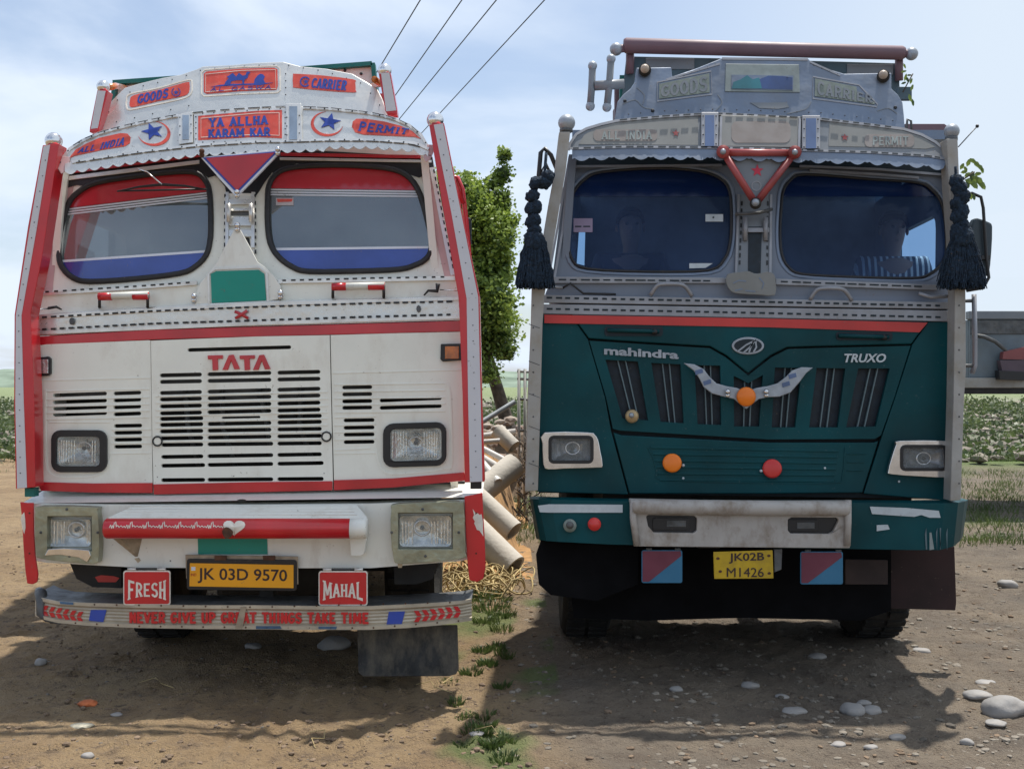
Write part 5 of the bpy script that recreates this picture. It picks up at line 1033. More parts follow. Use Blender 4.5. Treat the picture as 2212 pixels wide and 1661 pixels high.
for q in open_:
    a, b_, c_, d_ = q[0], (q[1] if len(q) == 4 else q[4]), (q[2] if len(q) == 4 else q[5]), (q[3] if len(q) == 4 else q[6])
    for t in (.38, .62):
        ribbon('grille_bar', [(a[0] + (b_[0] - a[0]) * t, a[1] + (b_[1] - a[1]) * t + (10 if len(q) > 4 else 0)), (d_[0] + (c_[0] - d_[0]) * t, d_[1] + (c_[1] - d_[1]) * t)], 2.6, YF + .028, .016, M_BARG, gp_)
lowp = poly('lower_panel', [(1325, 934), (1342, 940), (1660, 956), (1888, 956), (1898, 952), (1863, 1064), (1640, 1066), (1360, 1066)], YF + .008, .02, M_TEAL, TB, bevel=.005)
b = Bag()
for k in range(6): 
    y = 966 + k * 14; xa = 1405 + k * 4; b.quadbar((xa, y), (1812 - k * 2, y + 8 - k), 6, YF + .003, .008)
b.out('pressed_rib', M_TEAL, lowp, bevel=.003)
b = Bag()
for k in range(3): b.quadbar((1830, 980 + k * 18), (1872 - k * 5, 980 + k * 18), 3, YF + .004, .006)
b.out('pressed_rib', M_TEAL, lowp, bevel=.002)
ribbon('pressed_edge', crom([(1400, 966), (1412, 990), (1420, 1020), (1436, 1036), (1640, 1042), (1800, 1042), (1820, 1030), (1826, 966)], 3, False), 2.5, YF + .004, .006, M_TEAL, lowp)
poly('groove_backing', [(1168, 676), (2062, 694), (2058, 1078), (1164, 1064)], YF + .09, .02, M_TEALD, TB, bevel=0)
# wiper parks and lettering
for x0, y0, x1, y1 in ((1306, 703, 1432, 726), (1806, 715, 1928, 735)):
    wv = poly('wiper_recess', rr(x0, y0 + 2, x1, y1, 6, 3), YF - .004, .006, M_TEALD, bn, bevel=0)
    tube('wiper_link', [at(x0 + 6, y0 + 10, YF - .02), at(x1 - 8, y0 + 13, YF - .02)], .011, M_TEAL, wv); tube('link_pivot', [at(x1 - 18, y0 + 14, YF - .03), at(x1 - 18, y0 + 14, YF)], .016, M_BLACKP, wv)
letters('mahindra', (1304, 750, 1467, 776), YF + .0, .006, M_SILVR, gp_, bold=.035, warp=lambda u, v: (1305 + 161 * u, 766 + 10 * u - v * 18))
letters('TRUXO', (1824, 764, 1914, 783), YF + .0, .006, M_CREAMP, gp_, bold=.025, shear=.25)
lg = poly('oval_badge', circ(1616, 747, 35, 28, 19), YF - .012, .014, M_SILVR, bn, bevel=.003)
poly('badge_face', circ(1616, 747, 30, 28, 14.5), YF - .014, .004, M_TEALD, lg, bevel=0)
for pts in ([(1594, 759), (1612, 745), (1636, 733)], [(1606, 762), (1620, 750), (1632, 735)], [(1618, 762), (1621, 752), (1628, 736)], [(1632, 734), (1634, 750), (1628, 760)]): ribbon('badge_stroke', pts, 3.4, YF - .0165, .003, M_SILVR, lg)
# bull horns ornament
ho = [(1476, 784), (1500, 787), (1520, 797), (1534, 815), (1548, 828), (1570, 834), (1592, 838), (1612, 846), (1634, 838), (1658, 834), (1680, 828), (1698, 814), (1712, 800), (1732, 793), (1757, 794), (1742, 806), (1727, 826), (1708, 848), (1684, 857), (1660, 858), (1640, 862), (1624, 874), (1612, 884), (1600, 874), (1586, 862), (1560, 856), (1538, 850), (1520, 836), (1510, 816), (1498, 800)]
hn = poly('horn_ornament', ho, YF - .04, .014, M_SILVR, gp_, bevel=.004)
for cx in (1510, 1528, 1572, 1655, 1698, 1712):
    cy = {1510: 803, 1528: 826, 1572: 846, 1655: 846, 1698: 830, 1712: 812}[cx]
    if cx in (1572, 1655): knob(cx, cy, 6, YF - .055, M_CHROME, hn)
    else: poly('horn_band', [(cx - 9, cy - 2), (cx + 7, cy - 7), (cx + 9, cy + 2), (cx - 7, cy + 7)], YF - .043, .004, M_RBLUE, hn, bevel=0)
ball('orange_reflector', at(1612, 857, YF - .06), 21 * 6 / F, M_ORANGE, hn, sc=(1, .35, 1))
kn = ball('brass_knob', at(1365, 899, YF - .02), 15 * 6 / F, M_BRASS, gp_, sc=(1, .5, 1)); ball('knob_tip', at(1364, 897, YF - .045), .014, M_SILVR, kn)
for x, y, m_ in ((1452, 1000, M_ORANGE), (1668, 1012, M_REDREF)):
    rf = tube('round_reflector', [at(x, y, YF + .01), at(x, y, YF - .02), at(x, y, YF - .024)], [20.5 * 6 / F, 20.5 * 6 / F, 16 * 6 / F], m_, lowp, seg=28); tube('reflector_tab', [at(x + (24 if x < 1500 else -24), y + 5, YF - .01), at(x + (24 if x < 1500 else -24), y + 5, YF)], .008, M_CREAMP, rf)
rivets('screw', [(1782, 1011), (1476, 1033), (1942, 1040)], .007, YF + .003, M_CREAMP, lowp)
# headlights
lamp(TB, crom([(1176, 934), (1270, 934), (1284, 938), (1292, 950), (1297, 975), (1302, 1006), (1290, 1010), (1220, 1012), (1184, 1014), (1174, 1004), (1172, 960)], 2), rr(1190, 946, 1277, 996, 8, 3), YF - .035, M_CHROME, bulb=(1237, 968), bt=.03, ribs=False, reflector=mat('dim reflector', (.22, .23, .26), .2, .7, var=.4, scale=25))
lamp(TB, crom([(1944, 952), (2044, 952), (2055, 958), (2055, 1020), (2050, 1031), (1990, 1029), (1926, 1024), (1919, 1018), (1926, 990), (1936, 960)], 2), rr(1950, 966, 2041, 1012, 8, 3), YF - .035, M_CHROME, bulb=(1995, 990), bt=.03, ribs=False, reflector=MC['dim reflector'])
poly('side_indicator', [(2068, 745), (2080, 746), (2080, 792), (2068, 790)], .2, .06, M_AMBER, TB)
pg = tube('grab_pole', [at(2104, 636, .3), at(2106, 720, .3), at(2106, 790, .3), at(2100, 806, .3)], .014, M_RTRIM, TB)
for y in (650, 790): tube('pole_bracket', [at(2104, y, .3), at(2075, y, .3)], .01, M_DGREY, pg)
for q_ in (rr(1188, 944, 1279, 998, 8, 3), rr(1948, 964, 2043, 1014, 8, 3)): ribbon('lamp_surround', q_, 7, YF - .038, .006, M_BLACKP, TB, closed=True)
# bumper
bump = bumper('bumper', [(1144, 1078), (1150, 1078), (1162, 1078), (1190, 1079), (1300, 1082), (1600, 1086), (1860, 1086), (2000, 1087), (2040, 1087), (2070, 1085), (2084, 1083), (2091, 1080)],
              [(1160, 1164), (1166, 1166), (1180, 1168), (1205, 1170), (1320, 1176), (1600, 1182), (1860, 1186), (1980, 1188), (2030, 1188), (2060, 1180), (2074, 1168), (2080, 1158)], -.10, M_TEAL, TB, .1, endY=.3)
ls = [(1156, 1092), (1180, 1089), (1339, 1090), (1339, 1107), (1180, 1107), (1160, 1106), (1158, 1098)]
poly('pale_stripe', [(p[0] + 6, p[1]) for p in ls], -.106, .004, M_CREAMP, bump, bevel=0)
poly('pale_stripe', [(1879, 1094), (1960, 1097), (2028, 1103), (2032, 1118), (2008, 1118), (1990, 1112), (1975, 1116), (1884, 1110)], -.106, .004, M_CREAMP, bump, bevel=0)
poly('paint_scrap', [(1894, 1134), (1918, 1133), (1922, 1143), (1894, 1147)], -.106, .004, M_CREAMP, bump, bevel=0)
poly('paint_drip', [(2008, 1150), (2012, 1150), (2018, 1186), (2008, 1188)], -.104, .002, M_RLET2, bump, bevel=0) 
for x0 in (1998, 2022, 2030, 2044): poly('paint_drip', [(x0, 1140 + R.random() * 14), (x0 + 3, 1140), (x0 + 6 - R.random() * 6, 1186), (x0 + 2, 1187)], -.104, .002, M_BARG, bump, bevel=0)
tube('red_reflector', [at(1284, 1132, -.095), at(1284, 1132, -.12)], .034, M_REDREF, bump, seg=20)
kn = tube('round_fitting', [at(1231, 1135, -.1), at(1231, 1135, -.13)], .034, M_RLET, bump, seg=20); ball('fitting_tip', at(1231, 1134, -.13), .02, M_DGREY, kn)
cs_ = poly('bumper_centre', [(1360, 1078), (1600, 1083), (1840, 1082), (1840, 1130), (1836, 1184), (1600, 1182), (1372, 1180), (1364, 1120)], -.135, .05, M_RCREAM, TB, holes=[crom([(1396, 1116), (1400, 1112), (1500, 1114), (1506, 1120), (1505, 1146), (1498, 1151), (1412, 1150), (1400, 1136)], 1), crom([(1702, 1122), (1710, 1117), (1808, 1118), (1812, 1124), (1800, 1148), (1790, 1153), (1708, 1152), (1702, 1146)], 1)], bevel=.006)
tube('bumper_roll', [at(1366, 1094, -.15), at(1372, 1094, -.15), at(1600, 1097, -.15), at(1826, 1098, -.15), at(1834, 1098, -.15)], [.03, .038, .04, .038, .03], M_RCREAM, cs_, seg=16)
for x in (1368, 1832): tube('bumper_end_pipe', [at(x, 1080, -.15), at(x, 1120, -.15), at(x + (8 if x < 1500 else -2), 1178, -.14)], .018, M_RCREAM, cs_)
poly('fog_backing', rect(1385, 1105, 1825, 1160), -.112, .01, M_BLACKP, TB, bevel=0)
for x0, x1, y0 in ((1440, 1482, 1124), (1722, 1760, 1128)):
    fl = poly('fog_lamp', rr(x0 - 30, y0 - 6, x1 + 8, y0 + 20, 6, 3), -.122, .01, M_BLACKP, TB); poly('fog_lens', rect(x0, y0, x1, y0 + 14), -.125, .006, M_DGREY, fl)
letters('GEYTE' if False else 'IIIIIII', (1774, 1137, 1830, 1149), -.137, .003, M_DARK, cs_, name='sticker_print') if False else None
for x0, x1, y0, y1 in ((1386, 1474, 1188, 1259), (1729, 1821, 1191, 1262)):
    fb = poly('painted_board', rr(x0, y0, x1, y1, 4, 2), -.10, .008, M_SQB, TB, bevel=.002)
    poly('board_face', [(x0 + 2, y0 + 2), (x1 - 4, y0 + 2), (x1 - 2, y0 + 12), (x0 + 16, y1 - 3), (x0 + 2, y1 - 3)], -.102, .003, M_SQR, fb, bevel=0)
    for x in (x0 + 10, x1 - 16): tube('hinge', [at(x, y0 - 2, -.095), at(x + 12, y0 - 2, -.095)], .007, M_DGREY, fb)
pb = poly('number_plate', [(1541, 1192), (1669, 1188), (1671, 1249), (1543, 1250)], -.12, .008, M_YEL2, TB, bevel=.002)
letters('JK02B', (0, 0, 1, 1), -.1225, .002, M_LETD, pb, bold=.015, warp=lambda u, v: (1575 + 76 * u, 1217 - 2 * u - v * 22))
letters('M1426', (0, 0, 1, 1), -.1225, .002, M_LETD, pb, bold=.0, warp=lambda u, v: (1570 + 80 * u, 1246 - v * 20))
for x, y in ((1551, 1206), (1556, 1234), (1662, 1238), (1661, 1200)): poly('plate_bolt', circ(x, y, 4, 8, 3), -.1225, .003, M_RUST, pb)
poly('plate_bracket', [(1672, 1186), (1690, 1186), (1688, 1230), (1673, 1236)], -.1, .02, M_DGREY, pb)
poly('tow_board', [(1826, 1208), (1918, 1210), (1918, 1262), (1826, 1262)], .10, .02, mat('dull brown board', (.035, .022, .02), .8, var=.4), TB)
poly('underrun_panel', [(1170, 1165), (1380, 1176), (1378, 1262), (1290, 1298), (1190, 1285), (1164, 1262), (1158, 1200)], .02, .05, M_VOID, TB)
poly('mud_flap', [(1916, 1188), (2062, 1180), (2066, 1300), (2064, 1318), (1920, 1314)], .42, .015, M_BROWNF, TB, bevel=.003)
poly('underside_shade_sheet', [(1290, 1176), (1925, 1186), (1925, 1318), (1860, 1340), (1600, 1334), (1400, 1340), (1240, 1334), (1230, 1260), (1290, 1255)], .30, .02, M_VOID, TB, bevel=0)  # added black sheet standing in for the deep shade under the truck
for cx in (.46, 2.28): lampwheel(TB, cx, 1.35, .50, .28, M_TYRE, M_DARK)
for y_ in (5.2, 6.4):
    for cx in (.95, 2.35): lampwheel(TB, cx, y_, .50, .42, M_TYRE, M_DARK)
b = Bag(); b.box((.5, 1.25, .42), (2.1, 1.42, .56)); b.box((1.0, .15, .72), (1.12, 6.9, .95)); b.box((1.7, .15, .72), (1.82, 6.9, .95)); b.box((1.0, 5.1, .42), (2.3, 6.5, .58)); b.box((.5, .3, .72), (2.2, 1.1, 1.0)); b.box((1.0, .5, .45), (1.9, 1.2, .8))
b.out('chassis', M_DARK, TB, stuff=False)
b = Bag(); b.box((0.55, 1.9, .38), (1.05, 3.4, .95)); b.box((1.75, 2.2, .40), (2.35, 3.6, .95)); b.box((0.6, 3.9, .30), (2.5, 4.1, 1.0)); b.box((1.0, .55, .36), (1.7, 1.2, .5))
b.out('underbody_light_blocker', M_DARK, TB, stuff=False, bevel=.04)  # added boxes that keep light out from below the body
b = Bag(); b.box((.45, 1.75, .32), (2.3, 1.8, 1.0)); b.out('added_light_baffle', M_DARK, TB, stuff=False)  # unseen box added across the underside to stop light from behind
# centre strut, triangle, plate
cs = poly('centre_strut', [(1598, 420), (1668, 420), (1668, 598), (1590, 598)], lambda x, y: YU(x, y) - .012, .02, M_RGREY2, TB, bevel=0)
for xa, xb in ((1596, 1590), (1666, 1664)):
    ribbon('pillar_trim', [(xa, 420), (xb, 595)], 5, lambda x, y: YU(x, y) - .02, .012, M_RTRIM, cs)
    dashes('trim_dash', [[(xa + (7 if xa < 1630 else -7), 430), (xb + (7 if xa < 1630 else -7), 590)]], lambda x, y: YU(x, y) - .0155, M_BLACKP, cs, on=9, off=7, w=3.5)
poly('strut_window', [(1617, 490), (1646, 490), (1643, 590), (1616, 590)], lambda x, y: YU(x, y) - .016, .004, M_NAVYG, cs, bevel=0)
poly('strut_rung', rect(1604, 492, 1662, 502), lambda x, y: YU(x, y) - .03, .016, M_RTRIM, cs)
for x in (1610, 1654): tube('strut_clip', [at(x, 470, .11), at(x, 520, .11)], .013, M_RTRIM, cs)
tube('strut_rod', [at(1588, 463, .1), at(1640, 460, .08), at(1668, 452, .1)], .009, M_DGREY, cs)
tr_ = poly('triangle_plate', [(1572, 332), (1710, 332), (1634, 440)], -.03, .012, M_RGREY2, TB)
for a, b_ in (((1563, 330), (1716, 331)), ((1716, 331), (1633, 440)), ((1563, 330), (1632, 440))):
    tube('triangle_bar', [at(a[0], a[1], -.05), at(b_[0], b_[1], -.05)], .019, M_TRIRED, tr_, seg=12)
for x, y in ((1562, 328), (1717, 329)):
    q = tube('bar_boss', [at(x, y, -.03), at(x, y, -.08)], .034, M_TRIRED, tr_, seg=18); ball('boss_nut', at(x, y, -.085), .016, M_SILVR, q, seg=10)
q = tube('bar_boss', [at(1632, 440, -.03), at(1632, 440, -.085)], .03, M_DARK, tr_, seg=18); ball('boss_nut', at(1632, 438, -.09), .02, M_SILVR, q, seg=10)
poly('star_emblem', star(1636, 369, 14), -.033, .004, M_STAR, tr_, bevel=0)
ribbon('ring_emblem', circ(1634, 402, 10, 16), 2, -.033, .003, M_RTRIM, tr_, closed=True)
sp_ = poly('shield_plate', crom([(1572, 592), (1600, 588), (1618, 586), (1634, 592), (1656, 587), (1672, 592), (1676, 610), (1674, 638), (1640, 637), (1600, 635), (1580, 630), (1569, 612)], 2), .0, .012, M_RBEIGE, TB, bevel=.003)
for pts in ([(1584, 612), (1596, 606), (1612, 608)], [(1588, 628), (1604, 624)], [(1640, 600), (1650, 612), (1646, 624)], [(1610, 628), (1632, 630)]): ribbon('stamped_mark', pts, 2.4, -.002, .004, M_RGREY, sp_)
# cab shell and cab interior
zT = at(0, 345, .25).z; zB = at(0, 1060, .07).z
side_wall('cab_side', X(1180), X(1226, .25), .11, 1.75, zB, zT, sh, M_RLIL, TB); side_wall('cab_side', X(2058) - .04, X(2044, .25) - .04, .11, 1.75, zB, zT, sh, M_RLIL, TB)
poly('cab_roof', [(0, 0), (1, 0), (1, 1), (0, 1)], 0, 0, M_RGREY, TB, mp=lambda p: Vector((X(1235, .25) + (X(2040, .25) - X(1235, .25)) * p[0] + sh * 1.5 * p[1], .2 + 1.6 * p[1], zT + .1)), tv=Vector((0, 0, .05)), bevel=0)
bx0 = X(1190) + sh * 1.6; bw_ = X(2050) - X(1190); bh_ = zT + .1 - zB
qh = [((X(px, 1.72) - bx0) / bw_, (at(0, py, 1.72).z - zB) / bh_) for px, py in ((1240, 568), (1263, 574), (1265, 500), (1242, 500))]
poly('cab_back', [(0, 0), (1, 0), (1, 1), (0, 1)], 0, 0, M_INTD, TB, holes=[qh], mp=lambda p: Vector((X(1190) + sh * 1.6 + (X(2050) - X(1190)) * p[0], 1.72, zB + (zT + .1 - zB) * p[1])), tv=Vector((0, .04, 0)), bevel=0)
poly('cab_floor', [(0, 0), (1, 0), (1, 1), (0, 1)], 0, 0, M_DARK, TB, mp=lambda p: Vector((X(1190) + (X(2050) - X(1190)) * p[0] + sh * 1.6 * p[1], .35 + 1.4 * p[1], zB + .12)), tv=Vector((0, 0, .05)), bevel=0)
poly('dashboard', [(0, 0), (1, 0), (1, 1), (0, 1)], 0, 0, M_INTD, TB, mp=lambda p: Vector((X(1192) + (X(2048) - X(1192)) * p[0], .2 + .35 * p[1], at(0, 612, .2).z - .05)), tv=Vector((0, 0, -.5)), bevel=.02)
SEATZ = 1.78
for cx in (.68, 2.12):
    s_ = Bag(); s_.box((cx - .26, .75, SEATZ - .45), (cx + .26, 1.3, SEATZ)); st_ = s_.out('seat', M_SEAT, TB, stuff=False, bevel=.05)
    s_ = Bag(); s_.box((cx - .26, 1.28, SEATZ - .1), (cx + .26, 1.4, SEATZ + .5)); s_.out('seat_back', M_SEAT, st_, stuff=False, bevel=.05)
tube('steering_wheel', [Vector((2.12 + .22 * math.cos(a), .66 - .1 * math.sin(a), 2.0 + .2 * math.sin(a))) for a in [2 * math.pi * i / 24 for i in range(24)]], .014, M_BLACKP, TB, closed=True)
#==PARTS==
# ------------------------------------------------------------------ things fixed to or inside the trucks
an = tube('antenna', [at(2070, 318, .2), at(2111, 273, .2)], .003, M_DGREY, TB); ball('antenna_tip', at(2111, 273, .2), .01, M_BLACKP, an, seg=8)
def strands(bag, top, n, w0, w1, h, r=.004):
    for i in range(n):
        a = R.random() * 2 * math.pi; k = math.sqrt(R.random()); q = R.uniform(.86, 1.06)
        pts = [top + Vector((math.cos(a) * k * (w0 + (w1 - w0) * (t ** .8)), math.sin(a) * k * .5 * (w0 + (w1 - w0) * t), -h * q * t)) + Vector((R.gauss(0, .006), R.gauss(0, .003), 0)) for t in (0, .3, .65, 1)]
        bag.add(*tube(None, pts, [r * 1.3, r * 1.4, r * 1.5, r], None, seg=5))
def wool(c, r):                                          # a woolly pom-pom: a knotted ball of short tufts
    b = bmesh.new(); bmesh.ops.create_icosphere(b, subdivisions=3, radius=r)
    for v in b.verts: v.co *= 1 + .22 * noise.noise(v.co * 34 + Vector(c) * 9) + R.uniform(-.10, .22)
    vs = [Vector(c) + Vector((v.co.x, v.co.y * .8, v.co.z)) for v in b.verts]; fs = [tuple(v.index for v in f.verts) for f in b.faces]; b.free(); return vs, fs
def tassel(label, cord, pomps, top, w0, w1, h, Yt):
    base = at(top[0], top[1], Yt)
    e = empty('wool_tassel', base, label, 'tassel', 'black wool tassels hung from the teal truck')
    tube('cord', [at(x, y, Yt) for x, y in cord], .008, M_TASS, e)
    for x, y, r_ in pomps:
        vs, fs = wool(at(x, y, Yt), r_ * (6 + Yt) / F); build('pompom', vs, fs, M_TASS, e, smooth=True)
    b = Bag(); strands(b, base, 760, w0, w1, h, .0027); b.out('fringe', M_TASS, e)
    vs, fs = wool(base, w0 * 1.15); build('knot', vs, fs, M_TASS, e, smooth=True)
    return e
tassel('black wool tassel with a chain of pompoms hanging under the bent black mirror arm', [(1180, 330), (1176, 380), (1160, 400), (1152, 450), (1150, 505)],
       [(1184, 380, 13), (1176, 394, 15), (1158, 396, 14), (1150, 424, 14), (1155, 448, 15), (1148, 452, 13), (1154, 474, 14), (1149, 480, 13), (1154, 498, 14), (1150, 515, 16)], (1156, 522), .045, .098, .23, -.16)
tassel('black wool tassel with pompoms hanging between the windscreen and the side mirror', [(2064, 360), (2066, 395), (2072, 440), (2074, 505)],
       [(2066, 392, 15), (2072, 406, 16), (2078, 424, 16), (2068, 440, 15), (2076, 458, 16), (2070, 470, 15), (2078, 486, 14), (2072, 500, 16)], (2078, 512), .05, .125, .255, -.16)
def leafy(label, root, stems, base, Yt, lw_=.012, ll=.045):
    e = empty('leafy_twig', at(base[0], base[1], Yt), label, 'leafy twig', 'green twigs tied to the teal truck')
    tw = tube('stem', [at(x, y, Yt) for x, y in root], .004, M_BARK, e)
    for x, y, ang, k in stems:
        c = at(x, y, Yt); a = math.radians(ang); d = Vector((math.cos(a), R.uniform(-.3, .3), math.sin(a))); s = Vector((-d.z, 0, d.x)) * lw_ * k; n_ = Vector((0, .006, 0)); L_ = ll * k
        vs = [c - d * L_ * .5, c - d * L_ * .1 + s, c + d * L_ * .3 + s * .7, c + d * L_ * .5, c + d * L_ * .3 - s * .7, c - d * L_ * .1 - s, c - n_, c + d * L_ * .2 - n_]
        build('leaf', vs, [(0, 1, 6), (1, 2, 7, 6), (2, 3, 7), (3, 4, 7), (4, 5, 6, 7), (5, 0, 6)], M_LEAF if R.random() < .7 else M_LEAFD, e, smooth=True)
    return e
leafy('sprig of small green leaves sticking out beside the right hand ball post', [(2066, 400), (2085, 385), (2105, 372)],
      [(2078, 360, 60, .9), (2092, 352, 70, 1), (2102, 348, -40, 1), (2110, 355, -50, 1.1), (2118, 362, -60, 1), (2122, 368, -70, .8), (2082, 372, 10, .8), (2090, 378, 30, 1), (2100, 380, 80, 1.2), (2108, 386, -20, 1.3), (2116, 392, -50, 1.5), (2122, 400, -60, 1.3), (2096, 392, -10, 1.5), (2104, 398, -60, 1.4), (2090, 398, -80, 1.1), (2097, 424, -80, .9), (2104, 426, -85, .8), (2076, 388, 50, .9), (2112, 376, 10, .9), (2086, 366, 120, .8)], (2068, 402), -.02)
leafy('dried twig caught on the roof bracket under the end of the maroon roll bar', [(1950, 200), (1962, 178), (1972, 160)],
      [(1954, 143, -60, .8), (1952, 155, 10, .8), (1964, 163, 0, .7), (1960, 172, -70, 1), (1968, 176, 70, .9), (1952, 180, 20, .8), (1970, 190, 70, 1), (1966, 212, -75, 1.2), (1972, 222, -80, 1), (1956, 168, 80, 1)], (1952, 202), 1.55, .010, .05)
def person(label, cx, yhead, Yp, shirt, stripe=None, lean=0.):
    c = at(cx, yhead, Yp); s = .95; seat = c.z - .66
    e = empty('person', (c.x, Yp + .02, seat), label, 'person', 'people sitting in the teal truck cab')
    skin_ = MC.get('brown skin') or mat('brown skin', (.36, .21, .14), .5, var=.1); hair = MC.get('dark hair') or mat('dark hair', (.01, .009, .008), .7)
    def sk(name, J, E, m, lv=2):
        me = bpy.data.meshes.new(name); off = root_loc(e)
        me.from_pydata([tuple(Vector(j[0]) - off) for j in J], E, []); o = link(name, me, e, [m])
        md = o.modifiers.new('skin', 'SKIN'); md.use_smooth_shade = True
        for k, v in enumerate(me.skin_vertices[0].data): v.radius = J[k][1]; v.use_root = (k == 0)
        o.modifiers.new('sub', 'SUBSURF').levels = lv; o.modifiers['sub'].render_levels = lv
        return o
    P = lambda x, y, z: (c.x + x, Yp + y, c.z + z)
    J = [(P(0, .04, -.62), (.14, .11)), (P(0, .03, -.42), (.15, .10)), (P(0, .02, -.23), (.15, .09)), (P(0, .02, -.15), (.052, .052)), (P(0, .01, -.105), (.044, .046)), (P(0, 0, -.05), (.062, .07)), (P(0, 0, .03), (.078, .092)), (P(0, .01, .085), (.068, .08)),
         (P(-.17, .02, -.185), (.055, .055)), (P(-.23, -.03, -.44), (.045, .045)), (P(-.16, -.25, -.46), (.032, .03)), (P(-.13, -.33, -.43), (.035, .018)),
         (P(.17, .02, -.185), (.055, .055)), (P(.23, -.03, -.44), (.045, .045)), (P(.16, -.25, -.46), (.032, .03)), (P(.13, -.33, -.43), (.035, .018)),
         (P(-.1, -.2, -.62), (.08, .08)), (P(-.12, -.45, -.62), (.06, .06)), (P(-.12, -.48, -.95), (.045, .045)), (P(.1, -.2, -.62), (.08, .08)), (P(.12, -.45, -.62), (.06, .06)), (P(.12, -.48, -.95), (.045, .045))]
    E = [(0, 1), (1, 2), (2, 3), (3, 4), (4, 5), (5, 6), (6, 7), (2, 8), (8, 9), (9, 10), (10, 11), (2, 12), (12, 13), (13, 14), (14, 15), (0, 16), (16, 17), (17, 18), (0, 19), (19, 20), (20, 21)]
    bd = sk('body', J, E, skin_)
    Js = [(J[i][0], (J[i][1][0] + .018, J[i][1][1] + .018)) for i in (0, 1, 2)] + [(J[i][0], (J[i][1][0] + .02, J[i][1][1] + .02)) for i in (8, 9, 12, 13)] + [(J[3][0], (.068, .064))]
    sk('shirt', Js, [(0, 1), (1, 2), (2, 3), (3, 4), (2, 5), (5, 6), (2, 7)], shirt)
    b = bmesh.new(); bmesh.ops.create_uvsphere(b, u_segments=16, v_segments=10, radius=.098)
    for v in list(b.verts):
        if v.co.z < -.01 or (v.co.y < -.045 and v.co.z < .045): b.verts.remove(v)
    vs = [Vector(P(v.co.x * .88, v.co.y * 1.04, v.co.z + .045)) for v in b.verts]; fs = [tuple(v.index for v in f.verts) for f in b.faces] if False else None
    b.verts.index_update(); fs = [tuple(v.index for v in f.verts) for f in b.faces]; b.free()
    build('hair', vs, fs, hair, e, smooth=True)
    build('nose', [P(0, -.105, -.01), P(-.014, -.085, -.02), P(.014, -.085, -.02), P(0, -.085, .03)], [(0, 1, 3), (0, 3, 2), (0, 2, 1)], skin_, e)
    for sx in (-1, 1): ball('eye', P(sx * .03, -.083, .03), .010, hair, e, seg=8); ball('ear', P(sx * .082, .0, .01), .022, skin_, e, sc=(.4, .7, 1), seg=8)
    tube('mouth', [P(-.022, -.083, -.05), P(0, -.09, -.052), P(.022, -.083, -.05)], .004, MC['brown skin'], e)
    for sx in (-1, 1):                                   # fingers curled round the wheel or the knee
        for k in range(4): tube('finger', [P(sx * .13 + (k - 1.5) * .018, -.345, -.43), P(sx * .13 + (k - 1.5) * .018, -.395 + abs(k - 1.5) * .006, -.425), P(sx * .13 + (k - 1.5) * .018, -.41 + abs(k - 1.5) * .006, -.455)], .0085, skin_, e, seg=6)
        tube('thumb', [P(sx * .10, -.32, -.43), P(sx * .078, -.35, -.42), P(sx * .08, -.375, -.43)], .010, skin_, e, seg=6)
    return e
sh1 = mat('dark shirt cloth', (.03, .035, .05), .9, var=.2)
sh2 = bpy.data.materials.new('striped shirt cloth'); sh2.use_nodes = True; t_ = sh2.node_tree
w_ = t_.nodes.new('ShaderNodeTexWave'); w_.inputs['Scale'].default_value = 9; w_.inputs['Distortion'].default_value = .6; w_.bands_direction = 'X'
c_ = t_.nodes.new('ShaderNodeTexCoord'); t_.links.new(c_.outputs['Object'], w_.inputs[0]); r_ = t_.nodes.new('ShaderNodeValToRGB'); r_.color_ramp.elements[0].position = .55; r_.color_ramp.elements[1].position = .7
r_.color_ramp.elements[0].color = (.05, .06, .08, 1); r_.color_ramp.elements[1].color = (.75, .75, .7, 1); t_.links.new(w_.outputs[0], r_.inputs[0]); t_.links.new(r_.outputs[0], t_.nodes['Principled BSDF'].inputs['Base Color'])
person('person in a dark shirt sitting behind the windscreen with the lilac sticker', 1362, 498, .80, sh1)
person('person in a pale striped shirt at the wheel of the teal truck', 1930, 505, .80, sh2)

# ------------------------------------------------------------------ ground
def hgt(x, y):
    v = Vector((x, y, 0)); h = .030 * noise.noise(v * .9) + .016 * noise.noise(v * 2.7 + Vector((5, 1, 0))) + .010 * noise.noise(v * 8) + .010 * noise.noise(v * 17) + .007 * noise.noise(v * 31) * (noise.noise(v * 2.3) + .6)
    r_ = noise.noise(v * 5.5 + Vector((9, 3, 0)))
    if r_ > .25: h += (r_ - .25) * .05 * (.6 + noise.noise(v * 30))
    if y < .8 and -1.3 < x < .1:                          # tyre ruts running towards the camera
        u = x + (y + .3) * .09; h += .012 * math.sin(u * 52) * max(0, min(1, (.8 - y))) * (.6 + .8 * noise.noise(v * 3))
    if y > 15 and x > 3: h += .25 * math.exp(-((y - 15.5) / .9) ** 2) + .12 * noise.noise(v * .8) * min(1, (y - 15) / 4)
    if y > 60: h += (y - 60) * .0
    return h
def axis(dense0, dense1, st, far0, far1):
    a = [dense0]; 
    while a[-1] < dense1: a.append(a[-1] + st)
    s = st
    while a[-1] < far1: s *= 1.16; a.append(a[-1] + s)
    b_ = []; s = st; v = dense0
    while v > far0: s *= 1.16; v -= s; b_.append(v)
    return list(reversed(b_)) + a
xs, ys = axis(-3.3, 3.6, .02, -900, 900), axis(-2.2, 4.2, .02, -60, 1500)
nx = len(xs); vs = [(x, y, hgt(x, y)) for y in ys for x in xs]
fs = [(j * nx + i, j * nx + i + 1, (j + 1) * nx + i + 1, (j + 1) * nx + i) for j in range(len(ys) - 1) for i in range(nx - 1)]
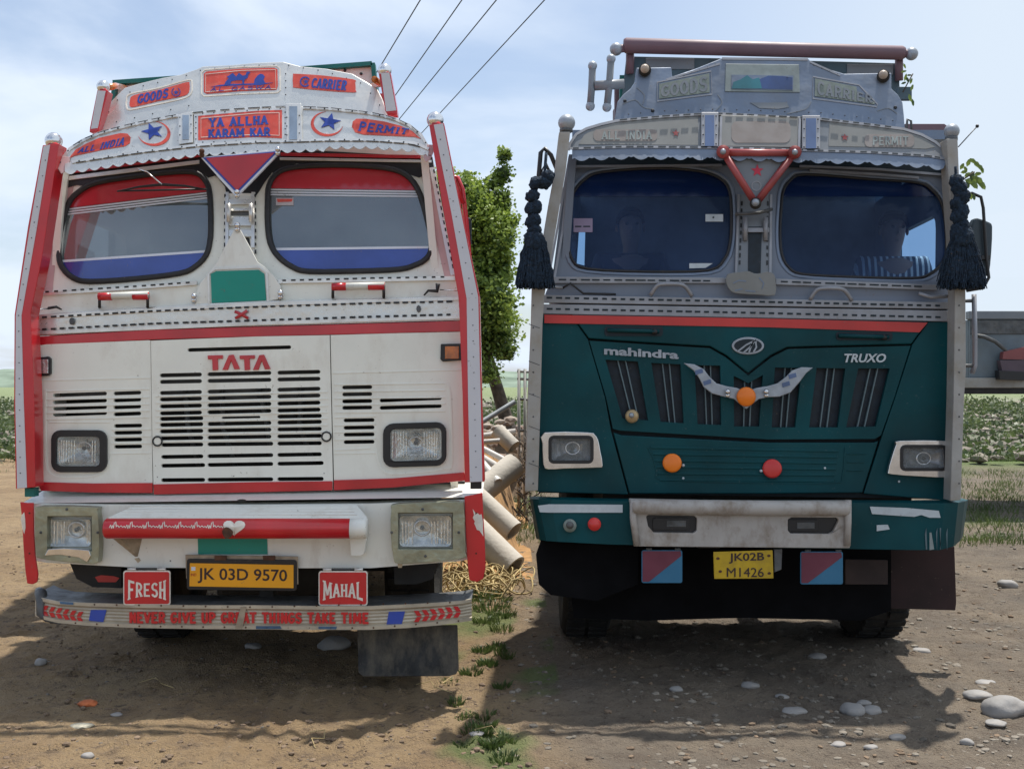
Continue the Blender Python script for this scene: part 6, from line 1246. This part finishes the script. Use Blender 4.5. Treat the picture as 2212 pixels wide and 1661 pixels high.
gm = bpy.data.materials.new('packed earth'); gm.use_nodes = True; t = gm.node_tree; L = t.links.new; n = t.nodes.new; bs = t.nodes['Principled BSDF']; bs.inputs['Roughness'].default_value = .95
def nz_(sc, det, ro=.6, dist=0):
    q = n('ShaderNodeTexNoise'); q.inputs['Scale'].default_value = sc; q.inputs['Detail'].default_value = det; q.inputs['Roughness'].default_value = ro; q.inputs['Distortion'].default_value = dist; L(gc.outputs['Object'], q.inputs[0]); return q.outputs[0]
def mr(s, a, b_, c=0., d=1.):
    q = n('ShaderNodeMapRange'); q.inputs[1].default_value = a; q.inputs[2].default_value = b_; q.inputs[3].default_value = c; q.inputs[4].default_value = d; L(s, q.inputs[0]); return q.outputs[0]
def mixc(f, a, b_):
    q = n('ShaderNodeMix'); q.data_type = 'RGBA'
    (L(f, q.inputs[0]) if not isinstance(f, float) else setattr(q.inputs[0], 'default_value', f))
    for s, k in ((a, 6), (b_, 7)): L(s, q.inputs[k]) if not isinstance(s, tuple) else setattr(q.inputs[k], 'default_value', (*s, 1))
    return q.outputs[2]
gc = n('ShaderNodeTexCoord'); at_ = n('ShaderNodeAttribute'); at_.attribute_name = 'zone'; sx = n('ShaderNodeSeparateColor'); L(at_.outputs['Color'], sx.inputs[0])
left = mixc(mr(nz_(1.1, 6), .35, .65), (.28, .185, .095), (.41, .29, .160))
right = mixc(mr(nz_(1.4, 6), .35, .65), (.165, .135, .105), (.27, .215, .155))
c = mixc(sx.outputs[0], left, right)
c = mixc(mr(nz_(6, 8, .7), .5, .68, 0, .65), c, (.13, .09, .062))
c = mixc(mr(nz_(38, 5, .7), .56, .7, 0, .6), c, (.10, .072, .05))
c = mixc(mr(nz_(14, 9, .78), .56, .62, 0, .75), c, (.075, .052, .038))
c = mixc(mr(nz_(70, 3, .6), .64, .72, 0, .5), c, (.42, .37, .30))
gr_ = mixc(mr(nz_(2.2, 7, .7), .4, .6), (.10, .16, .04), (.17, .23, .07))
c = mixc(sx.outputs[1], c, gr_)
sc2 = mixc(mr(nz_(1.3, 9, .75), .42, .6), (.10, .13, .06), (.34, .31, .26))
c = mixc(sx.outputs[2], c, sc2)
L(c, bs.inputs['Base Color'])
bp = n('ShaderNodeBump'); bp.inputs['Strength'].default_value = .9; bp.inputs['Distance'].default_value = .05
ad = n('ShaderNodeMath'); ad.operation = 'ADD'; L(nz_(26, 8, .7), ad.inputs[0]); L(nz_(90, 4, .6), ad.inputs[1]); L(ad.outputs[0], bp.inputs['Height']); L(bp.outputs[0], bs.inputs['Normal'])
g = build('ground', vs, fs, gm, None, smooth=True, fix=False); g['kind'] = 'structure'
ca = g.data.color_attributes.new('zone', 'FLOAT_COLOR', 'POINT')
def zone(x, y):
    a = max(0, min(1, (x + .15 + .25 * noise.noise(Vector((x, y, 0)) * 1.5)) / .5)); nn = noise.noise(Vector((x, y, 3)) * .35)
    b_ = max(0, min(1, (y - 15.6 - nn * 1.2) / .8)) * max(0, min(1, (x - 1.0) / 1)) if y > 0 else 0
    if y > 20 + nn: b_ = 1
    b_ = max(b_, .75 * max(0, min(1, (noise.noise(Vector((x, y, 8)) * 2.1) - .15) * 5)) * (1 if (-.5 < x < .25 and y > -1.5) or (x > 2.4 and y > 7) else 0))
    c_ = max(0, min(1, (y - 21.5 - nn * 2) / 2)) * (1 - .6 * max(0, min(1, (y - 90) / 60)))
    return (a, b_, c_, 1)
ca.data.foreach_set('color', [k for v in vs for k in zone(v[0], v[1])])
# low green hills on the horizon
vs, fs = [], []; nxh = 160
for j, (dy, hk) in enumerate(((0, 0), (40, .6), (90, 1), (160, .9), (260, 0))):
    for i in range(nxh + 1):
        x = -900 + 1800 * i / nxh; h = (10 + 9 * noise.noise(Vector((x * .006, 2, 0))) + 3 * noise.noise(Vector((x * .05, j, 0)))) * hk
        vs.append((x, 620 + dy + 30 * noise.noise(Vector((x * .01, j, 5))), max(0, h) - .3))
fs = [(j * (nxh + 1) + i, j * (nxh + 1) + i + 1, (j + 1) * (nxh + 1) + i + 1, (j + 1) * (nxh + 1) + i) for j in range(4) for i in range(nxh)]
tag(build('hills', vs, fs, mat('wooded hill green', (.12, .17, .12), .95, var=.3, scale=.06, col2=(.20, .26, .20)), None, smooth=True), None, None, kind='structure')
# pebbles and clods: too many to count
def ico(sub):
    b = bmesh.new(); bmesh.ops.create_icosphere(b, subdivisions=sub, radius=1); v = [v.co.copy() for v in b.verts]; f = [tuple(q.index for q in p.verts) for p in b.faces]; b.free(); return v, f
I1, I2, I3 = ico(1), ico(2), ico(3)
def rock(bag, x, y, s, fl, I=I1, ang=0, sink=.25, el=1.4, z=None):
    sd = Vector((R.random() * 50, R.random() * 50, R.random() * 50)); ca_, sa = math.cos(ang), math.sin(ang); out = []
    for v in I[0]:
        k = 1 + .28 * noise.noise(v * 1.1 + sd); a, b_, c_ = v.x * s * el * k, v.y * s * k, v.z * s * fl * k
        out.append((x + a * ca_ - b_ * sa, y + a * sa + b_ * ca_, (hgt(x, y) if z is None else z) + s * fl * (1 - sink * 2) * .6 + c_))
    bag.add(out, I[1])
pb_, cl_, gv_ = Bag(), Bag(), Bag()
for i in range(5200):
    d_ = 3.6 + 12 * R.random() ** 1.5; px = R.uniform(1090, 2212) if R.random() < .86 else R.uniform(0, 1090)
    x = (px - CX) * d_ / F; y = d_ - 6
    if noise.noise(Vector((x * 1.3, y * 1.3, 4))) < -.12 and R.random() < .75: continue
    s = (.003 + .014 * R.random() ** 2.6) * (1 + .05 * d_); 
    if px < 1090: s *= .6
    rock(pb_, x, y, s, R.uniform(.35, .7), I1, R.random() * 3, .42)
for i in range(6500):
    d_ = 3.6 + 9 * R.random() ** 1.5; px = R.uniform(0, 2212) if R.random() < .6 else R.uniform(0, 1100)
    x = (px - CX) * d_ / F; y = d_ - 6
    if noise.noise(Vector((x * 2, y * 2, 9))) < 0 and R.random() < .8: continue
    rock(cl_, x, y, .003 + .014 * R.random() ** 3, R.uniform(.5, .9), I1, R.random() * 3, .3)
tag(pb_.out('pebbles', M_PEB, None), 'small pale river pebbles scattered over the bare earth', 'pebbles', kind='stuff')
tag(cl_.out('dirt_clods', M_CLOD, None), 'crumbs and clods of brown dirt on the ground', 'dirt clods', kind='stuff')
# the larger stones, one by one
def gpt(px, py): d_ = EYE * F / (py - CY); return (px - CX) * d_ / F, d_ - 6, d_
big = [(1846, 1535, 56, 34, 'rounded grey stone with a flat top, biggest of the pair at the shadow edge'), (1882, 1536, 44, 20, 'flat pale grey stone leaning against a rounded grey one'),
       (1866, 1512, 34, 12, 'thin light stone lying just behind the pair of grey stones'), (2172, 1540, 100, 46, 'largest smooth pale boulder in the sunlit lower corner'),
       (2112, 1512, 62, 20, 'long flat light stone touching the largest smooth boulder'), (1716, 1535, 52, 16, 'low grey stone half sunk in the shaded dirt'),
       (2088, 1606, 30, 20, 'small white stone with a dark rim on the sunlit dirt'), (2150, 1565, 46, 12, 'flat pale chip below the largest smooth boulder'),
       (1766, 1416, 40, 14, 'pale stone in the truck shadow near a rubber flap'), (1990, 1408, 40, 12, 'thin bright stone on the slanting edge of the shadow'),
       (2176, 1268, 44, 24, 'dark angular stone beside the dry track at the picture edge'), (2128, 1475, 46, 10, 'narrow light sliver of stone on sunlit dirt'),
       (1460, 1494, 30, 14, 'triangular pale chip on shaded dirt in front of the teal truck'), (1620, 1480, 40, 14, 'oval beige stone in the shade, in front of the yellow plate'),
       (1810, 1602, 34, 14, 'flat cream pebble in the sunny foreground'), (1880, 1608, 30, 12, 'brownish low pebble in the sunny foreground'),
       (1938, 1588, 34, 12, 'pale flat pebble beside a brown one in the sun'), (1690, 1500, 30, 10, 'slim pale flake close to the half sunk grey stone'),
       (546, 1398, 36, 18, 'blue grey stone under the worn aluminium bumper'), (722, 1398, 66, 32, 'large dark grey rock lying beside the hanging rubber flap'),
       (88, 1434, 26, 16, 'whitish lump of stone on sunny earth at the far left'), (190, 1636, 30, 14, 'crushed pale stone near the lower left corner'), (1030, 1588, 34, 8, 'white splinter of stone among the weeds'),
       (252, 1542, 26, 8, 'flat light chip in the shade of the white truck')]
for px, py, w, h, lb in big:
    x, y, d_ = gpt(px, py); s = w * d_ / F / 2; b_ = Bag(); rock(b_, x, y, s / 1.25, min(1.0, h / w * 1.35), I3, R.uniform(-.25, .25), .2, 1.25)
    o = build('stone', b_.v, b_.f, M_STONE, None, smooth=True, base=(x, y, hgt(x, y))); tag(o, lb, 'stone', 'loose stones on the dirt')
x, y, d_ = gpt(190, 1522); b_ = Bag(); rock(b_, x, y, .035, .5, I2); tag(build('brick_fragment', b_.v, b_.f, mat('orange brick', (.5, .14, .05), .9, var=.3, scale=20), None, base=(x, y, 0)), 'small orange brick fragment pressed into the shaded dirt', 'brick fragment')
x, y, d_ = gpt(176, 1570); b_ = Bag(); rock(b_, x, y, .04, .35, I2); tag(build('crumpled_litter', b_.v, b_.f, mat('pale litter', (.42, .39, .30), .8, var=.3, scale=30), None, base=(x, y, 0)), 'crumpled pale litter pressed flat in the dirt', 'litter')
# grass tufts
def blades(bag, x, y, n_, h, r_):
    for i in range(n_):
        a = R.random() * 6.28; k = r_ * math.sqrt(R.random()); bx, by = x + k * math.cos(a), y + k * math.sin(a); z = hgt(bx, by) - .003
        t_ = R.random() * 6.28; ln = h * R.uniform(.5, 1.1); lx, ly = math.cos(a) * ln * R.uniform(.2, .9), math.sin(a) * ln * R.uniform(.2, .9); w = R.uniform(.002, .004) * (1 + h * 4)
        wx, wy = math.cos(t_) * w, math.sin(t_) * w; q = Vector((bx, by, z))
        bag.add([q + Vector((-wx, -wy, 0)), q + Vector((wx, wy, 0)), q + Vector((lx * .45 + wx * .8, ly * .45 + wy * .8, ln * .6)), q + Vector((lx * .45 - wx * .8, ly * .45 - wy * .8, ln * .6)), q + Vector((lx, ly, ln * .85))], [(0, 1, 2, 3), (3, 2, 4)])
gb = Bag()
for px, py, n_, h, r_ in [(1045, 1290, 110, .07, .1), (1072, 1296, 90, .06, .1), (1060, 1320, 120, .07, .12), (1086, 1335, 90, .06, .08), (1050, 1352, 90, .06, .07), (1084, 1366, 60, .05, .06), (1040, 1408, 80, .05, .05), (1072, 1404, 70, .05, .05), (1090, 1420, 60, .05, .05),
                         (1018, 1454, 70, .045, .05), (1054, 1438, 80, .05, .045), (1084, 1482, 60, .04, .04), (984, 1508, 60, .04, .035), (1008, 1540, 40, .035, .04), (1048, 1540, 50, .035, .04), (1022, 1570, 60, .04, .04), (1052, 1568, 90, .045, .04), (1040, 1582, 60, .04, .04), (1062, 1612, 110, .05, .045), (1086, 1600, 70, .04, .05), (1090, 1640, 60, .04, .05), (1000, 1604, 24, .03, .04), (966, 1470, 20, .03, .05), (1020, 1300, 80, .05, .1), (1000, 1275, 60, .05, .1)]:
    x, y, d_ = gpt(px, py); blades(gb, x, y, int(n_ * 1.5), h, r_ * 1.2)
for i in range(420):
    px = R.choice([R.uniform(1108, 1160), R.uniform(2060, 2212), R.uniform(2090, 2212)]); py = 990 + 190 * R.random() ** 1.6; x, y, d_ = gpt(px, py); blades(gb, x, y, 16, .09, .25)
for i in range(900):
    y = R.uniform(13.5, 24); x = R.uniform(-1, 12) if R.random() < .8 else R.uniform(-12, 0); blades(gb, x, y, 10, .12, .4)
tag(gb.out('grass', M_GRASS, None), 'green weeds and short grass growing out of the dirt', 'grass', kind='stuff')
st_ = Bag()
for px, py in ((940, 1490), (955, 1480), (1000, 1530), (350, 1480), (700, 1600), (1075, 1590)):
    x, y, d_ = gpt(px, py)
    for k in range(2): a = R.random() * 6; st_.add(*tube(None, [(x, y, .012), (x + .07 * math.cos(a), y + .07 * math.sin(a), .03), (x + .13 * math.cos(a + .6), y + .13 * math.sin(a + .6), .01)], .0022, None, seg=4))
tag(st_.out('straw', M_ROPE, None), 'single pale straws lying on the dirt', 'straw', kind='stuff')
# leaf cloud helper
def leaves(bag, c, rad, n_, s, sq=(1, 1, 1), hol=.25):
    for i in range(n_):
        v = Vector((R.gauss(0, .55), R.gauss(0, .55), R.gauss(0, .5)))
        if v.length > 1.35: v *= .6
        p = Vector(c) + Vector((v.x * rad * sq[0], v.y * rad * sq[1], v.z * rad * sq[2])); k = s * R.uniform(.6, 1.25)
        a = Vector((R.gauss(0, 1), R.gauss(0, 1), R.gauss(0, .6))).normalized(); b_ = a.cross(Vector((R.gauss(0, 1), R.gauss(0, 1), R.gauss(0, 1)))).normalized() * k * .45; a *= k
        bag.add([p - a * .5, p + b_ * .9, p + a * .6, p - b_ * .9], [(0, 1, 2, 3)])
# tree behind the white truck
TX, TY = -.55, 14.0
tr = empty('tree', (TX + .45, TY, 0), 'leafy green tree with a leaning dark trunk standing behind the red posted white truck', 'tree')
trunk = tube('trunk', [(TX + .62, TY, -.1), (TX + .5, TY, .8), (TX + .3, TY, 1.5), (TX + .05, TY, 2.3), (TX - .1, TY + .1, 3.6), (TX - .1, TY, 5.0)], [.16, .13, .11, .1, .07, .03], M_BARK, tr, seg=10)
lobes = []
for i in range(84):
    z = 1.75 + 3.25 * R.random() ** .9; hw = 1.0 + .75 * math.sin(min(1, (z - 1.5) / 3.0) * 1.7); 
    x = TX - .12 + R.uniform(-1, .62) * hw; 
    if z > 4.3: x = TX - .2 + R.uniform(-1.0, .45)
    x = min(x, -.22 - .25 * R.random()); y = TY + R.uniform(-.8, .8); lobes.append((x, y, z, R.uniform(.18, .42)))
lobes += [(R.uniform(-.22, -.08), TY + R.uniform(-.5, .5), z_, R.uniform(.14, .2)) for z_ in (2.2, 2.5, 2.8, 3.1, 3.5, 3.8, 4.1, 4.4, 4.7)]
lobes += [(-.14, TY, 5.62, .13), (-.16, TY, 5.3, .18), (-.3, TY, 5.15, .16), (-.55, TY, 5.0, .2), (-.2, TY, 4.85, .24), (-.95, TY, 5.05, .22), (-.75, TY, 5.2, .12)]
bg_ = Bag(); bd_ = Bag()
for x, y, z, r_ in lobes:
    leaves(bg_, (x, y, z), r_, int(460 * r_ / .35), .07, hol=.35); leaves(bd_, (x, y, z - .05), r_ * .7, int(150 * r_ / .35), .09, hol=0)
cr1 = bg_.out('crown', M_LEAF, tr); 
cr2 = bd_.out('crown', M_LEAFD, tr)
for x, y, z, r_ in lobes[:30]: 
    k = R.uniform(.2, .6); s0 = Vector((TX + .05 - .15 * k, TY, 2.2 + 1.8 * k)); s0.z = min(s0.z, z - .2) if z > 2.6 else 1.9
    tube('branch', [s0, (s0 + Vector((x, y, z))) * .5 + Vector((0, 0, .1)), (x, y, z)], [.04, .025, .008], M_BARK, trunk, seg=6)
# scrub and stones beyond, to the right
sb_, sr_ = Bag(), Bag()
for i in range(620):
    d_ = 23 + 75 * R.random() ** 1.3; px = R.choice([R.uniform(2050, 2330), R.uniform(1080, 1180), R.uniform(-60, 120), R.uniform(900, 2400)]); x = (px - CX) * d_ / F; y = d_ - 6; s = R.uniform(.12, .34) * (1 + d_ / 90)
    leaves(sb_, (x, y, s * .5), s, 46, .085 * (1 + d_ / 60), (1.5, 1, .75), 0)
    for k in range(3): rock(sr_, x + R.gauss(0, 1), y + R.gauss(0, 1.2), R.uniform(.06, .2) * (1 + d_ / 90), .5, I1, R.random() * 3)
tag(sb_.out('scrub', M_SCRUB, None), 'low green scrub covering the far side of the dry river bed', 'scrub', kind='stuff')
tag(sr_.out('river_boulders', M_PEB, None), 'pale boulders scattered between the scrub in the distance', 'boulders', kind='stuff')
# soil heap with pipes between the trucks
vs, fs = [], []; nx_, ny_ = 40, 70
def heap(x, y):
    u = (x + .56) / .60; v = (y - 3.5) / 6.0
    if not 0 <= v <= 1 or abs(u) > 1: return 0
    return (1 - u ** 4) * (math.sin(min(1, v * 1.25) * math.pi / 2) * 1.02 if v < .8 else math.cos((v - .8) / .2 * math.pi / 2) * 1.02) * (.86 + .3 * noise.noise(Vector((x * 2.2, y * 1.3, 1)))) + .05 * noise.noise(Vector((x * 7, y * 7, 0)))
for j in range(ny_ + 1):
    for i in range(nx_ + 1):
        x = -1.05 + 1.26 * i / nx_; y = 3.4 + 6.2 * j / ny_; vs.append((x, y, heap(x, y) * .92 - (.06 if i in (0, nx_) or j in (0, ny_) else 0)))
fs = [(j * (nx_ + 1) + i, j * (nx_ + 1) + i + 1, (j + 1) * (nx_ + 1) + i + 1, (j + 1) * (nx_ + 1) + i) for j in range(ny_) for i in range(nx_)]
tag(build('soil_heap', vs, fs, M_ORSOIL, None, smooth=True), 'heap of orange soil between the two trucks under a jumble of pipes', 'soil heap', kind='stuff')
def pipe(label, a, b_, r_, m=M_PIPE, hollow=True):
    A, B = at(*a), at(*b_); d_ = (B - A).normalized(); e_ = empty('pipe', A, label, 'pipe', 'pipes piled on the soil heap') if False else None
    s = d_.cross(Vector((0, 0, 1))).normalized(); u = s.cross(d_); vs, fs = [], []; n_ = 20
    for P_, rr_ in ((A, r_), (B, r_), (B, r_ * .78), (A, r_ * .78)):
        for k in range(n_): t = 2 * math.pi * k / n_; vs.append(P_ + (s * math.cos(t) + u * math.sin(t)) * rr_)
    for q in range(4):
        for k in range(n_): fs.append((q * n_ + k, q * n_ + (k + 1) % n_, ((q + 1) % 4) * n_ + (k + 1) % n_, ((q + 1) % 4) * n_ + k))
    o = build('pipe', vs, fs, m, None, base=A); autos(o); [setattr(p, 'use_smooth', True) for p in o.data.polygons]
    md = o.modifiers.new('e', 'EDGE_SPLIT'); md.split_angle = math.radians(40)
    tag(o, label, 'pipe', 'pipes piled on the soil heap')
pipe('thick concrete pipe at the bottom of the heap, its lower end nearest the grass', (990, 1108, 3.7), (1110, 1226, 3.4), .118)
pipe('thick concrete pipe lying just above the lowest one', (990, 1036, 4.3), (1110, 1148, 4.0), .098)
pipe('thick concrete pipe crossing uphill behind two others', (985, 1105, 4.7), (1110, 1005, 5.2), .125)
pipe('slender cream pipe slanting down in the middle of the heap', (1000, 965, 5.4), (1110, 1032, 5.3), .045, M_PVC)
pipe('thin white pipe lying alongside the slender cream one', (1010, 952, 5.6), (1114, 1006, 5.3), .03, M_PVC)
pipe('short steep pale pipe poking out of orange soil beside the red post', (1018, 975, 5.3), (1076, 1042, 4.9), .045, M_PVC)
pipe('stubby brown grey concrete pipe high on the heap', (1074, 930, 6.5), (1110, 966, 6.4), .085)
pipe('white pipe lying nearly level near the top of the heap', (1000, 948, 6.6), (1114, 932, 6.6), .034, M_PVC)
pipe('thin white pipe just below the level one at the top', (1000, 958, 6.3), (1080, 952, 6.3), .028, M_PVC)
pipe('thin grey pole propped up against the rubble', (1040, 912, 7.2), (1112, 868, 7.4), .03, mat('grey pole', (.32, .34, .36), .5))
rp_ = Bag()
for i in range(46):
    x, y = R.uniform(-.5, .02), R.uniform(2.6, 3.6); r_ = R.uniform(.06, .2); a0 = R.random() * 6; pts = []
    for k in range(9): a = a0 + k * .55; pts.append((x + r_ * math.cos(a) * 1.2 + R.gauss(0, .01), y + r_ * math.sin(a) * 1.4, max(.015, .07 + .06 * math.sin(k * 1.3 + i) + R.gauss(0, .012))))
    rp_.add(*tube(None, crom(pts, 2, False), R.choice([.004, .006, .007]), None, seg=5))
tag(rp_.out('rope_tangle', M_ROPE, None, smooth=True), 'tangle of straw coloured rope and strips on the ground behind the white truck', 'rope tangle', kind='stuff')
rb_ = Bag()
for i in range(520):
    x = R.uniform(-2.2, .12); y = R.uniform(9.6, 13); z = .95 * math.exp(-((y - 11) / 1.3) ** 2) * R.uniform(.5, 1.15); rock(rb_, x, y, R.uniform(.03, .1), .6, I1, R.random() * 3, z=z)
tag(rb_.out('rubble', M_BRICKR, None), 'bank of broken brick and stone rubble below the tree', 'rubble', kind='stuff')
vs = []; 
bk = Bag()
for i in range(21):
    x0 = -2.3 + i * .12; bk.add([(x0, 9.9, 0), (x0 + .121, 9.9, 0), (x0 + .121, 12.2, 0), (x0, 12.2, 0), (x0, 10.6, .85 + .1 * R.random()), (x0 + .121, 10.6, .9), (x0 + .121, 11.6, .9), (x0, 11.6, .85)], [(0, 1, 5, 4), (4, 5, 6, 7), (7, 6, 2, 3)])
tag(bk.out('rubble_bank', M_CLOD, None), 'dark earth bank under the rubble', 'earth bank', kind='stuff')
# iron frame and brushwood seen left of the teal truck
fr = empty('iron_gate', (at(1128, 0, 8).x, 8, 0), 'weathered iron gate frame glimpsed between the two trucks', 'gate')
for x in (1121, 1134): tube('gate_post', [Vector((at(x, 0, 8).x, 8, -.05)), Vector((at(x, 0, 8).x, 8, at(0, 797, 8).z))], .02, M_RPOST, fr)
for y in (802, 818, 862, 930): tube('gate_rail', [at(1117, y, 8), at(1150, y + 2, 8)], .016, M_RPOST if y < 850 else M_DGREY, fr)
bw = Bag()
for i in range(90):
    x = at(R.uniform(1117, 1160), 0, 7.4).x; z = R.uniform(0, .95); a = R.uniform(-.9, .9); l_ = R.uniform(.1, .35); bw.add(*tube(None, [(x, R.uniform(7.1, 7.8), z), (x + l_ * math.sin(a), R.uniform(7.1, 7.8), z + l_ * math.cos(a) * .6)], .007, None, seg=4))
tag(bw.out('brushwood', M_BARK, None), 'dry brushwood stacked against the iron gate', 'brushwood', kind='stuff')
# tipper body parked at the right edge
TT = empty('tipper_truck', (8.4, 8.4, 0), 'grey tipper body with a beige sill parked at the right edge behind the teal truck', 'tipper truck')
p0, p1 = at(2096, 672, 8), at(2096, 842, 8)
def slabx(name, x0, x1, z0, z1, y0, y1, m, par=TT, bev=.01): b = Bag(); b.box((x0, y0, z0), (x1, y1, z1)); return b.out(name, m, par, stuff=False, bevel=bev)
zt_, zb_ = at(0, 672, 8).z, at(0, 838, 8).z
side = slabx('body_side', p0.x, p0.x + 4.6, at(0, 816, 8).z, at(0, 690, 8).z, 8, 8.06, M_CANVAS)
slabx('top_rim', p0.x - .02, p0.x + 4.62, at(0, 690, 8).z, zt_, 7.97, 8.1, M_RGREY2)
slabx('dark_band', p0.x - .005, p0.x + 4.6, at(0, 722, 8).z, at(0, 692, 8).z, 7.985, 7.999, M_DGREY)
slabx('sill', p0.x - .1, p0.x + 4.6, zb_, at(0, 816, 8).z, 7.95, 8.1, M_RPOST)
slabx('underside', p0.x - .12, p0.x + 4.6, at(0, 851, 8).z, zb_, 7.97, 10.2, M_DARK)
slabx('body_end', p0.x, p0.x + .06, at(0, 816, 8).z, at(0, 690, 8).z, 8.06, 10.2, M_CANVAS); slabx('body_side', p0.x, p0.x + 4.6, at(0, 816, 8).z, at(0, 690, 8).z, 10.2, 10.26, M_CANVAS)
tube('hydraulic_hose', [at(*p) for p in ((2100, 724, 7.9), (2125, 727, 7.88), (2150, 738, 7.88), (2172, 756, 7.88), (2174, 764, 7.9))], .025, M_DGREY, TT)
tl = poly('lamp_bracket', [(2160, 778), (2222, 778), (2222, 808), (2166, 806)], 7.85, .1, mat('dull plum metal', (.10, .07, .09), .6), TT)
poly('tail_lamp', [(2168, 760), (2222, 748), (2222, 777), (2166, 776)], 7.85, .1, mat('dusty red lamp', (.25, .07, .07), .5), TT); poly('lamp_base', [(2158, 800), (2222, 804), (2222, 822), (2160, 820)], 7.83, .12, M_BLACKP, TT)
slabx('chassis', p0.x + 2.0, p0.x + 4.6, .85, at(0, 851, 8).z, 8.5, 9.7, M_DARK)
for x_ in (8.2, 9.4):
    for y_ in (8.25, 9.9):
        w_ = tube('wheel', [(x_, y_ - .14, .52), (x_, y_ + .14, .52)], .3, M_DGREY, TT, seg=20); tube('tyre', [(x_, y_ - .14, .52), (x_, y_ - .1, .52), (x_, y_ + .1, .52), (x_, y_ + .14, .52)], [.49, .53, .53, .49], M_TYRE, w_, seg=28)
# power line
pole = empty('utility_pole', at(612, 830, 45) * Vector((1, 1, 0)) if False else (at(612, 0, 45).x, 45, 0), 'concrete utility pole far behind the white truck carrying four cables', 'utility pole')
pz = at(0, 540, 45).z; px_ = at(612, 0, 45).x
tube('pole_shaft', [(px_, 45, 0), (px_, 45, pz + .3)], [.17, .11], M_PIPE, pole, seg=10); tube('crossarm', [(px_ - 1.1, 45, pz), (px_ + 1.1, 45, pz)], .05, M_BARK, pole)
for lab, x0, x1, yk in (('power cable farthest left of the four crossing the sky', 571, 1012, 0), ('second power cable from the left across the sky', 607, 1138, 0), ('third power cable from the left across the sky', 616, 1236, 0), ('power cable farthest right, running down to the red post ball', 659, 1362, 0)):
    A, B = at(x0, 560, 44.95), at(x1, -172 if x1 < 1100 else (-200), 7); pts = []
    for k in range(25):
        t = k / 24; p = A.lerp(B, t); p.z -= .0; pts.append(p)
    o = tube('power_cable', pts, .0085, M_CABLE, None, seg=6, base=A); tag(o, lab, 'power cable', 'power cables crossing the sky')
